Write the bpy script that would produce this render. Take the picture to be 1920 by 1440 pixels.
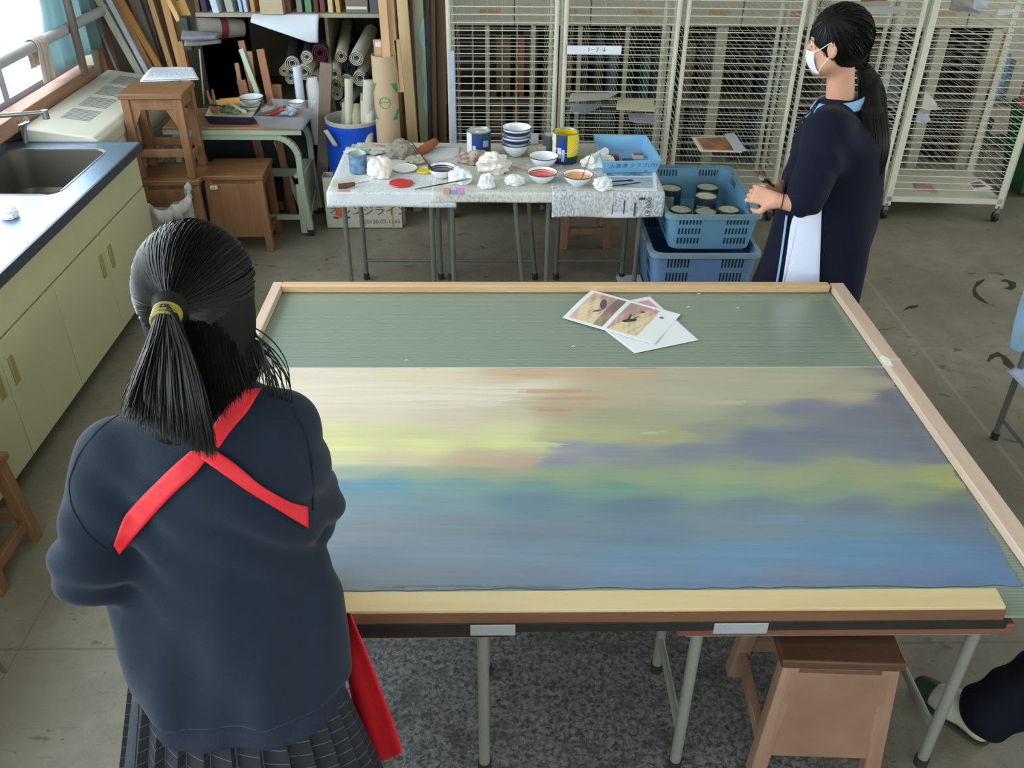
import bpy, bmesh, math, random
import numpy as np
from mathutils import Vector, Matrix, Euler
from mathutils.bvhtree import BVHTree
PI = math.pi
SC = bpy.context.scene
for o in list(bpy.data.objects): bpy.data.objects.remove(o)

# ------------------------------------------------------------------ camera
FOC, PITCH, ROLL, YAW, CAMH = 1673.6, 0.57081, 0.01024, 0.0222, 2.16
_c, _s = math.cos(PITCH), math.sin(PITCH)
_R, _U, _F = Vector((1, 0, 0)), Vector((0, _s, _c)), Vector((0, _c, -_s))
_cr, _sr = math.cos(ROLL), math.sin(ROLL)
_rz = Matrix.Rotation(-YAW, 3, 'Z')
CR = _rz @ (_R * _cr + _U * _sr); CU = _rz @ (_U * _cr - _R * _sr); CF = _rz @ _F
CAM = Vector((0, 0, CAMH))
cd = bpy.data.cameras.new('camera'); cam = bpy.data.objects.new('camera', cd)
SC.collection.objects.link(cam); SC.camera = cam
cd.sensor_width = 36; cd.lens = FOC / 1920 * 36; cd.clip_start = 0.05; cd.clip_end = 60
cam.matrix_world = Matrix((CR, CU, -CF)).transposed().to_4x4()
cam.location = CAM

# ------------------------------------------------------------------ world, light, exposure
SC.view_settings.view_transform = 'Standard'; SC.view_settings.look = 'None'
SC.view_settings.gamma = 1; SC.view_settings.use_curve_mapping = False
SC.view_settings.exposure = 0.0
W = bpy.data.worlds.new('sky'); SC.world = W; W.use_nodes = True
W.node_tree.nodes['Background'].inputs[0].default_value = (0.80, 0.92, 1.0, 1)
W.node_tree.nodes['Background'].inputs[1].default_value = 2.6
def area(name, loc, rot, sx, sy, power, col):
    l = bpy.data.lights.new(name, 'AREA'); l.shape = 'RECTANGLE'; l.size = sx; l.size_y = sy
    l.energy = power; l.color = col
    o = bpy.data.objects.new(name, l); SC.collection.objects.link(o); o.location = loc; o.rotation_euler = rot
    return o
# daylight outside the left windows; unseen right and rear daylight added for fill
area('daylight_left', (-2.75, 2.0, 2.0), (0, -PI / 2, 0), 2.3, 8.6, 215, (0.86, 0.95, 1.0))
area('unseen_daylight_right', (6.3, 2.0, 2.1), (0, PI / 2, 0), 1.9, 7.5, 95, (1.0, 0.98, 0.93))
area('unseen_daylight_rear', (1.5, -3.4, 2.0), (PI / 2, 0, 0), 6.5, 2.0, 45, (0.97, 0.98, 1.0))

# ------------------------------------------------------------------ helpers: rays
def ray(u, v): return CR * ((u - 960) / FOC) + CU * ((720 - v) / FOC) + CF
def PZ(u, v, z): d = ray(u, v); return CAM + d * ((z - CAMH) / d.z)
def PY(u, v, y): d = ray(u, v); return CAM + d * (y / d.y)
def PX(u, v, x): d = ray(u, v); return CAM + d * (x / d.x)
def rnd(a, b): return random.uniform(a, b)
random.seed(7)

# ------------------------------------------------------------------ helpers: objects
def link(o): SC.collection.objects.link(o); return o
def thing(name, label, cat, loc=(0, 0, 0), rz=0, group=None):
    o = link(bpy.data.objects.new(name, None)); o.location = loc; o.rotation_euler = (0, 0, rz)
    o.empty_display_size = .1
    o['label'] = label; o['category'] = cat
    if group: o['group'] = group
    return o
def tag(o, label, cat, group=None, kind=None):
    o['label'] = label; o['category'] = cat
    if group: o['group'] = group
    if kind: o['kind'] = kind
    return o
def copy_tree(o, parent=None):
    c = o.copy(); link(c)
    if parent: c.parent = parent
    for ch in list(o.children): copy_tree(ch, c)
    return c
def dup(o, loc, rz=0, label=None):
    c = copy_tree(o); c.location = loc; c.rotation_euler = (0, 0, rz)
    if label: c['label'] = label
    return c

class MB:
    def __init__(s): s.v = []; s.f = []
    def add(s, vs, fs):
        n = len(s.v); s.v += [tuple(p) for p in vs]; s.f += [tuple(i + n for i in f) for f in fs]; return s
    def box(s, x0, x1, y0, y1, z0, z1, M=None):
        vs = [Vector((x, y, z)) for z in (z0, z1) for x, y in ((x0, y0), (x1, y0), (x1, y1), (x0, y1))]
        if M: vs = [M @ p for p in vs]
        return s.add(vs, [(3, 2, 1, 0), (4, 5, 6, 7), (0, 1, 5, 4), (1, 2, 6, 5), (2, 3, 7, 6), (3, 0, 4, 7)])
    def hexa(s, b, t):                       # bottom quad, top quad (ccw from above)
        return s.add(list(b) + list(t), [(3, 2, 1, 0), (4, 5, 6, 7), (0, 1, 5, 4), (1, 2, 6, 5), (2, 3, 7, 6), (3, 0, 4, 7)])
    def beam(s, a, b, w, h, up=(0, 0, 1), w2=None, h2=None):
        a, b = Vector(a), Vector(b); d = (b - a).normalized(); up = Vector(up)
        if abs(d.dot(up)) > .98: up = Vector((0, 1, 0))
        x = d.cross(up).normalized(); y = x.cross(d)
        w2 = w2 or w; h2 = h2 or h
        q = lambda p, w, h: [p - x * w / 2 - y * h / 2, p + x * w / 2 - y * h / 2, p + x * w / 2 + y * h / 2, p - x * w / 2 + y * h / 2]
        return s.add(q(a, w, h) + q(b, w2, h2), [(0, 1, 2, 3), (7, 6, 5, 4), (1, 0, 4, 5), (2, 1, 5, 6), (3, 2, 6, 7), (0, 3, 7, 4)])
    def tube(s, pts, r, n=10, cap=True, closed=False):
        pts = [Vector(p) for p in pts]; m = len(pts)
        rs = r if isinstance(r, (list, tuple)) else [r] * m
        prev = None; rings = []
        for i, p in enumerate(pts):
            if closed: t = pts[(i + 1) % m] - pts[i - 1]
            else: t = pts[min(i + 1, m - 1)] - pts[max(i - 1, 0)]
            t.normalize()
            if prev is None:
                a = Vector((0, 0, 1)) if abs(t.z) < .9 else Vector((1, 0, 0)); x = t.cross(a).normalized()
            else:
                x = (prev - t * prev.dot(t)).normalized()
            prev = x; y = t.cross(x)
            rings.append([p + (x * math.cos(2 * PI * k / n) + y * math.sin(2 * PI * k / n)) * rs[i] for k in range(n)])
        vs = [q for rg in rings for q in rg]; fs = []
        for i in range(m if closed else m - 1):
            j = (i + 1) % m
            for k in range(n):
                l = (k + 1) % n; fs.append((i * n + k, i * n + l, j * n + l, j * n + k))
        if cap and not closed: fs += [tuple(range(n - 1, -1, -1)), tuple((m - 1) * n + k for k in range(n))]
        return s.add(vs, fs)
    def lathe(s, prof, c=(0, 0, 0), n=28, M=None, capb=False, capt=False, sx=1, sy=1):
        vs = []; c = Vector(c)
        for r, z in prof:
            for k in range(n):
                p = Vector((sx * r * math.cos(2 * PI * k / n), sy * r * math.sin(2 * PI * k / n), z))
                vs.append((M @ p if M else p) + c)
        fs = []
        for i in range(len(prof) - 1):
            for k in range(n):
                l = (k + 1) % n; fs.append((i * n + k, i * n + l, (i + 1) * n + l, (i + 1) * n + k))
        if capb: fs.append(tuple(range(n - 1, -1, -1)))
        if capt: fs.append(tuple((len(prof) - 1) * n + k for k in range(n)))
        return s.add(vs, fs)
    def grid(s, fn, nu, nv):
        vs = [fn(i / nu, j / nv) for j in range(nv + 1) for i in range(nu + 1)]
        fs = [(j * (nu + 1) + i, j * (nu + 1) + i + 1, (j + 1) * (nu + 1) + i + 1, (j + 1) * (nu + 1) + i) for j in range(nv) for i in range(nu)]
        return s.add(vs, fs)
    def poly(s, pts, h=0, nrm=(0, 0, 1)):
        n = len(pts); pts = [Vector(p) for p in pts]
        if not h: return s.add(pts, [tuple(range(n))])
        d = Vector(nrm) * h
        return s.add(pts + [p + d for p in pts], [tuple(range(n - 1, -1, -1)), tuple(range(n, 2 * n))] + [(i, (i + 1) % n, n + (i + 1) % n, n + i) for i in range(n)])
    def build(s, name, m, parent=None, bevel=0, seg=2, smooth=35, world=False, solid=0, sub=0):
        me = bpy.data.meshes.new(name)
        vs = s.v
        if world and parent:
            bpy.context.view_layer.update() if False else None
            Mi = wmat(parent).inverted(); vs = [tuple(Mi @ Vector(p)) for p in vs]
        me.from_pydata(vs, [], s.f)
        bm = bmesh.new(); bm.from_mesh(me); bmesh.ops.recalc_face_normals(bm, faces=bm.faces); bm.to_mesh(me); bm.free()
        if smooth:
            me.shade_smooth(); me.set_sharp_from_angle(angle=math.radians(smooth))
        o = link(bpy.data.objects.new(name, me))
        if m: me.materials.append(m)
        if parent: o.parent = parent
        if sub: md = o.modifiers.new('sub', 'SUBSURF'); md.levels = md.render_levels = sub
        if solid: md = o.modifiers.new('solid', 'SOLIDIFY'); md.thickness = solid; md.offset = 0
        if bevel:
            md = o.modifiers.new('bevel', 'BEVEL'); md.width = bevel; md.segments = seg; md.limit_method = 'ANGLE'; md.harden_normals = False
        return o
def wmat(o):
    M = Matrix.Translation(o.location) @ o.rotation_euler.to_matrix().to_4x4()
    return (wmat(o.parent) @ M) if o.parent else M
def origin_to(o, loc):                         # move a top-level mesh's origin to loc without moving it
    loc = Vector(loc); o.data.transform(Matrix.Translation(-loc)); o.location = loc; return o

# ------------------------------------------------------------------ materials
_mats = {}
def S(hexs):
    h = hexs.lstrip('#'); r = [int(h[i:i + 2], 16) / 255 for i in (0, 2, 4)]
    return tuple(x / 12.92 if x <= .04045 else ((x + .055) / 1.055) ** 2.4 for x in r)
def mat(name, col, rough=.6, metal=0, var=.12, vscale=6, bump=0, bscale=40, spec=.5, stretch=(1, 1, 1), trans=0, alpha=1, sheen=0, coat=0, ior=1.45, col2=None, space='Object'):
    if name in _mats: return _mats[name]
    if isinstance(col, str): col = S(col)
    m = bpy.data.materials.new(name); m.use_nodes = True; nt = m.node_tree; N = nt.nodes; L = nt.links
    b = N['Principled BSDF']; b.inputs['Roughness'].default_value = rough; b.inputs['Metallic'].default_value = metal
    b.inputs['Specular IOR Level'].default_value = spec; b.inputs['IOR'].default_value = ior
    if trans: b.inputs['Transmission Weight'].default_value = trans
    if alpha < 1: b.inputs['Alpha'].default_value = alpha
    if sheen: b.inputs['Sheen Weight'].default_value = sheen
    if coat: b.inputs['Coat Weight'].default_value = coat; b.inputs['Coat Roughness'].default_value = .15
    tc = N.new('ShaderNodeTexCoord'); mp = N.new('ShaderNodeMapping'); mp.inputs['Scale'].default_value = stretch
    L.new(tc.outputs[space], mp.inputs[0])
    nz = N.new('ShaderNodeTexNoise'); nz.inputs['Scale'].default_value = vscale; nz.inputs['Detail'].default_value = 6; nz.inputs['Roughness'].default_value = .6
    L.new(mp.outputs[0], nz.inputs['Vector'])
    mx = N.new('ShaderNodeMix'); mx.data_type = 'RGBA'
    rp = N.new('ShaderNodeMapRange'); rp.inputs[1].default_value = .3; rp.inputs[2].default_value = .7
    L.new(nz.outputs['Fac'], rp.inputs[0]); L.new(rp.outputs[0], mx.inputs['Factor'])
    if col2 is not None:
        if isinstance(col2, str): col2 = S(col2)
        mx.inputs['A'].default_value = (*col, 1); mx.inputs['B'].default_value = (*col2, 1)
    else:
        mx.inputs['A'].default_value = (*[c * (1 - var) for c in col], 1); mx.inputs['B'].default_value = (*[min(1, c * (1 + var)) for c in col], 1)
    L.new(mx.outputs['Result'], b.inputs['Base Color'])
    if bump:
        n2 = N.new('ShaderNodeTexNoise'); n2.inputs['Scale'].default_value = bscale; n2.inputs['Detail'].default_value = 4; L.new(mp.outputs[0], n2.inputs['Vector'])
        bp = N.new('ShaderNodeBump'); bp.inputs['Strength'].default_value = bump; bp.inputs['Distance'].default_value = .01
        L.new(n2.outputs['Fac'], bp.inputs['Height']); L.new(bp.outputs[0], b.inputs['Normal'])
    _mats[name] = m; return m
def wood(name, c1, c2, axis='Z', scale=1, rough=.5, coat=0):
    st = {'X': (1.2, 14, 14), 'Y': (14, 1.2, 14), 'Z': (14, 14, 1.2)}[axis]
    return mat(name, c1, rough=rough, vscale=2.2 * scale, stretch=st, col2=c2, bump=.12, bscale=5, coat=coat)
def vcol_mat(name, rough=.5, streak=0, coat=0, bump=0):
    m = bpy.data.materials.new(name); m.use_nodes = True; nt = m.node_tree; N = nt.nodes; L = nt.links
    b = N['Principled BSDF']; b.inputs['Roughness'].default_value = rough
    a = N.new('ShaderNodeAttribute'); a.attribute_name = 'Col'
    out = a.outputs['Color']
    if coat: b.inputs['Coat Weight'].default_value = coat
    if streak:
        tc = N.new('ShaderNodeTexCoord'); mp = N.new('ShaderNodeMapping'); mp.inputs['Scale'].default_value = (2.2, 60, 1); L.new(tc.outputs['Object'], mp.inputs[0])
        nz = N.new('ShaderNodeTexNoise'); nz.inputs['Scale'].default_value = 1.6; nz.inputs['Detail'].default_value = 7; L.new(mp.outputs[0], nz.inputs['Vector'])
        rp = N.new('ShaderNodeMapRange'); rp.inputs[1].default_value = .25; rp.inputs[2].default_value = .75; rp.inputs[3].default_value = 1 - streak; rp.inputs[4].default_value = 1 + streak
        L.new(nz.outputs['Fac'], rp.inputs[0])
        vm = N.new('ShaderNodeVectorMath'); vm.operation = 'SCALE'; L.new(out, vm.inputs[0]); L.new(rp.outputs[0], vm.inputs['Scale']); out = vm.outputs[0]
        if bump:
            bp = N.new('ShaderNodeBump'); bp.inputs['Strength'].default_value = bump; bp.inputs['Distance'].default_value = .004
            L.new(nz.outputs['Fac'], bp.inputs['Height']); L.new(bp.outputs[0], b.inputs['Normal'])
    L.new(out, b.inputs['Base Color']); return m
def paint_verts(o, fn):                        # per-vertex surface colour, fn(world position) -> rgb
    me = o.data; at = me.color_attributes.new('Col', 'FLOAT_COLOR', 'POINT'); M = wmat(o)
    cs = []
    for v in me.vertices: cs += [*fn(M @ v.co), 1]
    at.data.foreach_set('color', cs)
def text(s, size, m, M, parent=None, name='lettering', extrude=0, align='CENTER'):
    cu = bpy.data.curves.new(name, 'FONT'); cu.body = s; cu.size = size; cu.align_x = align; cu.align_y = 'CENTER'; cu.extrude = extrude; cu.resolution_u = 4
    to = bpy.data.objects.new(name, cu); SC.collection.objects.link(to)
    dg = bpy.context.evaluated_depsgraph_get(); me = bpy.data.meshes.new_from_object(to.evaluated_get(dg))
    bpy.data.objects.remove(to); me.name = name
    if parent: M = wmat(parent).inverted() @ M
    me.transform(M); me.materials.clear(); me.materials.append(m)
    o = link(bpy.data.objects.new(name, me))
    if parent: o.parent = parent
    return o
def face_m(p, n, up=(0, 0, 1), off=.001):      # matrix for flat lettering at p facing n
    n = Vector(n).normalized(); up = Vector(up); x = up.cross(n).normalized(); y = n.cross(x)
    M = Matrix((x, y, n)).transposed().to_4x4(); M.translation = Vector(p) + n * off; return M

# ------------------------------------------------------------------ implicit surfaces -> one continuous mesh
class SDF:
    def __init__(s, lo, hi, h):
        s.lo = np.array(lo, dtype=np.float32); s.h = h; s.n = np.ceil((np.array(hi) - s.lo) / h).astype(int) + 1
        s.D = np.full(s.n, .05, np.float32); s.ax = [s.lo[i] + h * np.arange(s.n[i], dtype=np.float32) for i in range(3)]
    def _sl(s, lo, hi, m):
        a = np.maximum(np.floor((np.array(lo) - m - s.lo) / s.h).astype(int), 0); b = np.minimum(np.ceil((np.array(hi) + m - s.lo) / s.h).astype(int) + 1, s.n)
        if (b <= a).any(): return None, None
        sl = tuple(slice(a[i], b[i]) for i in range(3)); return sl, np.meshgrid(*[s.ax[i][sl[i]] for i in range(3)], indexing='ij')
    def put(s, sl, d, k, sub=False):
        A = s.D[sl]
        if sub: A = -A
        if k > 0:
            h = np.clip(.5 + .5 * (A - d) / k, 0, 1); r = A * (1 - h) + d * h - k * h * (1 - h)
        else: r = np.minimum(A, d)
        if sub:
            h = np.clip(.5 + .5 * (A - d) / max(k, 1e-5), 0, 1); r = A * (1 - h) + d * h - k * h * (1 - h)
            s.D[sl] = -r
        else: s.D[sl] = r
    def cone(s, a, b, ra, rb, k=.02, m=.05, flat=None):
        a = np.array(a); b = np.array(b); R = max(ra, rb)
        sl, G = s._sl(np.minimum(a, b) - R, np.maximum(a, b) + R, m)
        if sl is None: return s
        ab = b - a; L2 = max((ab ** 2).sum(), 1e-9)
        P = [G[i] - a[i] for i in range(3)]
        t = np.clip(sum(P[i] * ab[i] for i in range(3)) / L2, 0, 1)
        q = [P[i] - t * ab[i] for i in range(3)]
        if flat is not None:                 # flatten along unit axis: (axis, factor)
            ax, fa = np.array(flat[0], float), flat[1]; ax /= np.linalg.norm(ax); dd = sum(q[i] * ax[i] for i in range(3))
            q = [q[i] + ax[i] * dd * (1 / fa - 1) for i in range(3)]
        s.put(sl, (np.sqrt(sum(x * x for x in q)) - (ra + (rb - ra) * t)).astype(np.float32), k); return s
    def ell(s, c, r, k=.02, rot=None, m=.05, sub=False):
        c = np.array(c); r = np.array(r); R = r.max()
        sl, G = s._sl(c - R, c + R, m)
        if sl is None: return s
        P = [G[i] - c[i] for i in range(3)]
        if rot is not None:
            Rm = np.array(rot.inverted()); P = [sum(Rm[i][j] * P[j] for j in range(3)) for i in range(3)]
        k0 = np.sqrt(sum((P[i] / r[i]) ** 2 for i in range(3))); k1 = np.sqrt(sum((P[i] / r[i] ** 2) ** 2 for i in range(3))) + 1e-6
        s.put(sl, (k0 * (k0 - 1) / k1).astype(np.float32), k, sub); return s
    def loft(s, rings, k=.02, m=.05, power=2.0):   # rings: (z, cx, cy, a, b, [yaw]) stacked by z
        z = np.array([q[0] for q in rings]); 
        lo = [min(q[1] - q[3] - .02 for q in rings), min(q[2] - q[4] - .02 for q in rings), z.min()]
        lo2 = [min(q[1] - max(q[3], q[4]) for q in rings), min(q[2] - max(q[3], q[4]) for q in rings), z.min()]
        hi2 = [max(q[1] + max(q[3], q[4]) for q in rings), max(q[2] + max(q[3], q[4]) for q in rings), z.max()]
        sl, G = s._sl(lo2, hi2, m)
        zz = G[2][0, 0, :]; it = lambda j: np.interp(zz, z, [q[j] if len(q) > j else 0 for q in rings])
        cx, cy, a, b, yw = it(1), it(2), it(3), it(4), it(5)
        dx = G[0] - cx; dy = G[1] - cy; c_, s_ = np.cos(yw), np.sin(yw)
        x = dx * c_ + dy * s_; y = -dx * s_ + dy * c_
        r = (np.abs(x / a) ** power + np.abs(y / b) ** power) ** (1 / power)
        d = (r - 1) * np.minimum(a, b)
        d = np.maximum(d, np.maximum(z.min() - zz, zz - z.max())[None, None, :])
        s.put(sl, d.astype(np.float32), k); return s
    def cut(s, p, n):                        # remove the half space on the side n points to
        G = np.meshgrid(*s.ax, indexing='ij'); n = np.array(n, float); n /= np.linalg.norm(n)
        s.D = np.maximum(s.D, sum((G[i] - p[i]) * n[i] for i in range(3)).astype(np.float32)); return s
    def disp(s, fn):
        G = np.meshgrid(*s.ax, indexing='ij'); s.D = (s.D + fn(*G)).astype(np.float32); return s
    def mesh(s):
        D = s.D; I = D < 0; n = s.n
        def corner(a, i, j, k): return a[i:n[0] - 1 + i, j:n[1] - 1 + j, k:n[2] - 1 + k]
        cs = [(i, j, k) for i in (0, 1) for j in (0, 1) for k in (0, 1)]
        cnt = sum(corner(I, *c).astype(np.int8) for c in cs); act = (cnt > 0) & (cnt < 8)
        ijk = np.argwhere(act); idx = -np.ones(act.shape, np.int64); idx[act] = np.arange(len(ijk))
        acc = np.zeros((len(ijk), 3)); num = np.zeros(len(ijk))
        for a in range(3):
            for c in cs:
                if c[a]: continue
                c2 = list(c); c2[a] = 1
                d0 = D[ijk[:, 0] + c[0], ijk[:, 1] + c[1], ijk[:, 2] + c[2]]; d1 = D[ijk[:, 0] + c2[0], ijk[:, 1] + c2[1], ijk[:, 2] + c2[2]]
                w = (d0 < 0) != (d1 < 0); t = np.where(w, d0 / np.where(w, d0 - d1, 1), 0)
                p = np.tile(np.array(c, float), (len(ijk), 1)); p[:, a] = t
                acc[w] += p[w]; num[w] += 1
        V = (ijk + acc / num[:, None]) * s.h + s.lo
        F = []
        for a in range(3):
            b, c = (a + 1) % 3, (a + 2) % 3
            s0 = [slice(1, n[i] - 1) for i in range(3)]; s0[a] = slice(0, n[a] - 1)
            s1 = list(s0); s1[a] = slice(1, n[a])
            i0 = I[tuple(s0)]; i1 = I[tuple(s1)]; e = np.argwhere(i0 != i1)
            if not len(e): continue
            flip = i0[tuple(e.T)]
            off = np.array([s0[0].start, s0[1].start, s0[2].start]); e = e + off
            q = []
            for db, dc in ((-1, -1), (0, -1), (0, 0), (-1, 0)):
                t = e.copy(); t[:, b] += db; t[:, c] += dc; q.append(idx[tuple(t.T)])
            q = np.stack(q, 1); q[~flip] = q[~flip][:, ::-1]; F.append(q)
        return V, np.concatenate(F)
    def build(s, name, m, parent=None, smooth=2):
        V, F = s.mesh()
        me = bpy.data.meshes.new(name)
        if parent:
            Mi = np.array(wmat(parent).inverted()); V = V @ Mi[:3, :3].T + Mi[:3, 3]
        me.from_pydata(V.tolist(), [], F.tolist()); me.update(); me.shade_smooth()
        if m: me.materials.append(m)
        o = link(bpy.data.objects.new(name, me))
        if parent: o.parent = parent
        if smooth: md = o.modifiers.new('smooth', 'SMOOTH'); md.factor = .5; md.iterations = smooth
        return o
    def bvh(s):
        V, F = s.mesh(); return BVHTree.FromPolygons([Vector(p) for p in V], [tuple(f) for f in F])
# ------------------------------------------------------------------ the setting
def node_floor():
    m = bpy.data.materials.new('floor_concrete'); m.use_nodes = True; nt = m.node_tree; N = nt.nodes; L = nt.links; b = N['Principled BSDF']
    tc = N.new('ShaderNodeTexCoord'); V = tc.outputs['Object']
    def noise(sc, det=5, rough=.6, st=None, dist=0):
        n = N.new('ShaderNodeTexNoise'); n.inputs['Scale'].default_value = sc; n.inputs['Detail'].default_value = det; n.inputs['Roughness'].default_value = rough; n.inputs['Distortion'].default_value = dist
        src = V
        if st: mp = N.new('ShaderNodeMapping'); mp.inputs['Scale'].default_value = st; L.new(V, mp.inputs[0]); src = mp.outputs[0]
        L.new(src, n.inputs['Vector']); return n.outputs['Fac']
    def rng(x, a, b_, c=0, d=1):
        r = N.new('ShaderNodeMapRange'); r.inputs[1].default_value = a; r.inputs[2].default_value = b_; r.inputs[3].default_value = c; r.inputs[4].default_value = d; L.new(x, r.inputs[0]); return r.outputs[0]
    def mix(f, A, B):
        x = N.new('ShaderNodeMix'); x.data_type = 'RGBA'
        for s, v in (('Factor', f), ('A', A), ('B', B)):
            if isinstance(v, tuple): x.inputs[s].default_value = (*v, 1)
            elif isinstance(v, float): x.inputs[s].default_value = v
            else: L.new(v, x.inputs[s])
        return x.outputs['Result']
    def math_(op, a, b_=None):
        x = N.new('ShaderNodeMath'); x.operation = op
        for i, v in enumerate((a, b_)):
            if v is None: continue
            if isinstance(v, (int, float)): x.inputs[i].default_value = v
            else: L.new(v, x.inputs[i])
        return x.outputs[0]
    sp = N.new('ShaderNodeSeparateXYZ'); L.new(V, sp.inputs[0]); X, Y = sp.outputs[0], sp.outputs[1]
    base = mix(rng(noise(1.3), .35, .65), (.175, .155, .115), (.275, .25, .195))
    base = mix(rng(noise(9, 8, .7), .45, .75), base, (.17, .15, .105))
    # scattered paint and dirt marks
    base = mix(math_('MULTIPLY', rng(noise(7, 3, .5, (1, 1.6, 1), .6), .66, .70), .75), base, (.07, .06, .025))
    base = mix(math_('MULTIPLY', rng(noise(26, 3, .5, (1, 1.5, 1), .8), .68, .73), .7), base, (.06, .055, .03))
    base = mix(math_('MULTIPLY', rng(noise(30, 5, .6, (.35, 2.2, 1), 1.5), .62, .68), .5), base, (.12, .105, .07))
    # darker, speckled zone where the painting tables stand
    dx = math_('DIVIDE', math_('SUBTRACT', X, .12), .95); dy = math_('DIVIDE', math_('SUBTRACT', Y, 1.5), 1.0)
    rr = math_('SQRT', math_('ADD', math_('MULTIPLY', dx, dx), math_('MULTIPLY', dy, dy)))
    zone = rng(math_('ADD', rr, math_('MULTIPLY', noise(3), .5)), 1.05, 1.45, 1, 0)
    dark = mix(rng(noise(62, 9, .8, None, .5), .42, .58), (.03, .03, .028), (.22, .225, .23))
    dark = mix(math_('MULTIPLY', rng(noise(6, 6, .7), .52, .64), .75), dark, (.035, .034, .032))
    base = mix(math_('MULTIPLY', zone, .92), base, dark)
    # slab joints
    def line(C, at, w):
        return rng(math_('ABSOLUTE', math_('SUBTRACT', C, at)), w * .4, w, 1, 0)
    for C, at, w, a in ((Y, JY, .006, .55), (Y, JY + 1.82, .006, .35), (Y, JY + 3.64, .006, .35), (X, -1.45, .006, .35), (X, .35, .006, .25), (X, 2.05, .012, .25)):
        base = mix(math_('MULTIPLY', line(C, at, w), a), base, (.40, .39, .34) if at == 2.05 else (.09, .085, .07))
    L.new(base, b.inputs['Base Color'])
    L.new(rng(noise(5, 6), .3, .7, .32, .55), b.inputs['Roughness'])
    bp = N.new('ShaderNodeBump'); bp.inputs['Strength'].default_value = .25; bp.inputs['Distance'].default_value = .01
    L.new(noise(60, 6, .7), bp.inputs['Height']); L.new(bp.outputs[0], b.inputs['Normal'])
    return m
JY = PZ(100, 1217, 0).y
def struct(name, mb, m, **k):
    o = mb.build(name, m, **k); o['kind'] = 'structure'; return o
M_wall = mat('wall_plaster', '#b9b6a4', .85, var=.06, bump=.1)
WX, BY = -2.42, 6.75
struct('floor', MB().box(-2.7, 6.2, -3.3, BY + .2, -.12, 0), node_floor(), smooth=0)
struct('ceiling', MB().box(-2.7, 6.2, -3.3, BY + .2, 3.2, 3.3), mat('ceiling_board', '#cfcdc2', .9, var=.03), smooth=0)
w = MB().box(WX - .15, WX, -3.3, BY, 0, .84).box(WX - .15, WX, -3.3, BY, 2.85, 3.2).box(WX - .15, WX, 5.62, BY, .84, 2.85).box(WX - .15, WX, -3.3, -2.3, .84, 2.85)
struct('wall_left', w, M_wall, smooth=0)
struct('wall_back', MB().box(-2.6, 6.2, BY, BY + .15, 0, 3.2), M_wall, smooth=0)
w = MB().box(6, 6.15, -3.3, BY, 0, 1.15).box(6, 6.15, -3.3, BY, 2.85, 3.2).box(6, 6.15, 5.6, BY, 1.15, 2.85).box(6, 6.15, -3.3, -1.6, 1.15, 2.85)
struct('wall_right', w, M_wall, smooth=0)
w = MB().box(-2.6, 6.2, -3.3, -3.15, 0, 1.0).box(-2.6, 6.2, -3.3, -3.15, 2.85, 3.2).box(-2.6, -1.9, -3.3, -3.15, 1, 2.85).box(4.9, 6.2, -3.3, -3.15, 1, 2.85)
struct('wall_rear', w, M_wall, smooth=0)
M_alu = mat('window_aluminium', '#b4bcd0', .45, .4, var=.04)
def window_frame(n, x, y0, y1, z0, z1, step):
    mb = MB(); t = .05
    mb.box(x - .03, x + .03, y0, y1, z0, z0 + t).box(x - .03, x + .03, y0, y1, z1 - t, z1)
    y = y0
    while y < y1 + .01: mb.box(x - .03, x + .03, y - .03, y + .03, z0 + t, z1 - t); y += step
    return struct('window_%d' % n, mb, M_alu, smooth=0)
window_frame(1, WX - .07, -2.26, 5.56, .86, 2.83, (PX(12, 130, WX).y + 2.26) / 4)
window_frame(2, 6.07, -1.55, 5.55, 1.17, 2.83, 1.775)
M_sill = wood('sill_wood', '#9c745e', '#b48c76', 'Y', 1, .55)
sb = PX(165, 160, WX + .09); st_ = PX(165, 130, WX + .09)
struct('trim_1', MB().box(WX - .01, WX + .09, 4.42, 5.42, sb.z, st_.z), M_sill, bevel=.004)
struct('trim_2', MB().box(WX - .01, WX + .09, -2.3, 4.40, sb.z, st_.z), M_sill, bevel=.004)
struct('baseboard_back', MB().box(-2.42, 6, BY - .02, BY, 0, .1), mat('dark_base', '#3a3630', .7), smooth=0)
# pipe rail across the window, cloth on it, upright pipe, curtain
M_pipe = mat('painted_pipe', '#b4b4b6', .5, var=.08)
rl0, rl1 = PX(6, 110, WX + .05), PX(168, 36, WX + .05)
rz_ = (rl0.z + rl1.z) / 2
o = MB().tube([(WX + .05, 3.4, rz_), (WX + .05, 5.85, rz_)], .028, 14).build('window_rail', M_pipe)
tag(o, 'round grey safety rail running across the bright window', 'rail')
py_ = PX(140, 60, WX + .1).y
o = MB().tube([(WX + .1, py_, .88), (WX + .1, py_, 2.9)], .022, 12).build('upright_pipe', mat('rusty_pipe', '#6f5f58', .6, var=.15))
tag(o, 'brown upright pipe in front of the teal curtain', 'pipe')
cy0 = PX(70, 90, WX + .05).y
def cloth_fn(u, v):
    y = cy0 + (u - .5) * (.12 + .05 * abs(v - .5)) ; a = (v - .5)
    r = .036
    if abs(a) < .12: an = a / .12 * PI / 2; x = math.sin(an) * r; z = math.cos(an) * r
    else: x = math.copysign(r + .006 * math.sin(u * 17), a); z = -(abs(a) - .12) * (.46 if a > 0 else .3)
    return Vector((WX + .05 + x + .004 * math.sin(u * 25 + v * 5), y - a * .05, rz_ + z))
o = MB().grid(cloth_fn, 26, 30).build('hanging_rag', mat('rag_white', '#b9ada0', .9, var=.15, bump=.4), solid=.004)
tag(o, 'greyish white rag hung over the window rail', 'rag')
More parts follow.
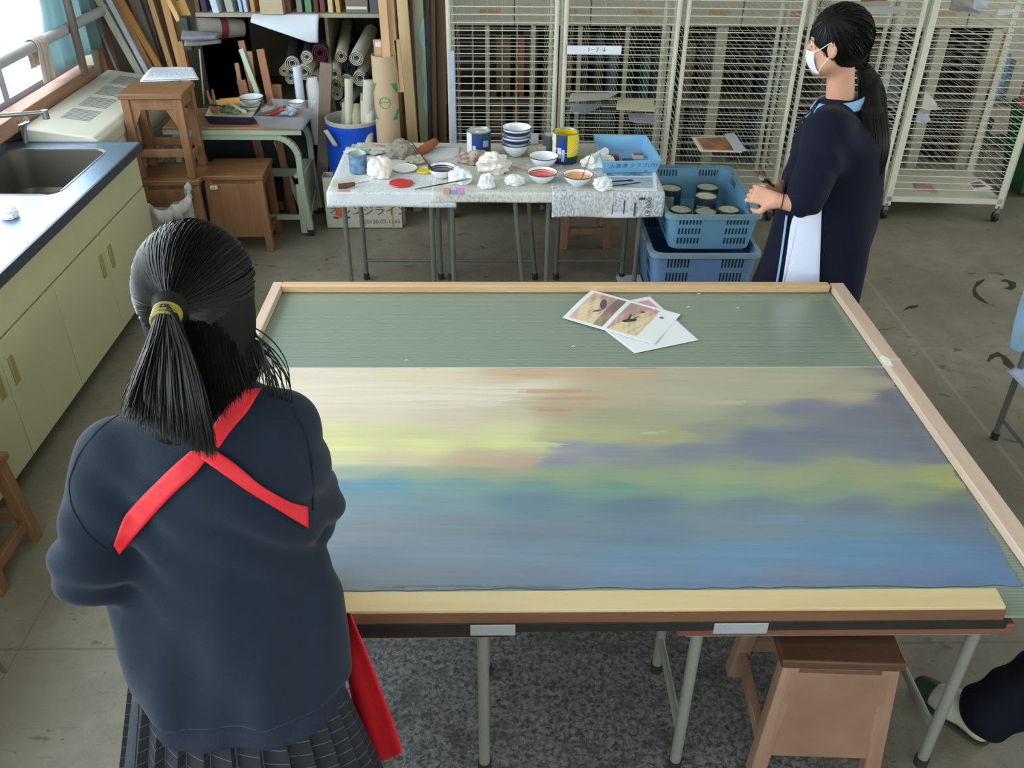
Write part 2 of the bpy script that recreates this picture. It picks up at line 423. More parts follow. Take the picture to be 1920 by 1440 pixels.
def curtain_fn(y0, y1, z0, z1, amp, waves, x0, pinch=0):
    def f(u, v):
        z = z0 + (z1 - z0) * v; k = 1 - pinch * math.exp(-((z - 1.28) / .22) ** 2)
        return Vector((x0 + amp * math.sin(u * waves * 2 * PI + v * 1.2) * k + .008 * math.sin(u * 61), (y0 + y1) / 2 + (y1 - y0) * (u - .5) * k + .03 * math.sin(v * 7 + u * 9) * (1 - v), z))
    return f
M_curt = mat('curtain_teal', '#90a8a6', .85, var=.08, trans=0, sheen=.2)
nt = M_curt.node_tree; tr = nt.nodes.new('ShaderNodeBsdfTranslucent'); tr.inputs[0].default_value = (.42, .56, .58, 1); ms = nt.nodes.new('ShaderNodeMixShader'); ms.inputs[0].default_value = .5
nt.links.new(nt.nodes['Principled BSDF'].outputs[0], ms.inputs[1]); nt.links.new(tr.outputs[0], ms.inputs[2]); nt.links.new(ms.outputs[0], nt.nodes['Material Output'].inputs[0])
o = MB().grid(curtain_fn(4.95, 5.92, .93, 2.9, .03, 7, WX + .012, .25), 150, 40).build('curtain', M_curt, solid=.002)
tag(o, 'teal curtain gathered at the far end of the left window', 'curtain')

# ------------------------------------------------------------------ sink cabinet, worktop, tap
M_cream = mat('cream_laminate', '#c2c097', .5, var=.04, vscale=3)
M_dk = mat('dark_gap', '#2a2a24', .8)
FX_, CT = -1.775, .765
cab = thing('sink_cabinet', 'cream sink cabinet with cupboard doors along the left wall', 'cabinet', (-2.1, 2.2, 0))
MB().box(WX + .02, FX_ - .012, -1.5, 4.36, .06, .52).box(WX + .02, FX_ - .012, 4.34, 4.36, .52, CT - .036).build('body', M_cream, cab, world=True, bevel=.002)
MB().box(WX + .02, FX_ - .06, -1.5, 4.33, 0, .06).build('toe_kick', mat('toe_dark', '#4c4f44', .7), cab, world=True)
dz = .55
MB().box(FX_ - .012, FX_, -1.5, 4.36, dz + .003, CT - .035).build('apron_panel', M_cream, cab, world=True, bevel=.002)
s1 = PX(187.5, 445.8, FX_).y; s2 = PX(98.8, 535.4, FX_).y; s3 = PX(16.7, 725, FX_).y
dw = (4.36 - s2) / 2; 
M_hand = mat('handle_brass', '#a59c68', .4, .2)
edges = [4.36, s1, s2, s3, s3 - (s2 - s3), s3 - 2 * (s2 - s3), s3 - 3 * (s2 - s3), s3 - 4 * (s2 - s3)]
for i in range(len(edges) - 1):
    b_, a_ = edges[i], edges[i + 1]
    d = MB().box(FX_ - .012, FX_ + .003, a_ + .002, b_ - .002, .065, dz - .003).build('door', M_cream, cab, world=True, bevel=.002)
    hy = a_ + .055 if i % 2 == 0 else b_ - .055
    h = MB().box(FX_ + .003, FX_ + .010, hy - .016, hy + .016, dz - .19, dz - .08).build('handle', M_hand, d, world=True, bevel=.003)
wt = thing('worktop', 'stainless steel worktop with a deep sink basin at its far end', 'worktop', (-2.1, 3, CT - .03))
M_steel = mat('stainless', '#9fb4cc', .33, .85, var=.06, vscale=4, bump=.05, bscale=90)
M_steel_d = mat('stainless_dull', '#77736a', .45, .6, var=.08, vscale=4)
x0, x1, y0, y1 = -2.33, -1.875, 3.68, 4.28
edge = FX_ + .025
mb = MB().box(WX + .01, edge, -1.5, y0, CT - .035, CT).box(WX + .01, edge, y1, 4.375, CT - .035, CT).box(WX + .01, x0, y0, y1, CT - .035, CT).box(x1, edge, y0, y1, CT - .035, CT)
mb.build('top', M_steel, wt, world=True)
MB().box(edge - .008, edge + .006, -1.5, 4.385, CT - .04, CT + .005).box(WX + .01, edge + .006, 4.375, 4.385, CT - .04, CT + .005).build('front_edge', mat('steel_edge', '#5c6670', .4, .7), wt, world=True, bevel=.002)
def basin(r, z, n=10):
    pts = []; R = .07
    for cx, cy, a0 in ((x1 - R, y1 - R, 0), (x0 + R, y1 - R, 90), (x0 + R, y0 + R, 180), (x1 - R, y0 + R, 270)):
        for k in range(n + 1):
            a = math.radians(a0 + 90 * k / n); pts.append(Vector((cx + (R - r) * math.cos(a), cy + (R - r) * math.sin(a), z)))
    return pts
rings = [basin(-.012, CT + .002), basin(0, CT - .004), basin(.006, CT - .19), basin(.03, CT - .21)]
vs = [p for r in rings for p in r]; n = len(rings[0]); fs = [(i * n + k, i * n + (k + 1) % n, (i + 1) * n + (k + 1) % n, (i + 1) * n + k) for i in range(3) for k in range(n)] + [tuple(3 * n + k for k in range(n))]
MB().add(vs, fs).build('basin', M_steel_d, wt, world=True)
for cx, cy, sx, sy in ((x0, y0, 1, 1), (x1, y0, -1, 1), (x0, y1, 1, -1), (x1, y1, -1, -1)): MB().poly([(cx, cy, CT - .0005), (cx + .028 * sx, cy, CT - .0005), (cx, cy + .028 * sy, CT - .0005)]).build('corner_fillet', M_steel, wt, world=True)
tp = thing('faucet', 'chrome swivel tap reaching over the sink', 'faucet', tuple(PY(48, 258, 4.33)))
M_chr = mat('chrome', '#b8bab8', .22, .9, var=.03)
a, b_ = PY(-30, 219, 4.05), PY(84, 211, 4.25)
MB().tube([a, b_], .0105, 12).build('spout', M_chr, tp, world=True)
MB().tube([b_ + Vector((0, 0, .012)), b_ - Vector((0, 0, .03))], .016, 14).build('nozzle', M_chr, tp, world=True)
MB().tube([PY(50, 222, 4.3), PY(44, 240, 4.33), PY(48, 266, 4.34)], [.012, .014, .012], 12).build('stem', M_chr, tp, world=True)
MB().tube([PY(36, 236, 4.3), PY(56, 228, 4.28)], .007, 8).build('lever', M_chr, tp, world=True)

# crumpled soft things: one displaced sphere each
def hashn(x, y, z, s):
    return math.sin(x * 12.9 + y * 78.2 + z * 37.7 + s * 9.1)
def crumple(name, label, cat, loc, r, m, seed=0, n=3, jag=.35, group=None, rz=0, world_parent=None):
    bm = bmesh.new(); bmesh.ops.create_icosphere(bm, subdivisions=4, radius=1)
    rs = random.Random(seed); dirs = [Vector((rs.gauss(0, 1), rs.gauss(0, 1), rs.gauss(0, 1))).normalized() for _ in range(16)]
    frq = [rs.uniform(2, 9) for _ in dirs]; ph = [rs.uniform(0, 6) for _ in dirs]
    for v in bm.verts:
        p = v.co.copy(); d = 0
        for k, q in enumerate(dirs): d += abs(math.sin(p.dot(q) * frq[k] + ph[k])) / (1 + frq[k] * .35)
        f = 1 + jag * (d - 3.6) * .55
        v.co = Vector((p.x * r[0] * f, p.y * r[1] * f, max(p.z * r[2] * f, -r[2] * .55)))
    zb = min(v.co.z for v in bm.verts)
    for v in bm.verts: v.co.z -= zb
    me = bpy.data.meshes.new(name); bm.to_mesh(me); bm.free(); me.shade_smooth(); me.set_sharp_from_angle(angle=math.radians(28)); me.materials.append(m)
    o = link(bpy.data.objects.new(name, me)); o.location = loc; o.rotation_euler = (0, 0, rz)
    if label: tag(o, label, cat, group)
    return o
M_tis = mat('tissue', '#e8ebec', .9, var=.04, bump=.5, bscale=30)
p = PZ(20, 408, CT)
crumple('crumpled_tissue', 'crumpled white tissue lying on the steel worktop', 'tissue', (p.x, p.y, CT + .001), (.035, .045, .028), M_tis, 3)

# ------------------------------------------------------------------ heater
ht = thing('heater', 'beige heater cabinet with slotted top beside the sink', 'heater', (-2.15, 5.0, 0))
M_h = mat('heater_beige', '#c6c3b4', .45, var=.03)
hx0, hx1, hy0, hy1 = -2.32, PZ(175, 258, .79).x + .0, 4.39, 5.56
def prof_ext(pts, y0, y1, mb=None):
    mb = mb or MB(); n = len(pts); vs = [(x, y0, z) for x, z in pts] + [(x, y1, z) for x, z in pts]
    return mb.add(vs, [tuple(range(n)), tuple(range(2 * n - 1, n - 1, -1))] + [(i, (i + 1) % n, n + (i + 1) % n, n + i) for i in range(n)])
prof_ext([(hx0, .05), (hx1 + .01, .05), (hx1 + .01, .70), (hx0, .70)], hy0, hy1).build('body', M_h, ht, world=True, bevel=.006)
prof_ext([(hx0, .705), (hx1 + .02, .705), (hx1 + .02, .765), (hx1 - .005, .79), (hx0, .835)], hy0 - .005, hy1 + .005).build('top_cover', M_h, ht, world=True, bevel=.008, seg=3)
MB().box(hx0 + .02, hx1 - .02, hy0 + .03, hy1 - .03, 0, .05).build('plinth', M_dk, ht, world=True)
M_slot = mat('slot_dark', '#56646c', .6)
sl = (.79 - .835) / (hx1 - .005 - hx0)
zt = lambda x: .835 + sl * (x - hx0)
for g in range(4):
    gy = hy0 + .22 + g * .23; mb = MB()
    for k in range(9):
        y = gy + k * .020; xa, xb = hx0 + .1, hx0 + .245
        mb.hexa([(xa, y, zt(xa) - .002), (xb, y, zt(xb) - .002), (xb, y + .008, zt(xb) - .002), (xa, y + .008, zt(xa) - .002)], [(xa, y, zt(xa) + .0008), (xb, y, zt(xb) + .0008), (xb, y + .008, zt(xb) + .0008), (xa, y + .008, zt(xa) + .0008)])
    mb.build('vent', M_slot, ht, world=True)
mb = MB()
for k in range(12): mb.box(hx1 + .009, hx1 + .012, hy0 + .35, hy0 + 1.15, .60 - k * .03, .606 - k * .03)
mb.build('front_louvre', mat('louvre_shade', '#9c9988', .6), ht, world=True)

# ------------------------------------------------------------------ stools
W_st = wood('stool_wood', '#7c573c', '#986e4c', 'Z', 1, .45)
W_seat = wood('stool_seat_wood', '#724e34', '#8c6644', 'X', 1, .4)
W_st2 = wood('worn_stool_wood', '#8c6a55', '#a68772', 'Z', .8, .6)
W_seat2 = wood('worn_seat_wood', '#4a3226', '#644634', 'X', 1, .4)
W_panel = wood('plywood_panel', '#80604a', '#927258', 'X', .4, .55)
def stool(label, loc, rz, w, d, h, panel=False, m1=None, m2=None, m3=None, splay=.025, lw=.042):
    m1 = m1 or W_st; m2 = m2 or W_seat
    t = thing('wooden_stool', label, 'stool', loc, rz)
    MB().box(-w / 2, w / 2, -d / 2, d / 2, h - .028, h).build('seat', m2, t, bevel=.005)
    a, b = w / 2 - .03, d / 2 - .03
    for sx in (-1, 1):
        for sy in (-1, 1):
            MB().beam((sx * (a + splay), sy * (b + splay), 0), (sx * a, sy * b, h - .028), lw, lw, (0, 1, 0)).build('leg', m1, t, bevel=.003)
    for sy in (-1, 1):
        MB().box(-a, a, sy * b - .01, sy * b + .01, h - .085, h - .028).build('apron', m1, t, bevel=.002)
        f = 1 - .12 / h
        if not (panel and sy < 0):
            yy = sy * (b + splay * (1 - .3)); zz = .3 * h
            MB().box(-a - splay * .6, a + splay * .6, yy - .011, yy + .011, zz - .02, zz + .02).build('stretcher', m1, t, bevel=.002)
    for sx in (-1, 1):
        MB().box(sx * a - .01, sx * a + .01, -b, b, h - .085, h - .028).build('apron', m1, t, bevel=.002)
        xx = sx * (a + splay * .75); zz = .22 * h
        MB().box(xx - .011, xx + .011, -b - splay * .7, b + splay * .7, zz - .02, zz + .02).build('stretcher', m1, t, bevel=.002)
    if panel:
        mb = MB(); y = -b + .0
        mb.hexa([(-a - splay * .8, -b - splay * .8 - .018, .2 * h), (a + splay * .8, -b - splay * .8 - .018, .2 * h), (a + splay * .8, -b - splay * .8, .2 * h), (-a - splay * .8, -b - splay * .8, .2 * h)],
                [(-a, -b - .024, h - .05), (a, -b - .024, h - .05), (a, -b - .006, h - .05), (-a, -b - .006, h - .05)])
        mb.build('front_panel', m3 or W_panel, t, bevel=.002)
    else:
        for sx in (-1, 1):
            MB().add([(sx * (a - .015), -b - .008, h - .08), (sx * (a - .075), -b - .008, h - .08), (sx * (a - .012), -b - .008, h - .2), (sx * (a - .015), -b + .010, h - .08), (sx * (a - .075), -b + .010, h - .08), (sx * (a - .012), -b + .010, h - .2)],
                     [(0, 1, 2), (3, 4, 5), (0, 1, 4, 3), (1, 2, 5, 4), (2, 0, 3, 5)]).build('corner_bracket', m1, t)
    return t
SH = .455
c1 = PZ(490, 330, SH) + Vector((-.165, .15, 0))
st1 = stool('low wooden stool with a solid front panel and small number sticker', (c1.x, c1.y, 0), .03, .335, .30, SH, True, m3=W_st, splay=.012)
stk = MB().box(-.13, -.09, -.157, -.150, SH - .075, SH - .055).build('number_sticker', mat('sticker_cream', '#d8d4bd', .6), st1)
text('28', .016, mat('ink_green', '#4a5a3c', .7), Matrix.Translation((-.11, -.1575, SH - .065)) @ Matrix.Rotation(PI / 2, 4, 'X'), None).parent = st1
c2 = PZ(371, 340, SH) + Vector((-.17, .16, 0))
st2 = stool('wooden stool carrying another stool, beside the plastic bag', (c2.x - .0, c2.y, 0), .03, .335, .32, SH, True, m3=W_st, splay=.012)
st3 = stool('tall looking open stool stacked on top with papers on its seat', (c2.x - .01, c2.y, SH + .0005), .02, .33, .27, .455, splay=.0)
c3 = PZ(1592, 1243, .44) + Vector((0, .165, 0))
st4 = stool('paint-marked wooden stool under the right of the big painting', (c3.x, c3.y, 0), -.05, .30, .33, .44, True, W_st2, W_seat2, mat('worn_panel', '#866450', .6, col2='#9a7a62', vscale=5), splay=.03)
c4 = PZ(1095, 467, 0)
st5 = stool('pale pinkish stool under the far newspaper table', (c4.x, c4.y + .14, 0), .05, .29, .29, .36, False, wood('pink_wood', '#9a7058', '#b08a72', 'Z', 1, .6), splay=.012)
c5 = PZ(12, 1106, 0)
st6 = stool('brown stool at the left edge in front of the sink cabinet', (c5.x - .10, c5.y + .12, 0), .0, .19, .28, .372, False, splay=.02)
# papers on the stacked stool
M_np = mat('paper_print', '#dfe6ee', .8, var=.03)
ps = PZ(320, 148, SH + .385)
pq = [PZ(264, 154, .91), PZ(372, 150, .91), PZ(362, 130, .91), PZ(286, 128, .91)]
for k, (dz_, lab, sc_) in enumerate(((.0015, 'lower white sheet on the stacked stool, mostly covered', 1.03), (.005, 'printed white sheet lying on top of the stacked stool', 1.0))):
    q = [Vector((a.x, a.y, SH + .4565 + dz_)) for a in pq]; cc = sum(q, Vector()) / 4
    q = [cc + (a - cc) * sc_ for a in q]
    o = MB().grid(lambda u, v: (q[0].lerp(q[1], u)).lerp(q[3].lerp(q[2], u), v) + Vector((0, 0, .004 * math.sin(u * 5 + k) * math.sin(v * 4) * (1 if k else .2) + .004 * k)), 16, 12).build('paper_sheet', M_np, solid=.0006)
    tag(o, lab, 'paper')
    if k:
        mb = MB()
        for r in range(7):
            u = .08
            while u < .9:
                l = rnd(.03, .1); v = .15 + r * .1
                p0, p1 = [(q[0].lerp(q[1], uu)).lerp(q[3].lerp(q[2], uu), v) + Vector((0, 0, .0095)) for uu in (u, u + l)]
                mb.beam(p0, p1, .004, .0004); u += l + .03
        mb.build('printed_text', mat('ink_blue', '#6d7f9c', .8), o)

# dried paint marks on the floor at the right
M_stn = mat('floor_paint_dry', '#2e2b1a', .5, var=.3, vscale=30)
def stain(label, pts, w):
    q = [PZ(u, v, 0) for u, v in pts]; mb = MB(); rs = random.Random(len(label))
    L_ = []; R2 = []
    for i, p in enumerate(q):
        d = (q[min(i + 1, len(q) - 1)] - q[max(i - 1, 0)]).normalized(); n = Vector((-d.y, d.x, 0)); a = w * rs.uniform(.45, 1.2) * (.3 if i in (0, len(q) - 1) else 1)
        L_.append(p + n * a); R2.append(p - n * a * rs.uniform(.6, 1.2))
    k = len(q); vs = [tuple(p + Vector((0, 0, .0012))) for p in L_ + R2]
    o = mb.add(vs, [(i, i + 1, k + i + 1, k + i) for i in range(k - 1)]).build('paint_stain', M_stn, smooth=0)
    return tag(origin_to(o, q[0]), label, 'stain', 'dried paint marks on the floor')
stain('curved dark paint mark on the floor behind the right table', [(1846, 524), (1836, 530), (1828, 538), (1826, 546), (1832, 556), (1842, 564), (1852, 570)], .014)
stain('round dark paint blot on the floor near the right edge', [(1878, 528), (1886, 526), (1896, 530), (1899, 537), (1892, 542), (1884, 540)], .022)
stain('greenish black blot on the floor by the right table leg', [(1852, 678), (1860, 668), (1872, 664), (1884, 672), (1892, 684), (1898, 692)], .022)
stain('small olive paint mark on the floor right of the painting', [(1694, 582), (1702, 578), (1712, 576), (1722, 573)], .016)
# ------------------------------------------------------------------ the big painting in its wooden frame
ZT = .65; ZP = .622
fx0, fx1, fy0, fy1 = -.839, 1.333, 1.405, 3.066
fr0, fr1 = PZ(1887, 1138, ZT), PZ(1868, 1102, ZT)
pf = thing('framed_painting', 'huge framed sky painting on corrugated panels lying on folding tables', 'painting', (.25, 2.2, ZP))
W_fr = wood('frame_pine', '#c9a274', '#d6b58c', 'X', .6, .5)
W_frs = wood('frame_side_sheen', '#c9ae9a', '#dac4b2', 'Y', .6, .5)  # side rails: bright reflection put into the pale pinkish wood colour
W_frf = wood('frame_yellow_pine', '#cfb988', '#dac79c', 'X', .5, .5)
MB().box(fx0 + .036, fx1 - .06, fy1 - .036, fy1, ZP + .002, ZT + .004).build('frame_rail', W_fr, pf, world=True, bevel=.004)
MB().box(fx0, fx0 + .036, fy0 + .06, fy1, ZP + .002, ZT + .002).build('frame_rail', W_frs, pf, world=True, bevel=.002)
MB().box(fx1 - .052, fx1, fr0.y - .002, fy1 - .002, ZP + .002, ZT + .001).build('frame_rail', W_frs, pf, world=True, bevel=.003)
MB().box(fx0, fr0.x + .002, fr0.y - .004, fr0.y - .0005, ZP - .009, ZT - .008).build('rail_lip', wood('frame_lip', '#6e4c34', '#805c42', 'X', .6, .5), pf, world=True)
MB().hexa([(fx0, fr0.y, ZP + .006), (fr0.x, fr0.y, ZP + .006), (fr1.x, fr1.y, ZP + .006), (fx0, fr1.y, ZP + .006)], [(fx0, fr0.y, ZT), (fr0.x, fr0.y, ZT), (fr1.x, fr1.y, ZT), (fx0, fr1.y, ZT)]).build('frame_rail', W_frf, pf, world=True, bevel=.002)
def node_corr():
    m = bpy.data.materials.new('corrugated_panel'); m.use_nodes = True; nt = m.node_tree; N = nt.nodes; L = nt.links; b = N['Principled BSDF']
    tc = N.new('ShaderNodeTexCoord'); w = N.new('ShaderNodeTexWave'); w.bands_direction = 'Y'; w.inputs['Scale'].default_value = 160 / 2 / 3.1416; w.inputs['Distortion'].default_value = .15
    w.inputs['Scale'].default_value = 31; L.new(tc.outputs['Object'], w.inputs['Vector'])
    mx = N.new('ShaderNodeMix'); mx.data_type = 'RGBA'; mx.inputs['A'].default_value = (.27, .33, .265, 1); mx.inputs['B'].default_value = (.20, .25, .195, 1)
    L.new(w.outputs['Fac'], mx.inputs['Factor'])
    L.new(mx.outputs['Result'], b.inputs['Base Color']); b.inputs['Roughness'].default_value = .22; b.inputs['IOR'].default_value = 1.5
    bp = N.new('ShaderNodeBump'); bp.inputs['Strength'].default_value = .12; bp.inputs['Distance'].default_value = .0015; L.new(w.outputs['Fac'], bp.inputs['Height']); L.new(bp.outputs[0], b.inputs['Normal'])
    return m
jy = PZ(700, 690, ZP).y
M_corr = node_corr()
MB().box(fx0 + .01, fx1 - .01, jy, fy1 - .004, ZP - .008, ZP).build('corrugated_panel', M_corr, pf, world=True)
MB().box(fx0 + .01, fx1 - .003, fr0.y + .0, jy, ZP - .008, ZP).build('corrugated_panel', M_corr, pf, world=True)
MB().box(fx0 + .03, fx1 - .01, jy - .004, jy + .0025, ZP, ZP + .0012).build('joint_tape', mat('tape_white', '#c9c9c2', .5), pf, world=True)
tq = PZ(1672, 690, ZT)
MB().poly([(fx1 - .062, jy - .035, ZT + .0014), (fx1 - .04, jy - .04, ZT + .0014), (fx1 - .035, jy + .0, ZT + .0014), (fx1 - .05, jy + .03, ZT + .0014), (fx1 - .065, jy + .01, ZT + .0014)], .001).build('tape_dab', mat('tape_bright', '#f0f1f2', .5), pf, world=True)
MB().box(fx1 - .05, fx1, jy - .006, jy + .008, ZT + .001, ZT + .002).build('joint_tape', mat('tape_white', '#c9c9c2', .5), pf, world=True)
# paint layer: colours of the brushwork anchored on the panel, streaked along the strokes
def sr(h):
    c = np.array(S(h)); g = c.mean(); return (g + (c - g) * .72) * 1.2
AN = [  # (u, v, colour) sampled across the picture
 (500,700,'cbb9a4'),(620,700,'cdbda6'),(800,705,'cdbb9a'),(1000,700,'bf9f78'),(1150,700,'b89d76'),(1300,705,'aca184'),(1500,710,'aaa384'),(1640,712,'a99f80'),(1675,705,'6f7385'),
 (520,740,'cdbda8'),(700,740,'cbbda6'),(900,740,'c9bda0'),(1010,725,'c8bc9d'),(1060,740,'b59e7c'),(1150,740,'b0a07c'),(1300,745,'aba588'),(1450,740,'a9a285'),(1600,740,'a59c7e'),(1690,745,'696e82'),
 (560,775,'c9b8a5'),(700,775,'c8b8a2'),(850,780,'c3b197'),(950,775,'bcae8e'),(1060,770,'ab9877'),(1150,780,'9d9a72'),(1300,785,'9c9c7c'),(1420,780,'8d8f7c'),(1500,765,'75798a'),(1620,775,'6c7083'),(1710,780,'686d80'),
 (620,810,'c9c47e'),(700,805,'c5bf86'),(800,815,'c0ba80'),(950,800,'c2bf84'),(1050,815,'aca86c'),(1150,815,'a5a56d'),(1250,815,'9f9e6f'),(1330,805,'8a8c7c'),(1420,825,'6a7488'),(1550,820,'697387'),(1700,830,'697286'),
 (640,835,'cdca79'),(800,835,'cac878'),(950,830,'c8c67a'),(1000,840,'b9b779'),(1060,835,'858997'),(1150,845,'7d8490'),(1300,845,'737c8c'),(1450,850,'6d7a8c'),(1650,850,'6b7688'),(1760,860,'6c7688'),
 (640,862,'c3bd88'),(760,862,'c1b389'),(900,862,'b79d7a'),(985,864,'b19579'),(1050,866,'80858f'),(1200,868,'7b8684'),(1400,872,'85907a'),(1600,875,'8f976e'),(1770,882,'9ba262'),
 (640,885,'8fa08c'),(760,890,'8a9c7c'),(900,885,'8d9678'),(1050,888,'84996f'),(1200,892,'85986f'),(1350,895,'8d9e6d'),(1500,897,'8f9c70'),(1650,900,'909a6a'),(1790,905,'a0a75a'),
 (640,908,'4f87a3'),(740,905,'4f8aa0'),(860,912,'648f8f'),(1000,912,'628c86'),(1150,915,'63907f'),(1350,918,'77957c'),(1550,922,'7a9277'),(1720,922,'7d9170'),(1815,930,'6f806e'),
 (660,950,'6a8694'),(800,945,'668793'),(1000,940,'557c8e'),(1200,950,'56778b'),(1400,950,'647d8c'),(1600,948,'66798a'),(1800,955,'606f86'),
 (680,1000,'70808d'),(850,985,'6c7c8a'),(1000,1000,'637b8c'),(1200,1000,'5b7b94'),(1400,985,'6a8090'),(1600,985,'5b82a0'),(1820,1000,'5d7694'),
 (680,1045,'667c8e'),(850,1040,'6b8294'),(1000,1040,'65819a'),(1200,1045,'5b829f'),(1400,1040,'5084ac'),(1600,1035,'4a82ab'),(1750,1035,'477fac'),(1850,1045,'4c78a6'),
 (700,1090,'6d7c88'),(850,1088,'6d7e8f'),(1000,1085,'6a7d97'),(1200,1085,'6181a3'),(1350,1090,'5c7fa8'),(1500,1085,'687ea0'),(1700,1080,'5a7ba6'),(1880,1085,'4d78aa')]
AU = np.array([a[0] for a in AN], float); AV = np.array([a[1] for a in AN], float); AC = np.array([sr(a[2]) for a in AN])
xl, xr0, xr1 = fx0 + .036, fx1 - .056, PZ(1908, 1090, ZP).x
ya, yb = jy - .002, PZ(1300, 1103, ZP).y
def paint_fn(u, v):
    y = yb + (ya - yb) * v; xr = xr1 + (xr0 - xr1) * min(1, v * 2.6) if v < .4 else xr0
    j = .003 * math.sin(v * 57) + .003 * math.sin(v * 131 + 2 * math.sin(v * 23)) + .0015 * math.sin(v * 311)
    x = xl + (xr + j - xl) * u
    yy = y - (.0022 * math.sin(u * 31 + 2 * math.sin(u * 13)) + .0018 * math.sin(u * 97 + 3 * math.sin(u * 19))) * (1 if v < .01 else 0)
    return Vector((x, yy, ZP + .0016))
o = MB().grid(paint_fn, 420, 260).build('painted_sky', vcol_mat('acrylic_paint', .45, .06, bump=.18), pf, world=True)
def px_of(p):
    d = Vector(p) - CAM; w = d.dot(CF); return 960 + FOC * d.dot(CR) / w, 720 - FOC * d.dot(CU) / w
rs = np.random.RandomState(3); _ph = rs.rand(24) * 6.3; _fx = rs.rand(24) * 9 + 1; _fy = rs.rand(24) * 150 + 20
def wob(x, y, a): 
    return sum(math.sin(x * _fx[i] + y * _fy[i] + _ph[i]) for i in range(a, a + 8)) / 8
STR = [  # brush strokes with hard ends: u0,u1,v0,v1,colour,strength
 (480,1010,720,727,'cfc4a8',.8),(480,990,730,738,'cdc3a9',.7),(480,965,742,752,'cec2a9',.85),(560,940,756,766,'cbbfa4',.7),(980,1100,729,737,'b98a62',.7),(1010,1140,744,750,'ba835c',.6),(1000,1062,768,773,'c07a55',.8),
 (800,870,686,690,'b58c62',.9),(1190,1240,684,690,'5d6f98',.9),(940,1055,828,838,'cbc977',.6),(860,1010,858,866,'b4977a',.7),(1460,1640,738,748,'aba281',.6),(1340,1400,751,756,'bdb48c',.6),(1210,1240,808,812,'c2b684',.7),
 (1450,1500,1020,1040,'4c86b4',.4),(1320,1325,1005,1040,'7f93a0',.0),(740,760,885,903,'6f9a90',.5),(1410,1500,965,985,'5c86b4',.45),(640,900,985,989,'77808a',.5),(700,1050,1098,1102,'45505c',.5)]
STR = [(a, b, c, d, sr(e), f) for a, b, c, d, e, f in STR]
def paint_col(p):
    u, v = px_of(p); x, y = p.x, p.y
    u2 = u + 26 * wob(x, y * .6, 0); v2 = v + 5 * wob(x * 1.4, y * .25, 8)
    w = 1 / ((((AU - u2) / 3.4) ** 2 + (AV - v2) ** 2 + 12) ** 2); c = (AC * w[:, None]).sum(0) / w.sum()
    for a, b, c0, d, col, f in STR:
        if a < u + 12 * math.sin(y * 400) < b and c0 < v2 < d: c = c * (1 - f) + col * f
    n = 1 + .05 * wob(x * 2, y * 1.6, 16); return c * n
paint_verts(o, paint_col)
# small specks and sawdust curls on the panel
M_speck = mat('speck_white', '#e6e2c8', .7)
for i, (u, v) in enumerate(((1310, 552), (1291, 577), (1383, 579), (762, 677), (1075, 651))):
    p = PZ(u, v, ZP)
    o2 = MB().tube([(p.x - .006, p.y, ZP + .002), (p.x, p.y + .004, ZP + .003), (p.x + .006, p.y + .001, ZP + .002)], .0012, 6).build('wood_shaving', M_speck, pf, world=True)

# dark board under the frame's front edge
bx = PZ(1886, 1165, .60).x
o = MB().box(fx0 + .02, bx, fr0.y - .006, fr0.y + .5, .584, .6135).build('support_board', mat('dark_board', '#23211e', .6, var=.3, vscale=14), bevel=.002)
tag(o, 'dark paint-spotted board under the front edge of the big painting', 'board')
# folding tables under the painting
M_leg = mat('grey_leg_paint', '#8f9088', .42, .25, var=.05)
M_lega = mat('grey_leg_paint_far', '#6f716b', .45, .25, var=.08)
W_tt = wood('table_brown', '#744634', '#885646', 'X', .6, .5)
W_tt2 = wood('table_dark_brown', '#2c1a12', '#3a241a', 'X', .6, .5)
def folding_table(label, x0, x1, y0, y1, h, top, legm, under=None, r=.0135, splay=.05, group=None, rearlegs=True, zoff=0, rail=True, tops=.026, brace=True):
    t = thing('folding_table', label, 'table', ((x0 + x1) / 2, (y0 + y1) / 2, 0), 0, group)
    MB().box(x0, x1, y0, y1, h - tops, h).build('tabletop', top, t, world=True, bevel=.005)
    if rail:
        for yy in (y0 + .035, y1 - .035): MB().box(x0 + .03, x1 - .03, yy - .008, yy + .012, h - tops - .03, h - tops).build('side_rail', legm, t, world=True)
    for sx, x in ((-1, x0 + .06), (1, x1 - .06)):
        for yy in (y0 + .04, y1 - .04):
            l = MB().tube([(x, yy, h - tops - .002), (x + sx * splay, yy, .018)], r, 14).build('leg', legm, t, world=True)
            MB().tube([(x + sx * splay * .98, yy, .03), (x + sx * splay, yy, 0)], r * 1.25, 12).build('rubber_foot', M_dk, l, world=True)
        xx = x + sx * splay * .8
        MB().tube([(xx, y0 + .04, .14), (xx, y1 - .04, .14)], r * .75, 10).build('crossbar', legm, t, world=True)
        if brace: MB().tube([(x + sx * splay * .35, y0 + .05, h * .62), (x - sx * .12, y0 + .05, h - tops - .02)], .006, 8).build('brace', legm, t, world=True)
    return t
h2 = .575
ta, tb = PZ(1345, 1165, h2), PZ(1862, 1172, h2); fr_ = fr0.y + .035; lx = PZ(1230, 1256, 0)
t1 = folding_table('brown topped folding table under the right half of the big painting', lx.x - .06, tb.x + .05, fr_ - .028, lx.y + .04, h2 + .008, W_tt, M_leg, splay=0, r=.0145, tops=.032, brace=False)
tl = PZ(905, 1165, h2)
t2 = folding_table('dark topped folding table under the left half of the big painting', -.86, tl.x + .06, fr_ - .028, lx.y + .04, h2 + .008, W_tt2, M_leg, splay=0, r=.0145, tops=.032, brace=False)
t3 = folding_table('folding table under the far left of the painting', -.7, .1, 2.35, 2.8, h2 + .034, W_tt2, M_leg, splay=0)
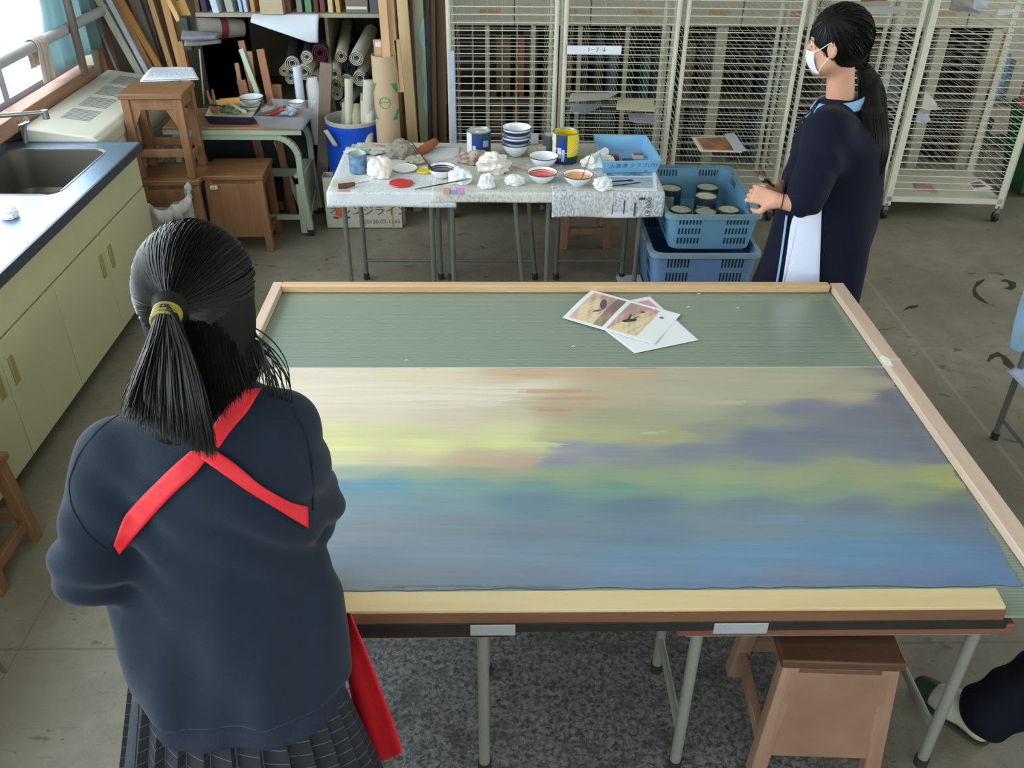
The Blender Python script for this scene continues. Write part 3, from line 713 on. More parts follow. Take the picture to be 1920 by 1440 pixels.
t4 = folding_table('folding table under the far right of the painting', .4, 1.2, 2.35, 2.8, h2 + .034, W_tt, M_leg, splay=0)
# pale clamp plates on the front edge
M_plate = mat('clamp_plate', '#a9adb0', .45, .2)
for (u0, u1), lab in (((882, 966), 'grey clamp plate over the left leg at the painting front edge'), ((1335, 1436), 'grey clamp plate over the right leg at the painting front edge')):
    a, b = PZ(u0, 1160, .602), PZ(u1, 1160, .602)
    o = MB().box(a.x, b.x, fr0.y - .010, fr0.y - .0065, .578, .612).build('clamp_plate', M_plate, bevel=.002)
    tag(o, lab, 'bracket')
# reference prints lying on the panel
M_pr = vcol_mat('photo_print', .35)
def quad_sheet(name, q, z, nu, nv, m, colf=None, lift=0, solid=.0005, par=None):
    def fn(u, v):
        p = (q[0].lerp(q[1], u)).lerp(q[3].lerp(q[2], u), v); return Vector((p.x, p.y, z + lift * (math.sin(u * 3 + 1) * math.sin(v * 2.6) ** 2 + (.5 * (1 - u) ** 8))))
    o = MB().grid(fn, nu, nv).build(name, m, par, world=bool(par), solid=solid)
    if colf:
        me = o.data; at = me.color_attributes.new('Col', 'FLOAT_COLOR', 'POINT'); cs = []
        for j in range(nv + 1):
            for i in range(nu + 1): cs += [*colf(i / nu, j / nv), 1]
        at.data.foreach_set('color', cs)
    return o
WHT = S('#eceff2')
def noise2(x, y, s=0): return (math.sin(x * 5.1 + s) * math.cos(y * 4.3 + s * 1.7) + .6 * math.sin(x * 11.7 + y * 7.9 + s) + .4 * math.sin(x * 23 - y * 19 + s * 2.2) + .25 * math.sin(x * 47 + y * 41)) / 2.25
def sunset(a, b, s):
    n = noise2(a * 2, b * 2, s); base = [S('#d8909a'), S('#e8d79a'), S('#b06a70'), S('#6a6468'), S('#8f9aa8')]
    t = min(3.99, max(0, (b * 1.6 + a * 1.2 + n * .9 + .3))); i = int(t); f = t - i
    return tuple((base[i][k] * (1 - f) + base[i + 1][k] * f) * .72 + .28 * (.78, .70, .62)[k] for k in range(3))
def in_ell(a, b, cx, cy, rx, ry, an):
    c, s_ = math.cos(an), math.sin(an); x = (a - cx) * c + (b - cy) * s_; y = -(a - cx) * s_ + (b - cy) * c; return (x / rx) ** 2 + (y / ry) ** 2 < 1
def print1(u, v):   # u along the strip, v across
    if .05 < u < .425 and .07 < v < .93:
        a, b = (u - .05) / .375, (v - .07) / .86
        if in_ell(a, b, .52, .68, .2, .085, -1.0) or in_ell(a, b, .52, .42, .12, .03, .5): return S('#4c5664')
        return sunset(a, b * .8, 1.0) if a < .72 else tuple(x * .55 for x in sunset(a, b, 2.0))
    if .47 < u < .80 and .07 < v < .93:
        a, b = (u - .47) / .33, (v - .07) / .86
        if in_ell(a, b, .42, .42, .2, .06, .45) or in_ell(a, b, .34, .52, .03, .12, .2) or in_ell(a, b, .52, .56, .1, .022, 1.0) or in_ell(a, b, .55, .8, .07, .03, 0): return S('#2f3d34')
        return sunset(1 - a * .8, b * .7, 3.3)
    if in_ell(u, v, .86, .76, .025, .03, 0): return S('#56708c')
    return WHT
def print2(u, v):
    if .07 < u < .45 and .1 < v < .9: return tuple(x for x in (S('#d79ac8') if v > .45 + .2 * u else S('#e8c9d0')))
    return WHT
z1 = ZP + .0035
q2 = [PZ(1190, 664, ZP), PZ(1310, 639, ZP), PZ(1219, 557, ZP), PZ(1085, 583, ZP)]
q2 = [q2[3], q2[0], q2[1], q2[2]]
def print2b(u, v):
    return S('#d79ac0') if (v > .62 and u < .26 and v < .93 and u > .05) else WHT
o = quad_sheet('paper_print', q2, z1, 40, 40, M_pr, print2b); tag(o, 'white sheet with a small pink picture lying beneath the other print', 'print')
q1 = [PZ(1054, 600, ZP), PZ(1226, 649, ZP), PZ(1276, 592, ZP), PZ(1110, 548, ZP)]
o = quad_sheet('paper_print', q1, z1 + .004, 150, 80, M_pr, print1, .005); tag(o, 'white sheet with two whale and sunset pictures on the painting', 'print')

# ------------------------------------------------------------------ far newspaper table
HT = .615
tn = PZ(612, 362, HT); tf = PZ(650, 268, HT); tr_ = PZ(1243, 360, HT)
NX0, NX1, NY0, NY1 = tn.x, tr_.x, tn.y, tf.y
M_gt = mat('table_grey_top', '#b4aea0', .5)
def work_desk(label, x0, x1, rear, front, slant=0):
    t = thing('work_desk', label, 'table', ((x0 + x1) / 2, NY0 + .3, 0))
    MB().box(x0, x1, NY0 + .006, NY1 - .01, HT - .03, HT - .002).build('desktop', M_gt, t, world=True, bevel=.004)
    yr, yf = PZ(688, 523, 0).y, NY0 + .04
    for (xa, xb), y in ((rear, yr), (front, yf)):
        for k, x in enumerate((xa, xb)):
            dx = slant if k else 0
            l = MB().tube([(x - dx, y, HT - .03), (x - dx * .98, y, HT - .06), (x, y, .02)], .0125, 12).build('leg', M_lega, t, world=True)
            MB().tube([(x, y, .035), (x, y, 0)], .016, 12).build('rubber_foot', M_dk, l, world=True)
        if y == yr: MB().tube([(xa, y, .11), (xb, y, .11)], .009, 10).build('crossbar', M_lega, t, world=True)
    return t
fl = lambda u: PZ(u, 523, 0).x
ff = lambda u: PY(u, 470, NY0 + .04).x
work_desk('grey legged desk at the left under the newspapers', NX0 + .02, fl(833) + .02, (fl(688), fl(827)), (ff(653), ff(812)))
work_desk('grey legged desk in the middle under the newspapers, one leg slanted', fl(838), fl(1005) + .03, (fl(847), fl(1003)), (ff(846) + .01, ff(985)), .055)
work_desk('grey legged desk at the right under the newspapers', fl(1012) + .03, NX1 - .02, (fl(1042), fl(1165)), (ff(1026), ff(1194)))
def node_news(name, base, ink, sx=46, sy=130, seed=0, thr=.52):
    m = bpy.data.materials.new(name); m.use_nodes = True; nt = m.node_tree; N = nt.nodes; L = nt.links; b = N['Principled BSDF']; b.inputs['Roughness'].default_value = .8
    tc = N.new('ShaderNodeTexCoord'); mp = N.new('ShaderNodeMapping'); mp.inputs['Location'].default_value = (seed, seed * .7, 0); L.new(tc.outputs['Object'], mp.inputs[0])
    def nz(scale, st):
        q = N.new('ShaderNodeMapping'); q.inputs['Scale'].default_value = st; L.new(mp.outputs[0], q.inputs[0]); n = N.new('ShaderNodeTexNoise'); n.inputs['Scale'].default_value = scale; n.inputs['Detail'].default_value = 2; L.new(q.outputs[0], n.inputs['Vector']); return n.outputs['Fac']
    br = N.new('ShaderNodeTexBrick'); br.inputs['Scale'].default_value = 1; br.inputs['Brick Width'].default_value = .085; br.inputs['Row Height'].default_value = .036; br.inputs['Mortar Size'].default_value = .0035
    br.inputs['Color1'].default_value = (1, 1, 1, 1); br.inputs['Color2'].default_value = (.55, .55, .55, 1); br.inputs['Mortar'].default_value = (0, 0, 0, 1); L.new(mp.outputs[0], br.inputs['Vector'])
    rp = N.new('ShaderNodeMapRange'); rp.inputs[1].default_value = thr - .03; rp.inputs[2].default_value = thr + .05; L.new(nz(1, (sy, sx * 1.3, 60)), rp.inputs[0])
    mu = N.new('ShaderNodeMath'); mu.operation = 'MULTIPLY'; L.new(rp.outputs[0], mu.inputs[0]); L.new(br.outputs['Color'], mu.inputs[1])
    mx = N.new('ShaderNodeMix'); mx.data_type = 'RGBA'; mx.inputs['A'].default_value = (*S(base), 1); mx.inputs['B'].default_value = (*S(ink), 1); L.new(mu.outputs[0], mx.inputs['Factor'])
    n3 = N.new('ShaderNodeMix'); n3.data_type = 'RGBA'; L.new(mx.outputs['Result'], n3.inputs['A']); n3.inputs['B'].default_value = (*S('#b3ad97'), 1)
    r2 = N.new('ShaderNodeMapRange'); r2.inputs[1].default_value = .52; r2.inputs[2].default_value = .7; r2.inputs[4].default_value = .7; L.new(nz(5, (1, 1, 1)), r2.inputs[0]); L.new(r2.outputs[0], n3.inputs['Factor'])
    L.new(n3.outputs['Result'], b.inputs['Base Color']); return m
M_n1 = node_news('newsprint_left', '#d4d7da', '#b4bac2', seed=1)
M_n2 = node_news('newsprint_mid', '#cfcec6', '#b0b0ac', seed=5)
M_n3 = node_news('newsprint_right', '#d4d8dc', '#9aa0a6', seed=9, thr=.48)
M_n4 = node_news('newsprint_far', '#c2bfb2', '#aaa79c', seed=13)
def news(label, x0, x1, ya, yb, drop, z, m, flare=.02, skew=0, rip=.004, seed=0):
    top = yb - ya; L_ = top + drop
    def fn(u, v):
        s = v * L_; x = x0 + (x1 - x0) * u + skew * (v - .5)
        if s < top: return Vector((x, yb - s, z + .0008 * math.sin(u * 9 + v * 7 + seed) + .0008))
        a = s - top; R = .012; aa = min(a / R, PI / 2 * .95)
        yy = ya - R * math.sin(aa); zz = z - R * (1 - math.cos(aa)); e = max(0, a - R * PI / 2)
        return Vector((x, yy - e * flare - rip * math.sin(u * 8 + seed) * e / .05, zz - e))
    o = MB().grid(fn, 40, 60).build('newspaper', m, solid=.0006); return tag(o, label, 'newspaper', None)
nb = HT + .001
d1 = NY0 - PZ(612, 388, .57).y
news('old yellowish newspaper along the back of the far table', NX0 + .05, NX1 - .03, NY0 + .35, NY1, 0, nb, M_n4)
news('newspaper with pinkish picture over the left front corner', NX0, NX0 + .62, NY0 + .005, NY1 - .08, .075, nb + .0015, M_n1, flare=.12, seed=1)
news('newspaper with coloured boxes hanging at the middle front', NX0 + .50, NX0 + 1.16, NY0 + .003, NY0 + .42, .052, nb + .003, M_n2, flare=.15, seed=2)
n3 = news('newspaper with price advert hanging at the right front corner', NX0 + 1.08, NX1 + .004, NY0, NY0 + .34, .125, nb + .0045, M_n3, flare=.1, seed=3)
yn = NY0 - .0225
M_ink = mat('ink_dark', '#4a4d50', .8); M_ink2 = mat('ink_navy', '#3f4a66', .8)
def front(u, v, y=yn): return PY(u, v, y)
p = front(1216, 388); Mx = face_m((p.x, NY0 - .028, p.z), (0, -1, .08)) @ Matrix.Rotation(PI / 2, 4, 'Z')
text('19,800', .036, M_ink, Mx, n3)
p = front(1022, 389); text('多 様', .026, M_ink2, face_m((p.x, NY0 - .027, p.z), (0, -1, .1)), n3)
for k, (u, v, w, h) in enumerate(((1190, 392, .008, .07), (1170, 388, .006, .075), (1204, 372, .03, .012), (1148, 392, .004, .05), (1123, 396, .004, .004))):
    p = front(u, v); MB().box(p.x - w / 2, p.x + w / 2, NY0 - .0275, NY0 - .0268, p.z - h / 2, p.z + h / 2).build('printed_block', M_ink, n3, world=True)
for (u, v, w, h, c) in ((838, 358, .034, .075, '#d59a78'), (850, 360, .034, .05, '#6f9cd8'), (863, 358, .034, .075, '#d58abf')):
    p = PZ(u, v, HT + .005); MB().box(p.x - w / 2, p.x + w / 2, p.y - h * .5, p.y + h * .5, HT + .0055, HT + .006).build('coloured_advert', mat('adv' + c[1:], c, .8), bpy.data.objects['newspaper.002'], world=True)
p = PZ(643, 366, HT); MB().box(p.x - .03, p.x + .03, NY0 + .005, NY0 + .03, HT + .004, HT + .0045).build('pink_picture', mat('pinkpic', '#c98a8e', .8), bpy.data.objects['newspaper.001'], world=True)
ph = quad_sheet('photo_page', [PZ(1128, 358, HT), PZ(1233, 362, HT), PZ(1229, 316, HT), PZ(1135, 318, HT)], HT + .0085, 60, 50, M_pr,
    lambda u, v: WHT if (v < .12 or v > .93 or u > .93 or u < .05) else (S('#aebdc9') if .12 <= v < .5 and noise2(u, v * 4) > -.2 else (S('#8fa6b8') if v < .55 else (S('#e8eaec') if v < .62 else (S('#6c7f90') if noise2(u * 2, v * 3, 2) > 0 else S('#9fb2c2'))))))
tag(ph, 'printed blue grey photo page lying at the right front of the newspaper table', 'paper')

# ---- things on the newspaper table
TZ = HT + .007
M_en = mat('enamel_white', '#e9edf0', .15, var=.02, coat=.6); M_rim = mat('enamel_rim_navy', '#2a3560', .25, coat=.4)
def bowl(label, u, v, wpx, h, paint=None, z=TZ, group=None, rot=0, tiltx=0, bands=False, at=None):
    p = at or PZ(u, v, z); w = (p - CAM).dot(CF); R = wpx / 2 / FOC * w
    t = thing('enamel_bowl', label, 'bowl', (p.x, p.y, z), 0, group)
    prof = [(R * .45, .0), (R * .47, .003), (R * .75, h * .3), (R * .95, h * .75), (R, h), (R * .98, h), (R * .92, h * .74), (R * .7, h * .32), (R * .4, .008), (.0001, .006)]
    MB().lathe(prof, n=36).build('bowl_body', M_en, t)
    MB().lathe([(R * .98, h + .0005), (R * 1.02, h + .001), (R * 1.02, h - .003), (R * .99, h - .003)], n=36).build('rim', M_rim, t)
    if bands:
        for a, b in bands: MB().lathe([(R * (.75 + .2 * (a / h - .3) / .45) * 1.025, a), (R * min(1, .75 + .2 * (b / h - .3) / .45) * 1.035, b)], n=36).build('navy_band', M_rim, t)
    if paint:
        MB().lathe([(.0001, h * .62), (R * .5, h * .615), (R * .86, h * .62), (R * .93, h * .78)], n=36).build('paint_fill', mat('paint' + paint[1:], paint, .25, var=.06, coat=.5), t)
    return t
bowl('enamel bowl of dark purple paint with a brush in it', 829, 331, 52, .05, '#2a2230')
bowl('empty white enamel bowl behind the red one', 1019, 311, 54, .055)
bowl('enamel bowl of bright red paint', 1016, 340, 56, .05, '#e0462e')
bowl('enamel bowl of orange paint with a thin brush', 1083, 345, 56, .05, '#f0a24c')
bp_ = PZ(967, 290, TZ); gz = TZ
for k, lab in enumerate(('plain white enamel bowl at the bottom of the stack of three', 'navy banded enamel bowl in the middle of the stack of three', 'navy banded enamel bowl on top of the stack of three')):
    bowl(lab, 0, 0, 54, .065, None, z=gz, at=Vector((bp_.x + .002 * k, bp_.y, gz)), bands=[(.03, .052)] if k else None)
    gz += .042
def tin(label, u, v, wpx, hpx, body, top, z=TZ, lid=True, band=None, paint=None, name='paint_can', bail=False):
    p = PZ(u, v, z); w = (p - CAM).dot(CF); R = wpx / 2 / FOC * w; p = p + Vector((0, R * .9, 0)); h = hpx / FOC * w / (_c + _s * (720 - v) / FOC)
    t = thing(name, label, 'can', (p.x, p.y, z))
    MB().lathe([(R * .97, 0), (R, .003), (R, h - .004), (R * .985, h)], n=32, capb=True).build('body', body, t)
    MB().lathe([(R * 1.02, h * .985), (R * 1.03, h), (R * .97, h + .002), (R * .93, h - .004), (R * .9, h - .004)], n=32).build('rim_ring', mat('tin_rim', '#8d979c', .35, .6), t)
    if lid:
        MB().lathe([(R * .93, h - .003), (R * .8, h - .003), (R * .78, h - .005), (R * .3, h - .005), (R * .28, h - .002), (.0001, h - .002)], n=32).build('lid', top, t)
    else:
        MB().lathe([(R * .95, h), (R * .94, h * .3), (.0001, h * .28)], n=32).build('paint_inside', top, t)
    if band:
        for (a0, a1, z0, z1, m) in band:
            mb = MB(); nn = 12
            mb.grid(lambda uu, vv: Vector(((R + .0008) * math.cos(math.radians(a0 + (a1 - a0) * uu)), (R + .0008) * math.sin(math.radians(a0 + (a1 - a0) * uu)), h * (z0 + (z1 - z0) * vv))), nn, 1)
            mb.build('label_print', m, t)
    if bail:
        pts = [Vector((R * 1.03 * math.cos(a), R * -1.03 * abs(math.sin(a)) - .004 * math.sin(a), h * (.82 - .42 * math.sin(a)))) for a in [PI * k / 14 for k in range(15)]]
        MB().tube(pts, .002, 6).build('bail_handle', mat('bail', '#c9cbc9', .4), t)
    return t
M_bl = mat('can_blue', '#1f3f8c', .35, var=.1); M_nv = mat('can_navy', '#27405e', .35, var=.25, vscale=30); M_wh = mat('can_white', '#d5dce2', .35); M_ye = mat('can_yellow', '#e6cf2a', .35, var=.08)
M_lidw = mat('lid_white', '#c9ccca', .35, .2)
M_dkb = mat('can_dark_mottle', '#3a4a50', .4, col2='#5d6a66', vscale=40)
tin('large navy paint can with a white lid at the back of the table', 898, 297, 45, 46, M_nv, M_lidw, band=[(-175, -125, .02, .98, M_wh), (-125, -75, .1, .8, M_bl), (-120, -105, .15, .5, M_wh), (-70, -40, .45, .7, mat('can_pale', '#8fa4b4', .4))])
tin('open paint can with yellow paint run down its side', 1060, 308, 48, 54, M_nv, M_ye, lid=False, bail=True, band=[(-175, -140, .02, .98, mat('can_cream', '#dcdcae', .4)), (-140, -88, .08, .8, M_bl), (-130, -112, .2, .55, M_wh), (-110, -96, .1, .5, mat('can_sky', '#b8cce4', .4)), (-85, -5, .25, 1, M_ye)])
tin('small dark blue can behind the yellow streaked can', 1031, 292, 26, 36, M_dkb, M_lidw)
tin('small open blue can at the left of the newspaper table', 671, 327, 34, 34, mat('can_teal_blue', '#2e5f8a', .35, col2='#7fa0b8', vscale=30), mat('inside_pale', '#cfd8d0', .4), lid=False)
def disc(label, u, v, wpx, m, h=.006, m2=None):
    p = PZ(u, v, TZ); w = (p - CAM).dot(CF); R = wpx / 2 / FOC * w
    t = thing('can_lid', label, 'lid', (p.x, p.y, TZ))
    MB().lathe([(R * .96, 0), (R, .002), (R * .99, h), (R * .92, h + .001), (R * .9, h - .002), (.0001, h - .002)], n=32, capb=True).build('disc', m, t)
    MB().lathe([(R * 1.0, h * .3), (R * 1.02, h * .6), (R, h)], n=32).build('rim', m2 or m, t)
disc('bright red can lid lying near the table front', 752, 344, 44, mat('lid_red', '#c8202c', .35, var=.06, coat=.4))
disc('yellow can lid partly under the dark paint bowl', 796, 321, 30, mat('lid_yellow', '#e3cf33', .4, var=.1), .005)
disc('white can lid with a bowed rim behind the red lid', 759, 317, 48, mat('lid_bright', '#e4e6e2', .4), .008, mat('lid_rim_grey', '#8a9296', .4, .5))
def brush(label, a, b, r, mh, mt=None, name='paint_brush', fl=.22, mf=None):
    a, b = Vector(a), Vector(b); t = thing(name, label, 'brush', tuple(a)); c = a.lerp(b, 1 - fl)
    MB().tube([a, a.lerp(c, .6), c], [r * .6, r, r * .8], 8).build('handle', mh, t, world=True)
    if mf: d = c.lerp(b, .45); MB().tube([c, d], r * 1.25, 8).build('ferrule', mf, t, world=True)
    else: d = c
    MB().tube([d, d.lerp(b, .5), b], [r * 1.3, r * 1.5, r * .4], 8).build('bristles', mt or mh, t, world=True)
    return t
M_bd = mat('brush_dark', '#33241f', .4); M_bw = mat('brush_wood', '#9c6a48', .5); M_sil = mat('ferrule', '#c9cdd0', .25, .9)
def onT(u, v, dz=.004): return PZ(u, v, TZ + dz) 
brush('long dark paintbrush with a blue tip across a tissue', onT(778, 355), onT(882, 335, .035), .0035, M_bd, mat('bristle_blue', '#5a8aa0', .7))
brush('thin dark stick leaning in the dark paint bowl', PY(770, 264, NY0 + .42), PZ(812, 320, TZ + .036), .0035, M_bd)
brush('thin brush standing in the orange paint bowl', PY(1113, 276, NY0 + .24), PZ(1090, 336, TZ + .032), .0025, M_bw)
brush('dark pen lying right of the crumpled tissue, longer one', onT(1135, 341), onT(1188, 338), .004, mat('pen_black', '#22282a', .4))
brush('dark pen lying right of the crumpled tissue, shorter one', onT(1145, 349), onT(1201, 342), .003, mat('pen_black', '#22282a', .4))
brush('pair-like thin wooden stick behind the red paint bowl', onT(955, 310), onT(990, 320), .0028, mat('stick_tan', '#b49a5a', .6))
brush('wooden spatula stick behind the grey rag', onT(694, 268), onT(745, 273, .02), .006, mat('stick_pinkwood', '#b08c74', .6))
sd = thing('screwdriver', 'screwdriver with a dark wooden handle at the left front of the table', 'screwdriver', tuple(onT(655, 348)))
MB().tube([onT(634, 349, .012), onT(645, 348, .012), onT(665, 345, .012)], [.012, .013, .010], 12).build('handle', mat('driver_wood', '#5c402c', .4), sd, world=True)
MB().tube([onT(665, 345, .012), onT(692, 340, .010)], .003, 8).build('shaft', M_sil, sd, world=True)
o = MB().tube([onT(782, 286, .022), onT(800, 276, .024), onT(816, 266, .026)], [.019, .024, .021], 18).build('wooden_roller', mat('terracotta_wood', '#a8623c', .6, var=.15)); tag(origin_to(o, onT(800, 276)), 'reddish brown wooden roller grip at the back of the table', 'roller')
M_rag = mat('rag_grey', '#8f8a7c', .9, var=.2, vscale=14, bump=.4); M_stain = mat('rag_stained', '#c9b7a2', .9, vscale=22, col2='#5a3a44', bump=.4)
M_cl = mat('cloth_white', '#dfdfd8', .9, var=.06, bump=.4)
def cr(name, label, cat, u, v, r, m, seed, jag=.35, dz=0):
    p = PZ(u, v, TZ); return crumple(name, label, cat, (p.x, p.y, TZ + dz), r, m, seed, jag=jag)
cr('crumpled_cloth', 'grey crumpled rag at the back left of the table', 'cloth', 752, 293, (.075, .06, .055), M_rag, 11, .5)
cr('crumpled_cloth', 'flat grey rag fold right of the grey rag heap', 'cloth', 782, 305, (.055, .045, .022), mat('rag_grey2', '#a09a8a', .9, var=.2, vscale=14, bump=.4), 12, .45)
cr('crumpled_cloth', 'large white cloth lump beside the small blue can', 'cloth', 713, 330, (.058, .05, .062), mat('cloth_cream', '#e6e0d6', .9, var=.05, bump=.3), 13, .3)
cr('crumpled_cloth', 'cloth stained dark red in front of the navy can', 'cloth', 890, 305, (.075, .04, .04), M_stain, 14, .5)
cr('crumpled_cloth', 'white cloth under the tissue roll by the blue tray', 'cloth', 1122, 312, (.085, .055, .04), M_cl, 15, .4)
cr('crumpled_tissue', 'white tissue with the blue tipped brush resting on it', 'tissue', 862, 343, (.055, .035, .045), M_tis, 16, .4)
cr('crumpled_tissue', 'tall crumpled tissue in the middle of the table', 'tissue', 925, 322, (.078, .06, .062), mat('tissue_warm', '#e2dcd2', .9, var=.05, bump=.5), 17, .45)
cr('crumpled_tissue', 'small tissue lump at the middle front edge', 'tissue', 912, 351, (.036, .032, .04), M_tis, 18, .4)
cr('crumpled_tissue', 'tissue lump left of the red paint bowl', 'tissue', 965, 345, (.045, .035, .03), M_tis, 19, .45)
cr('crumpled_tissue', 'round tissue ball right of the orange paint bowl', 'tissue', 1130, 354, (.046, .038, .04), M_tis, 20, .4)
cr('crumpled_tissue', 'bluish green stained tissue at the back left corner', 'tissue', 672, 287, (.06, .05, .016), mat('tissue_green', '#d8dcd8', .9, col2='#5f9a88', vscale=18, bump=.5), 21, .5)
cr('crumpled_tissue', 'grey print scrap behind the cloth lump at the table back', 'tissue', 705, 287, (.05, .035, .01), mat('scrap_grey', '#b8b4a8', .9, var=.2, vscale=30), 24, .4)
o = MB().tube([PZ(1108, 300, TZ + .05), PZ(1136, 283, TZ + .065)], [.022, .02], 16).build('tissue_roll', M_cl); tag(origin_to(o, PZ(1118, 292, TZ)), 'white rolled cloth poking up against the blue tray', 'cloth')
for u, v, lab in ((1022, 296, 'small cream card leaning behind the bowl stack, left'), (1004, 296, 'small cream card leaning behind the bowl stack, right')):
    p = PZ(u - 6, v - 4, TZ); o = MB().box(p.x - .022, p.x + .022, p.y, p.y + .012, TZ, TZ + .05).build('card_box', mat('card_cream', '#c9bfa8', .7), bevel=.001); tag(o, lab, 'card')
wb = PZ(975, 268, TZ)
o = MB().box(wb.x - .1, wb.x + .1, NY1 - .03, NY1 - .015, TZ, TZ + .055).build('white_box', mat('box_pale', '#c9ced8', .6), bevel=.002); tag(o, 'pale flat box standing at the back behind the bowl stack', 'box')
# blue tray
tr = thing('blue_tray', 'light blue plastic tray with handwriting at the right end of the table', 'tray', tuple(PZ(1190, 315, TZ)))
M_tb = mat('plastic_sky', '#7cb4da', .35, var=.03)
A = [PZ(1140, 323, TZ), PZ(1233, 322, TZ)]; 
rim = [PZ(1128, 303, TZ + .075), PZ(1243, 300, TZ + .075), PZ(1212, 252, TZ + .075), PZ(1112, 252, TZ + .075)]
cen = sum(rim, Vector()) / 4
def ringq(sc, z, off=0): return [Vector((cen.x + (p.x - cen.x) * sc, cen.y + (p.y - cen.y) * sc, z)) for p in rim]
r_o = ringq(1, TZ + .075); r_b = ringq(.86, TZ + .002); r_i = ringq(.94, TZ + .073); r_bi = ringq(.83, TZ + .006)
vs = r_b + r_o + r_i + r_bi
MB().add(vs, [(3, 2, 1, 0)] + [(i, (i + 1) % 4, 4 + (i + 1) % 4, 4 + i) for i in range(4)] + [(4 + i, 4 + (i + 1) % 4, 8 + (i + 1) % 4, 8 + i) for i in range(4)] + [(8 + i, 8 + (i + 1) % 4, 12 + (i + 1) % 4, 12 + i) for i in range(4)] + [(12, 13, 14, 15)]).build('tray_body', M_tb, tr, world=True, bevel=.004, seg=3, smooth=30)
fn_ = (r_b[0] + r_b[1] + r_o[0] + r_o[1]) / 4; nrm = (r_b[1] - r_b[0]).cross(r_o[0] - r_b[0]).normalized()
text('火垂湧 クラブ(カ)', .031, mat('pen_teal', '#2c5a78', .7), face_m(fn_ + Vector((.01, 0, .008)), nrm, off=.003), tr)
text('め', .022, mat('pen_teal', '#2c5a78', .7), face_m(fn_ + Vector((.075, 0, -.020)), nrm, off=.003), tr)
for k, (u, v, c, lab) in enumerate(((1150, 298, '#5a3a34', 'small dark striped packet at the left inside the blue tray'), (1196, 296, '#d8d2cc', 'small white and red packet inside the blue tray'), (1178, 302, '#4c4a4c', 'small dark strip lying flat inside the blue tray'))):
    p = PZ(u, v, TZ + .01); o = MB().box(p.x - .028, p.x + .028, p.y - .02, p.y + .04, TZ + .008, TZ + .02 if k < 2 else TZ + .012).build('packet', mat('packet%d' % k, c, .6, var=.3, vscale=60), bevel=.001); tag(o, lab, 'packet')
    if k < 2: MB().box(p.x - .02, p.x + .03, p.y + .01, p.y + .045, TZ + .02, TZ + .023).build('red_print', mat('red_print', '#b05a58', .6), o)
# ------------------------------------------------------------------ crates with paint cans beside the far table
def crate(label, x0, x1, y0, y1, z0, z1, m, mr, taper=.03, rows=3):
    t = thing('plastic_crate', label, 'crate', ((x0 + x1) / 2, (y0 + y1) / 2, z0))
    T = taper; th = .008
    def ring(e, z, R=.05, n=5):
        pts = []
        for cx, cy, a0 in ((x1 + e - R, y1 + e - R, 0), (x0 - e + R, y1 + e - R, 90), (x0 - e + R, y0 - e + R, 180), (x1 + e - R, y0 - e + R, 270)):
            for k in range(n + 1): a = math.radians(a0 + 90 * k / n); pts.append(Vector((cx + R * math.cos(a), cy + R * math.sin(a), z)))
        return pts
    def shell(rs, cap=True):
        n = len(rs[0]); vs = [p for r in rs for p in r]
        return MB().add(vs, [(i * n + k, i * n + (k + 1) % n, (i + 1) * n + (k + 1) % n, (i + 1) * n + k) for i in range(len(rs) - 1) for k in range(n)] + ([tuple(range(n))] if cap else []))
    n0 = 24
    mb = shell([ring(-T, z0), ring(-.004, z1 - .012)], False)
    mb2 = shell([ring(-T - th, z0 + .012), ring(-.004 - th, z1 - .012)], False)
    mb.add(mb2.v, mb2.f); mb.poly(ring(-T, z0)).poly(ring(-T - th, z0 + .012))
    mb.build('crate_body', m, t, world=True)
    shell([ring(-.004 - th, z1 - .02), ring(-.012, z1), ring(.008, z1), ring(.010, z1 - .022), ring(-.004, z1 - .022)], False).build('rim', mr, t, world=True)
    H = z1 - z0 - .03
    for face in range(4):
        mb = MB()
        for g in (-1, 1):
            for r in range(rows):
                for k in range(7):
                    f = (k - 3) * .0165 + g * (.28 if face % 2 == 0 else .28) * ((x1 - x0) if face % 2 == 0 else (y1 - y0)) * .9
                    za = z0 + .03 + r * H / rows; zb = za + H / rows * .62
                    e = lambda z: T - (T - .004) * (z - z0) / (z1 - .012 - z0) - .0006
                    for out in (0, 1):
                        def q(z, s):
                            ee = e(z) + (th + .0012 if out else 0)
                            return {0: Vector(((x0 + x1) / 2 + f + s, y0 + ee, z)), 1: Vector((x1 - ee, (y0 + y1) / 2 + f + s, z)), 2: Vector(((x0 + x1) / 2 + f + s, y1 - ee, z)), 3: Vector((x0 + ee, (y0 + y1) / 2 + f + s, z))}[face]
                        w = .0042; mb.poly([q(za, -w), q(za, w), q(zb, w), q(zb, -w)])
        mb.build('vent_slots', M_slotd, t, world=True, smooth=0)
    return t
M_slotd = mat('slot_black', '#1b2730', .7)
M_cr1 = mat('crate_blue', '#6a9cbc', .45, var=.08, vscale=5); M_cr1r = mat('crate_rim', '#6d8f9c', .5, var=.12, vscale=12)
M_cr2 = mat('crate_blue_deep', '#6688b4', .45, var=.08, vscale=5); M_cr2r = mat('crate_rim_grey', '#7d93a2', .5, var=.1, vscale=12)
UZ = .527; a, b_, c_ = PZ(1250, 405, UZ), PZ(1435, 405, UZ), PZ(1375, 310, UZ)
crate('blue slotted crate of paint cans, upper one of the two crates', a.x + .01, b_.x - .01, a.y + .012, c_.y, .338, UZ, M_cr1, M_cr1r)
crate('blue slotted crate standing on the floor under the can crate', a.x - .055, b_.x + .0, a.y - .035, c_.y - .02, .0, .345, M_cr2, M_cr2r, taper=.04, rows=4)
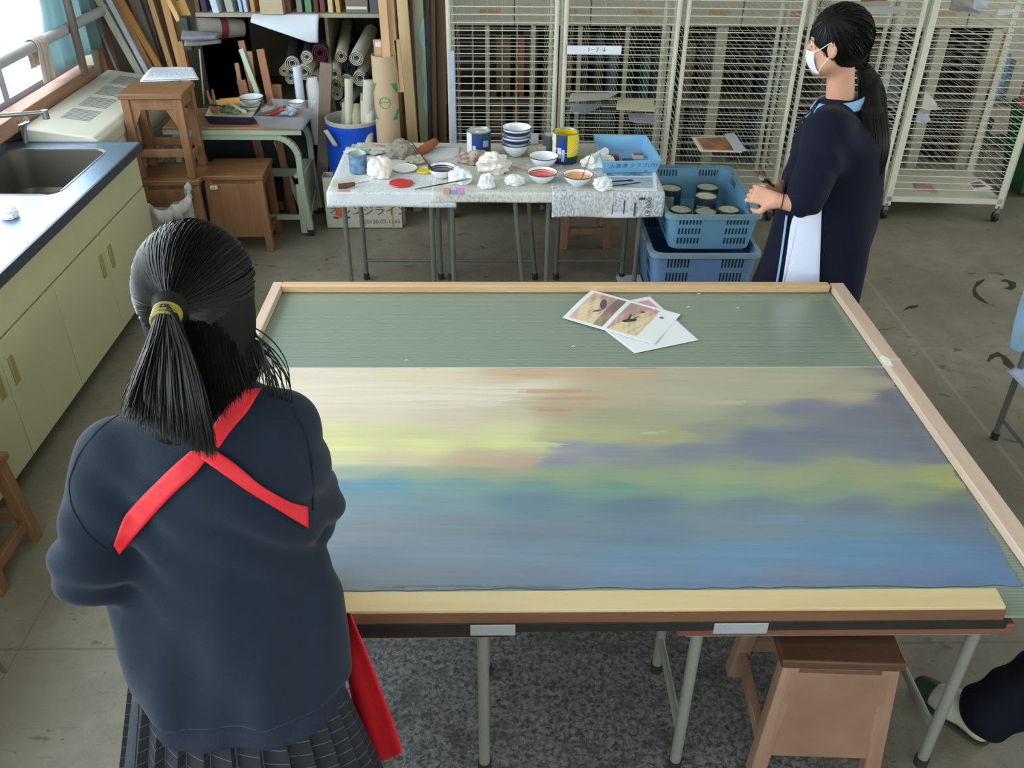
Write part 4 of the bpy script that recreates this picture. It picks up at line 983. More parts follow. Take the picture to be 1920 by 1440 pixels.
def tin_at(label, u, v, zl, h, wpx, body, lidm):
    p = PZ(u, v, zl); w = (p - CAM).dot(CF); R = wpx / 2 / FOC * w
    t = thing('paint_can', label, 'can', (p.x, p.y, zl - h))
    MB().lathe([(R * .97, 0), (R, .003), (R, h - .004), (R * .985, h)], n=32, capb=True).build('body', body, t)
    MB().lathe([(R * 1.02, h * .97), (R * 1.03, h), (R * .95, h + .002), (R * .93, h - .004)], n=32).build('rim_ring', mat('tin_rim_green', '#4c5c48', .4, .5), t)
    MB().lathe([(R * .93, h - .003), (R * .8, h - .003), (R * .78, h - .005), (R * .2, h - .005), (R * .18, h - .002), (.0001, h - .002)], n=32).build('lid', lidm, t)
    MB().grid(lambda uu, vv: Vector(((R + .0008) * math.cos(math.radians(-150 + 70 * uu)), (R + .0008) * math.sin(math.radians(-150 + 70 * uu)), h * (.15 + .6 * vv))), 10, 1).build('label_print', mat('can_label_pale', '#a8a49a', .5, var=.2, vscale=40), t)
    return t
M_lc = mat('lid_cream', '#c3c2ae', .4, .1, var=.05); M_cb = mat('can_body_dark', '#2d3348', .4, var=.3, vscale=20)
for u, v, dz_, lab in ((1258, 352, .115, 'paint can at the back left inside the upper crate'), (1327, 350, .115, 'paint can at the back middle inside the upper crate'), (1324, 367, .150, 'slightly higher paint can in the middle of the upper crate'), (1277, 392, .115, 'paint can at the front left inside the upper crate'), (1323, 396, .105, 'paint can at the front middle inside the upper crate'), (1366, 392, .115, 'paint can at the front right inside the upper crate')):
    tin_at(lab, u, v, .352 + dz_, dz_, 41, M_cb, M_lc)
p = PZ(1180, 524, 0); o = MB().box(p.x - .07, p.x + .06, p.y - .1, p.y + .02, .004, .02).build('white_board_scrap', mat('scrap_white', '#c9cdd0', .7)); tag(o, 'small pale board lying on the floor beside the lower crate', 'board')

# ------------------------------------------------------------------ drying racks
M_rk = mat('rack_cream', '#cfcdbb', .45, var=.05, vscale=10); M_wr = mat('rack_wire', '#d3d1c2', .45, var=.04)
M_cst = mat('caster_black', '#22211f', .5)
SP = .0418
def rack(label, x0, x1, yL, yR, depth, flat=False, base=True, top=1.8, color=M_rk):
    w = x1 - x0; an = math.atan2(yR - yL, w); W_ = math.hypot(w, yR - yL)
    t = thing('drying_rack', label, 'rack', (x0, yL, 0), an)
    for x in (0, W_):
        for y in (0, depth):
            if flat: mb = MB().box(x - .022, x + .022, y - .004, y + .004, .09, top).box(x - .004 + (.02 if x else -.02), x + .004 + (.02 if x else -.02), y - .004, y + .03, .09, top)
            else: mb = MB().tube([(x, y, .09), (x, y, top)], .0135, 12)
            mb.build('post', color, t)
            c = MB().tube([(x, y, .105), (x, y + .006, .07)], .010, 8).box(x - .014, x + .014, y - .006, y + .012, .035, .08).build('caster', mat('caster_fork', '#8d8f8c', .4, .6), t)
            MB().tube([(x - .011, y + .01, .032), (x + .011, y + .01, .032)], .032, 18).build('wheel', M_cst, c)
    for yy in (0, depth): MB().box(-.01, W_ + .01, yy - .004, yy + .004, .115, .15).build('base_rail', color, t, bevel=.001)
    if base: MB().box(0, W_, .004, depth - .004, .142, .148).build('base_sheet', color, t)
    n = int((top - .2) / SP)
    sh = None
    for k in range(n):
        z = .2 + k * SP
        if sh is None:
            mb = MB()
            for y, r in ((0.0, .0029), (depth, .0018)): mb.tube([(.004, y, z - z), (W_ - .004, y, 0)], r, 5)
            for i in range(7): x = W_ * (i + .5) / 7; mb.tube([(x, -.003, .003), (x, depth, .003)], .0011, 4, cap=False)
            for x in (.0, W_): mb.tube([(x, .0, 0), (x, depth, 0)], .0022, 5)
            sh = mb.build('wire_shelf', M_wr, t); sh.location = (0, 0, z)
        else:
            c = sh.copy(); link(c); c.parent = t; c.location = (0, 0, z)
    return t
YF = 5.30
def rx(u, y, v=135): return PY(u, v, y).x
R1 = rack('cream wire drying rack nearest the leaning boards', rx(843, YF), rx(1041, YF), YF, YF, .5, base=True)
R2 = rack('cream wire drying rack carrying the white 1-7 paper strip', rx(1058, YF), rx(1261, YF), YF, YF - .02, .5)
R3 = rack('cream wire drying rack just left of the girl in the jersey', rx(1279, YF - .01), rx(1484, YF), YF - .01, YF - .04, .5)
R4 = rack('cream wire drying rack directly behind the girl in the jersey', rx(1506, YF), rx(1704, YF), YF + .02, YF + .0, .5)
R5 = rack('cream drying rack with flat notched posts and a solid base at the right', rx(1724, YF), rx(1944, YF), YF, YF - .05, .52, flat=True)
# white ruler strip and label
p0, p1 = PY(846, 95, YF - .02), PY(848, 262, YF - .02)
o = MB().box(p0.x - .016, p0.x + .016, YF - .022, YF - .018, .30, p0.z).build('ruler_strip', mat('ruler_white', '#aeb9cc', .5)); tag(origin_to(o, (p0.x, YF - .02, .3)), 'long pale metal ruler hanging on the left post of the first rack', 'ruler')
p0, p1 = PY(1063, 93, YF - .03), PY(1165, 92, YF - .03); zz = p0.z
lb = MB().box(p0.x, p1.x, YF - .034, YF - .032, zz - .023, zz + .023).build('label_strip', mat('label_white', '#e3e8f4', .7)); tag(origin_to(lb, (p0.x, YF - .033, zz)), 'white paper strip reading 1-7 on the front of the second rack', 'sign')
text('1－7  ↓', .032, M_ink, face_m((p0.x + .17, YF - .0345, zz), (0, -1, 0)), lb)
# papers on the rack shelves
def rack_paper(label, quad, z, col, y=None, curl=.0, colf=None, cat='paper', varc=.06):
    q = [PZ(u, v, z) for u, v in quad]
    k = round((z - .2) / SP); zz = .2 + k * SP + .0065
    q = [Vector((a.x, a.y, 0)) for a in q]
    o = quad_sheet('paper_sheet', q, zz, 14, 14, mat('rp' + col[1:], col, .8, var=varc, vscale=20) if not colf else M_pr, colf, curl)
    return tag(o, label, cat)
def col_pic(base):
    def f(u, v):
        if not (.08 < u < .92 and .1 < v < .9): return S('#dcdad2')
        n = noise2(u * 2, v * 2, base); return S('#b5764a') if n > 0 else S('#8c5c48')
    return f
rack_paper('greyish drawing sheet hanging over a shelf of the second rack', [(1066, 196), (1130, 192), (1160, 178), (1072, 180)], .82, '#a2a19a', curl=.006)
rack_paper('grey sheet just under the drawing sheet in the second rack', [(1068, 212), (1098, 218), (1130, 200), (1072, 197)], .74, '#8f9092', curl=.004)
rack_paper('cream clipping with small dark picture in the second rack', [(1155, 210), (1228, 213), (1226, 189), (1158, 187)], .78, '#b9b398', curl=.002)
rack_paper('pale lilac sheet under the cream clipping in the second rack', [(1180, 232), (1230, 235), (1228, 218), (1176, 215)], .70, '#a8a5b0', curl=.01)
rack_paper('orange brown picture lying low in the third rack', [(1312, 285), (1392, 287), (1365, 254), (1296, 257)], .58, '#b5764a', colf=col_pic(2.0))
rack_paper('pale sheet beside the orange picture in the third rack', [(1378, 287), (1400, 284), (1376, 250), (1358, 252)], .62, '#aeb4bc')
rack_paper('white sheet high in the fourth rack above the girl', [(1600, 24), (1695, 22), (1700, 8), (1625, 12)], 1.30, '#cfd0d0', curl=.01)
rack_paper('brown print high in the fourth rack beside a white sheet', [(1612, 14), (1662, 12), (1665, 2), (1612, 3)], 1.35, '#8a5a48', varc=.3)
rack_paper('newspaper sheet on an upper shelf of the fifth rack, left', [(1776, 28), (1838, 32), (1830, 6), (1782, 8)], 1.32, '#a8a6a4', varc=.3, curl=.02)
rack_paper('pale curled sheet on an upper shelf of the fifth rack, middle', [(1820, 26), (1856, 26), (1850, 4), (1822, 6)], 1.36, '#b3b5c2', curl=.03)
rack_paper('white sheet at the upper right of the fifth rack', [(1868, 32), (1908, 26), (1900, 18), (1866, 20)], 1.33, '#d5d8dc', curl=.01)
rack_paper('pale sheet sticking out of the fifth rack left side, upper', [(1728, 205), (1768, 204), (1758, 190), (1732, 172)], .88, '#c3c3bc', curl=.03)
rack_paper('lilac sheet sticking out of the fifth rack left side, lower', [(1716, 228), (1752, 226), (1744, 214), (1722, 209)], .80, '#b4b6c6', curl=.02)
q = [PZ(u, v, .15) for u, v in ((1826, 357), (1863, 354), (1838, 336), (1812, 341))]
o = quad_sheet('paper_sheet', q, .1495, 20, 20, M_pr, lambda u, v: S('#7c3c30') if (.12 < u < .85 and .25 < v < .85) else WHT); tag(o, 'white card with dark red picture on the base of the fifth rack', 'card')
q = [PZ(u, v, .15) for u, v in ((1716, 356), (1760, 362), (1742, 342), (1712, 342))]
o = quad_sheet('paper_sheet', q, .1495, 8, 8, mat('pink_sheet', '#b5958c', .8, var=.1)); tag(o, 'faded pink sheet on the base of the fifth rack', 'paper')

# ------------------------------------------------------------------ long storage cabinet behind the racks
SY = 6.02
ez = PY(1000, 49, SY).z; ez2 = PY(1400, 60, SY).z
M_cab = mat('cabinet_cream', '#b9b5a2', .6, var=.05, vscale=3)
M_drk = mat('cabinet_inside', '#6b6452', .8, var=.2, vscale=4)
x0c = PY(822, 60, SY).x; x1c = PY(1905, 200, 6.02).x
bc = thing('storage_cabinet', 'long cream cabinet with open dark bays behind the drying racks', 'cabinet', (2.4, SY + .3, 0))
MB().box(x0c, x1c, SY + .02, BY - .01, ez, 1.95).build('upper_body', M_cab, bc, world=True)
dxs = [x0c + k * (x1c - x0c) / 8 for k in range(9)]
for k in range(8):
    d = MB().box(dxs[k] + .004, dxs[k + 1] - .004, SY, SY + .02, ez + .003, 1.945).build('door', M_cab, bc, world=True, bevel=.002)
    MB().box(dxs[k + 1] - .22, dxs[k + 1] - .09, SY - .002, SY, ez + .06, ez + .10).build('paper_label', mat('label_tan', '#b59a72', .7), d, world=True)
MB().box(x0c, x1c, SY, BY - .01, .0, .08).build('plinth', M_cab, bc, world=True)
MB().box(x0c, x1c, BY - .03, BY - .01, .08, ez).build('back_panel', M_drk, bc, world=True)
for u in (914, 999, 1085, 1172, 1245):
    x = PY(u, 135, SY).x; MB().box(x - .014, x + .014, SY, SY + .03, .08, ez).build('post', M_cab, bc, world=True)
for u in (1345, 1480, 1590, 1752, 1850):
    x = PY(u, 135, SY).x; MB().box(x - .035, x + .035, SY - .01, SY + .03, .08, ez).build('wide_post', M_cab, bc, world=True)
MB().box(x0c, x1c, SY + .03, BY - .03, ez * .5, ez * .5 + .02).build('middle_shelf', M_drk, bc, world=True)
stuffc = [(935, '#6b5a44', .50), (968, '#8a5a3c', .48), (985, '#4a4038', .52), (1025, '#5a5348', .5), (1050, '#6d4a38', .45), (1110, '#3e4240', .5), (1135, '#55646a', .42), (1200, '#4c6470', .35), (1222, '#39463c', .42), (1275, '#6a5a48', .45), (1310, '#4d4a40', .5), (1392, '#3a3c36', .5), (1430, '#56606a', .4), (1530, '#6d675a', .45), (1620, '#5c5040', .5), (1660, '#6a6f78', .35), (1700, '#4c4840', .5), (1795, '#3a3830', .5), (1836, '#8a5f3a', .52), (1858, '#5f8cc8', .36), (1875, '#3f6a5c', .3)]
CN = {'#6b5a44': 'brown', '#8a5a3c': 'rust brown', '#4a4038': 'dark brown', '#5a5348': 'taupe', '#6d4a38': 'reddish brown', '#3e4240': 'charcoal', '#55646a': 'slate', '#4c6470': 'blue grey', '#39463c': 'dark green', '#6a5a48': 'tan brown', '#4d4a40': 'olive grey', '#3a3c36': 'blackish', '#56606a': 'steel grey', '#6d675a': 'khaki', '#5c5040': 'umber', '#6a6f78': 'grey', '#4c4840': 'dark taupe', '#3a3830': 'near black', '#8a5f3a': 'orange brown', '#5f8cc8': 'bright blue', '#3f6a5c': 'sea green'}
for i, (u, c, h) in enumerate(stuffc):
    x = PY(u, 200, SY + .1).x; wd = rnd(.02, .05)
    k = 'first' if u < 1050 else 'second' if u < 1255 else 'third' if u < 1480 else 'fourth' if u < 1712 else 'fifth'
    for lev in (0, 1):
        z0 = .082 if not lev else ez * .5 + .022
        o = MB().box(-wd, wd, 0, rnd(.25, .5), 0, h * (1 if not lev else .82)).build('stored_board', mat('sb' + c[1:], c, .7, var=.2, vscale=8), bevel=.003)
        o.location = (x + (.03 if lev else 0), SY + .08 + .04 * (i % 3), z0)
        tag(o, '%s board standing on the %s cabinet shelf behind the %s rack' % (CN[c], ('lower', 'upper')[lev], k), 'board', 'boards stored in the back cabinet')
for i, (u, v, c) in enumerate(((1392, 18, '#a08070'), (1425, 36, '#967a68'), (1400, 52, '#8c6a58'))):
    pass

# ------------------------------------------------------------------ left shelving with rolls, boxes and wood
LY = 5.62
sx0, sx1 = PY(364, 15, LY).x, PY(742, 60, LY).x
szb = PY(560, 33, LY).z; szt = PY(560, 24, LY).z + .004
M_shd = mat('shelf_dark', '#7a705c', .8, var=.2, vscale=4); M_shb = mat('shelf_board', '#a09a86', .7, var=.08)
ls = thing('storage_shelving', 'tall dark shelving at the back left full of rolls and boxes', 'shelving', ((sx0 + sx1) / 2, LY + .3, 0))
MB().box(sx0, sx1, LY, BY - .03, szb, szb + .022).build('upper_shelf', M_shb, ls, world=True, bevel=.002)
MB().box(sx0, sx1, LY + .05, BY - .03, .50, .52).build('lower_shelf', M_shd, ls, world=True)
MB().box(sx0, sx1, BY - .03, BY - .01, 0, 1.9).build('back_panel', M_shd, ls, world=True)
for u in (None, 612, None):
    x = sx0 + .01 if u is None and u != 612 else PY(612, 60, LY).x
    MB().box(x - .009, x + .009, LY + .02, BY - .03, 0, szb).build('divider', M_shd, ls, world=True)
MB().box(sx1 - .02, sx1, LY + .02, BY - .03, 0, 1.9).build('side_panel', M_shd, ls, world=True)
ST = szb + .023
def onshelf(label, u0, u1, h, c, name='box', cat='box', d=.2, lean=0, yoff=.03, label2=None, dz=0):
    x0, x1 = PY(u0, 15, LY + yoff).x, PY(u1, 15, LY + yoff).x
    o = MB().hexa([(x0, LY + yoff, ST + dz), (x1, LY + yoff, ST + dz), (x1, LY + yoff + d, ST + dz), (x0, LY + yoff + d, ST + dz)], [(x0 + lean, LY + yoff, ST + h), (x1 + lean, LY + yoff, ST + h), (x1 + lean, LY + yoff + d, ST + h), (x0 + lean, LY + yoff + d, ST + h)]).build(name, mat('os' + c[1:], c, .7, var=.1, vscale=9), bevel=.002)
    return tag(origin_to(o, ((x0 + x1) / 2, LY + yoff, ST)), label, cat)
onshelf('brown board at the left end of the upper shelf', 366, 374, .34, '#6a4a38', 'board', 'board')
onshelf('dark violet folder on the upper shelf', 378, 388, .3, '#3c3450', 'folder', 'folder', lean=-.02)
onshelf('white and blue bundle leaning on the upper shelf', 398, 410, .33, '#c3cfe0', 'paper_bundle', 'paper', lean=-.05, yoff=-.01)
onshelf('crumpled pale paper bundle on the upper shelf', 424, 438, .26, '#a9a89a', 'paper_bundle', 'paper', lean=-.03)
onshelf('pale blue folder on the upper shelf, left one', 448, 454, .32, '#a3bcd6', 'folder', 'folder', lean=-.02)
onshelf('pale blue folder on the upper shelf, right one', 457, 464, .33, '#b4c6da', 'folder', 'folder', lean=-.02)
onshelf('tan strip of wood on the upper shelf', 470, 478, .36, '#b58a5c', 'wood_strip', 'board', lean=-.01)
onshelf('worn tan cardboard box standing out over the shelf edge', 487, 530, .3, '#b5a68a', 'cardboard_box', 'box', yoff=-.035, d=.3)
onshelf('brown book beside the worn cardboard box', 533, 545, .27, '#7c5240', 'book', 'book')
onshelf('grey and green bundle on the upper shelf', 556, 566, .24, '#7d8a80', 'paper_bundle', 'paper')
onshelf('green and white carton on the upper shelf', 572, 584, .24, '#5a8a6a', 'carton', 'box')
onshelf('dark red brown book on the upper shelf, left', 588, 597, .30, '#5c3428', 'book', 'book')
onshelf('dark red brown book on the upper shelf, right', 600, 609, .31, '#6a4030', 'book', 'book')
onshelf('cream board on the upper shelf', 615, 624, .36, '#c6b792', 'board', 'board')
onshelf('tan board leaning on the upper shelf', 630, 638, .36, '#c49a62', 'board', 'board', lean=-.02)
onshelf('taupe box with a white stripe on the upper shelf', 648, 690, .30, '#7d7468', 'storage_box', 'box')
p0, p1 = PY(650, 18, LY + .028).x, PY(688, 18, LY + .028).x
MB().box(p0, p1, LY + .0275, LY + .0285, ST + .02, ST + .035).build('white_stripe', mat('stripe_white', '#d8d8d2', .6), bpy.data.objects['storage_box'], world=True)
onshelf('dark grey box at the right end of the upper shelf', 693, 714, .32, '#5a5c60', 'storage_box', 'box')
# white sheet hanging from the shelf
q = [PY(597, 80, LY - .05), PY(512, 68, LY - .07), PY(470, 40, LY - .05), PY(485, 26, LY - .015), PY(600, 25, LY - .015)]
def hang(u, v):
    a = PY(474 + (598 - 474) * u, 26, LY - .012); b = PY(470 + (597 - 470) * u, 42 + 38 * min(1, u * 1.15), LY - .06 - .03 * math.sin(u * 3))
    return a.lerp(b, v) + Vector((0, -.02 * math.sin(v * PI), 0))
o = MB().grid(hang, 20, 14).build('hanging_sheet', mat('sheet_white', '#d3d9e4', .8, var=.03), solid=.001); tag(o, 'white paper sheet hanging down from the upper shelf edge', 'paper')
# paper rolls
M_rl = mat('roll_white', '#c3c1b4', .8, var=.06); M_rld = mat('roll_dark', '#23232a', .7, var=.1); M_rlr = mat('roll_wine', '#5c2434', .7, var=.1); M_rlt = mat('roll_tan', '#aaa28a', .8, var=.06)
def roll(label, u, v, rpx, y=5.50, L_=.55, m=M_rl, mo=None, turns=3, dirx=.0, dz=.12):
    p = PY(u, v, y); w = (p - CAM).dot(CF); R = rpx / FOC * w
    ax = Vector((dirx, 1, dz)).normalized(); M = ax.to_track_quat('Z', 'Y').to_matrix().to_4x4()
    t = thing('paper_roll', label, 'paper roll', tuple(p))
    mb = MB()
    for k in range(turns):
        r = R * (1 - .24 * k); n = 22; r2 = r - max(.0035, R * .09)
        if r2 < .002: break
        mb.lathe([(r2, L_), (r2, .002 * k), (r, .002 * k), (r, L_)], n=n, M=M)
    mb.build('spiral_layers', m, t)
    if mo: MB().lathe([(R * 1.02, L_), (R * 1.02, .02), (R * 1.005, .02)], n=22, M=M).build('outer_sheet', mo, t)
    return t
RL = [(548, 120, 13, M_rl, M_rld, 'thick white roll wrapped in dark paper, upper left of the roll pile'), (575, 108, 11, M_rl, M_rld, 'white roll in dark wrapping beside the wine red roll'), (600, 100, 15, M_rlr, M_rld, 'big wine red roll at the top of the roll pile'),
      (570, 136, 14, M_rl, None, 'open white roll in the middle of the left roll pile'), (545, 148, 10, M_rl, None, 'small white roll at the bottom left of the left roll pile'), (588, 150, 11, M_rl, None, 'small white roll behind the standing white tube'), (532, 134, 9, M_rlt, None, 'tan roll at the left edge of the roll pile'),
      (627, 140, 12, M_rl, None, 'tight white roll at the left of the right roll pile'), (650, 152, 12, M_rl, M_rld, 'white roll in dark wrapping in the right roll pile'), (629, 160, 12, M_rlt, None, 'tan roll below the tight white roll'), (675, 148, 14, M_rl, None, 'wide roll of many layers at the right of the pile'), (632, 178, 10, M_rl, None, 'small white roll under the tan roll'), (695, 145, 12, M_rld, None, 'dark roll beside the cardboard tube'), (646, 196, 9, M_rl, None, 'lowest small white roll above the blue barrel'), (655, 128, 10, M_rld, None, 'dark roll between the two roll piles'), (668, 110, 13, M_rl, None, 'pale roll lying high at the right of the pile'), (640, 106, 11, M_rlt, None, 'taupe roll high above the blue barrel')]
for i, (u, v, r, m, mo, lab) in enumerate(RL): roll(lab, u, v, r, 5.53 + .02 * (i % 3), .5 + .1 * (i % 3), m, mo, 3, rnd(-.1, .25))
# wood bits, boxes leaning in the left bay
def lean_box(label, pa, pb, wpx, c, name='wooden_board', cat='board', th=.02, ya=None, m=None, yb=None, ext=0):
    ya = ya or 5.5; yb = yb or ya; a = PY(*pa, ya); b = PY(*pb, yb); w = ((a + b) / 2 - CAM).dot(CF); ww = wpx / FOC * w
    d = (b - a).normalized(); b = b + d * max(0, (b.z - .012) / -d.z)
    mb = MB().beam(a, b, ww, th, (0, 1, 0))
    o = mb.build(name, m or wood('lb' + c[1:], c, '#%02x%02x%02x' % tuple(min(255, int(int(c[i:i + 2], 16) * 1.15)) for i in (1, 3, 5)), 'Z', 1, .6), bevel=.002)
    return tag(origin_to(o, tuple(b)), label, cat)
lean_box('thick brown wood offcut leaning in the left bay, topmost of its bundle', (488, 92), (510, 200), 14, '#8f6144', ya=5.46, yb=5.42)
lean_box('short wood block with a white label in the left bay', (466, 96), (478, 190), 13, '#96745a', ya=5.52, yb=5.48)
lean_box('wood block behind the labelled one in the left bay', (452, 76), (470, 150), 12, '#8c6448', ya=5.58, yb=5.54)
lean_box('green and white wrapped stick in the left bay', (452, 92), (474, 150), 9, '#a8b8a4', ya=5.50, yb=5.47, name='wrapped_stick', cat='stick')
lean_box('squat wood block at the bottom of the left bay', (518, 158), (523, 200), 18, '#8a5f40', ya=5.5, yb=5.48)
lean_box('thin pale strip in the bundle of wood in the left bay', (444, 118), (452, 165), 8, '#9c7a58', ya=5.56, yb=5.54)
lean_box('brown block with sticker at the left of the wood bundle', (452, 150), (466, 205), 16, '#8c5c46', ya=5.45, yb=5.43)
p = PY(464, 98, 5.5); 
lean_box('long folded cardboard box leaning by the roll piles', (612, 118), (606, 300), 22, '#8a7868', name='cardboard_sleeve', cat='box', ya=5.46, yb=5.43, th=.03, m=mat('card_brown', '#86766a', .8, var=.06))
o = MB().tube([PY(374, 92, 5.55), PY(384, 205, 5.5)], .006, 8).build('metal_rod', mat('rod', '#a9aca0', .35, .6)); tag(origin_to(o, PY(384, 205, 5.5)), 'thin metal rod leaning behind the stacked stools', 'rod')
# rolled cloth and newspapers at the shelf's left end
a, b = PY(372, 52, 5.6), PY(455, 52, 5.75)
cl = MB().tube([a, a.lerp(b, .5), b], [.055, .06, .05], 22).build('cloth_roll', mat('roll_beige', '#8f8a7e', .85, var=.08)); tag(origin_to(cl, a), 'beige cloth roll with a dark red band under the upper shelf', 'roll')
MB().tube([a.lerp(b, .45), a.lerp(b, .6)], .0625, 22).build('red_band', mat('band_red', '#6a1e30', .7), cl, world=True)
for k, (q, c, lab) in enumerate((([(340, 74), (406, 70), (412, 62), (345, 66)], '#84848e', 'folded grey newspapers in the bundle under the cloth roll'), ([(346, 86), (412, 78), (416, 70), (350, 76)], '#a3a4a2', 'pale folded newspapers hanging lowest under the cloth roll'))):
    qq = [PZ(u, v, 1.04 - .05 * k) for u, v in q]; qq = [Vector((p.x, p.y - .15 * (1 - k) * 0, p.z)) for p in qq]
    o = quad_sheet('newspaper_bundle', qq, 1.04 - .05 * k, 12, 8, mat('nb' + c[1:], c, .8, var=.2, vscale=24), None, .02, .02); tag(o, lab, 'newspaper')
tb_ = PY(348, 60, 5.56); o = MB().box(tb_.x - .02, tb_.x + .02, 5.55, 5.62, tb_.z - .1, tb_.z + .08).build('dark_green_box', mat('dg', '#33463f', .6)); tag(origin_to(o, tb_), 'narrow dark green box beside the newspaper bundle', 'box')

# leaning planks in the far left corner: (top u at v=0, bottom u,v, width px, colour, Y)
PL = [((185, 0), (262, 138), 13, '#b9b6a8', 5.72, 'white painted plank leaning in the corner, left one of the pair'), ((204, 0), (277, 138), 9, '#b4bcc8', 5.70, 'bluish white plank leaning in the corner, right one of the pair'),
      ((226, 0), (301, 130), 12, '#a8743c', 5.74, 'orange brown plank right beside the white planks'), ((218, 0), (284, 132), 11, '#c79a68', 5.78, 'two tone tan plank between the white and orange brown ones'),
      ((252, 0), (296, 128), 20, '#6f625a', 5.82, 'wide grey brown plank in the leaning stack'), ((268, 0), (305, 128), 14, '#5c5048', 5.86, 'dark weathered plank behind the tan ones'),
      ((282, 0), (322, 128), 10, '#bd9060', 5.76, 'narrow tan plank with a square edge in the middle of the stack'), ((297, 0), (332, 128), 9, '#6a4834', 5.84, 'dark brown plank between two tan planks'),
      ((308, 0), (341, 128), 13, '#c4965e', 5.72, 'broad tan plank in the right part of the stack'), ((326, 0), (352, 128), 11, '#b98a58', 5.80, 'rightmost long tan plank of the leaning stack'), ((338, 78), (349, 130), 10, '#b57f52', 5.66, 'short tan plank end in front of the leaning stack'),
      ((163, 30), (202, 145), 14, '#9a6a50', 5.70, 'red brown short plank leaning beside the curtain'), ((190, 32), (222, 140), 13, '#84543f', 5.76, 'dark red plank behind the short red brown one'), ((172, 20), (223, 138), 4, '#6a6c66', 5.66, 'thin grey stick leaning in the corner'), ((240, 0), (280, 130), 14, '#7a6a66', 5.92, 'mauve grey plank at the very back of the stack'), ((316, 0), (336, 40), 9, '#d2ab74', 5.62, 'pale stretcher bar end high at the right of the planks'), ((338, 0), (352, 34), 20, '#b98b52', 5.68, 'wide ochre frame corner at the top of the stack')]
for (a, b, w, c, y, lab) in PL:
    A, B = PY(*a, y + .08), PY(*b, y); d = (B - A).normalized(); full = a[1] == 0 and b[1] > 100
    if full: A = A - d * .35
    if b[1] > 100: B = B + d * max(0, (B.z - .02) / -d.z) if d.z < 0 else B
    ww = w / FOC * ((A + B) / 2 - CAM).dot(CF)
    nm = 'wooden_plank'
    o = MB().beam(A, B, ww, .018, (0, 1, 0)).build(nm, wood('pl' + c[1:], c, '#%02x%02x%02x' % tuple(min(255, int(int(c[i:i + 2], 16) * 1.14)) for i in (1, 3, 5)), 'Z', .6, .6), bevel=.002)
    tag(origin_to(o, tuple(B)), lab, 'plank')

# ------------------------------------------------------------------ green school desk with trays
M_gr = mat('desk_green', '#9fae98', .45, var=.06, vscale=8)
W_dt = wood('desk_top_wood', '#8a6344', '#a67e5a', 'X', .6, .4)
DZ = .655
df = PZ(565, 240, DZ); db = PZ(601, 203, DZ); dy0, dy1 = df.y, db.y; dx0, dx1 = -1.86, df.x
dk = thing('school_desk', 'pale green steel desk with brown top holding two trays', 'desk', ((dx0 + dx1) / 2, (dy0 + dy1) / 2, 0))
MB().box(dx0, dx1, dy0, dy1, DZ - .014, DZ).build('desktop', W_dt, dk, world=True, bevel=.003)
MB().box(dx0, dx1 - .005, dy0 - .002, dy0 + .012, DZ - .04, DZ - .014).box(dx0, dx1 - .005, dy1 - .012, dy1, DZ - .04, DZ - .014).build('top_rail', M_gr, dk, world=True)
for yy, nm in ((dy0 + .01, 'front'), (dy1 - .03, 'rear')):
    xe = dx1 - .02
    pts = [(dx0 + .05, DZ - .055), (xe - .15, DZ - .055)] + [(xe - .15 + .13 * math.sin(a), DZ - .055 - .13 * (1 - math.cos(a))) for a in [PI / 2 * k / 8 for k in range(1, 9)]] + [(xe - .02, .32), (xe + .0, .04)]
    mb = MB()
    for i in range(len(pts) - 1):
        (xa, za), (xb, zb) = pts[i], pts[i + 1]; mb.beam((xa, yy + .015, za), (xb, yy + .015, zb), .032, .032, (0, 1, 0))
    mb.build('curved_leg', M_gr, dk, world=True)
    c = MB().box(xe - .015, xe + .015, yy, yy + .03, 0.0, .045).build('foot_cap', M_cst, dk, world=True)
    MB().box(xe - .055, xe - .02, yy, yy + .012, .02, .32).build('adjust_plate', M_gr, dk, world=True)
    MB().box(dx0 + .04, dx0 + .07, yy, yy + .03, 0, DZ - .05).build('left_leg', M_gr, dk, world=True)
MB().box(dx0, dx1 - .06, dy0 + .02, dy0 + .035, .10, .13).build('cross_rail', M_gr, dk, world=True)
MB().box(dx0, dx1 - .06, dy1 - .05, dy1 - .035, .25, .30).build('cross_rail', M_gr, dk, world=True)
MB().box(dx1 - .045, dx1 - .03, dy0 + .04, dy1 - .05, .12, .36).box(dx1 - .085, dx1 - .045, dy0 + .04, dy1 - .05, .35, .365).build('side_slats', mat('slat_green', '#a9ad92', .6), dk, world=True)
MB().tube([(dx1 - .02, dy0 + .03, .10), (dx1 - .03, dy1 - .05, .17)], .009, 8).build('side_bar', M_gr, dk, world=True)
o = MB().box(-1.84, -1.12, dy1 + .004, dy1 + .018, 0, .56).build('dark_board', mat('under_desk_black', '#1d2022', .7, var=.2), bevel=.002); tag(o, 'added blackish panel behind the green school desk, darkening the space beneath it', 'board')  # added to hide the board ends and darken the space under the desk
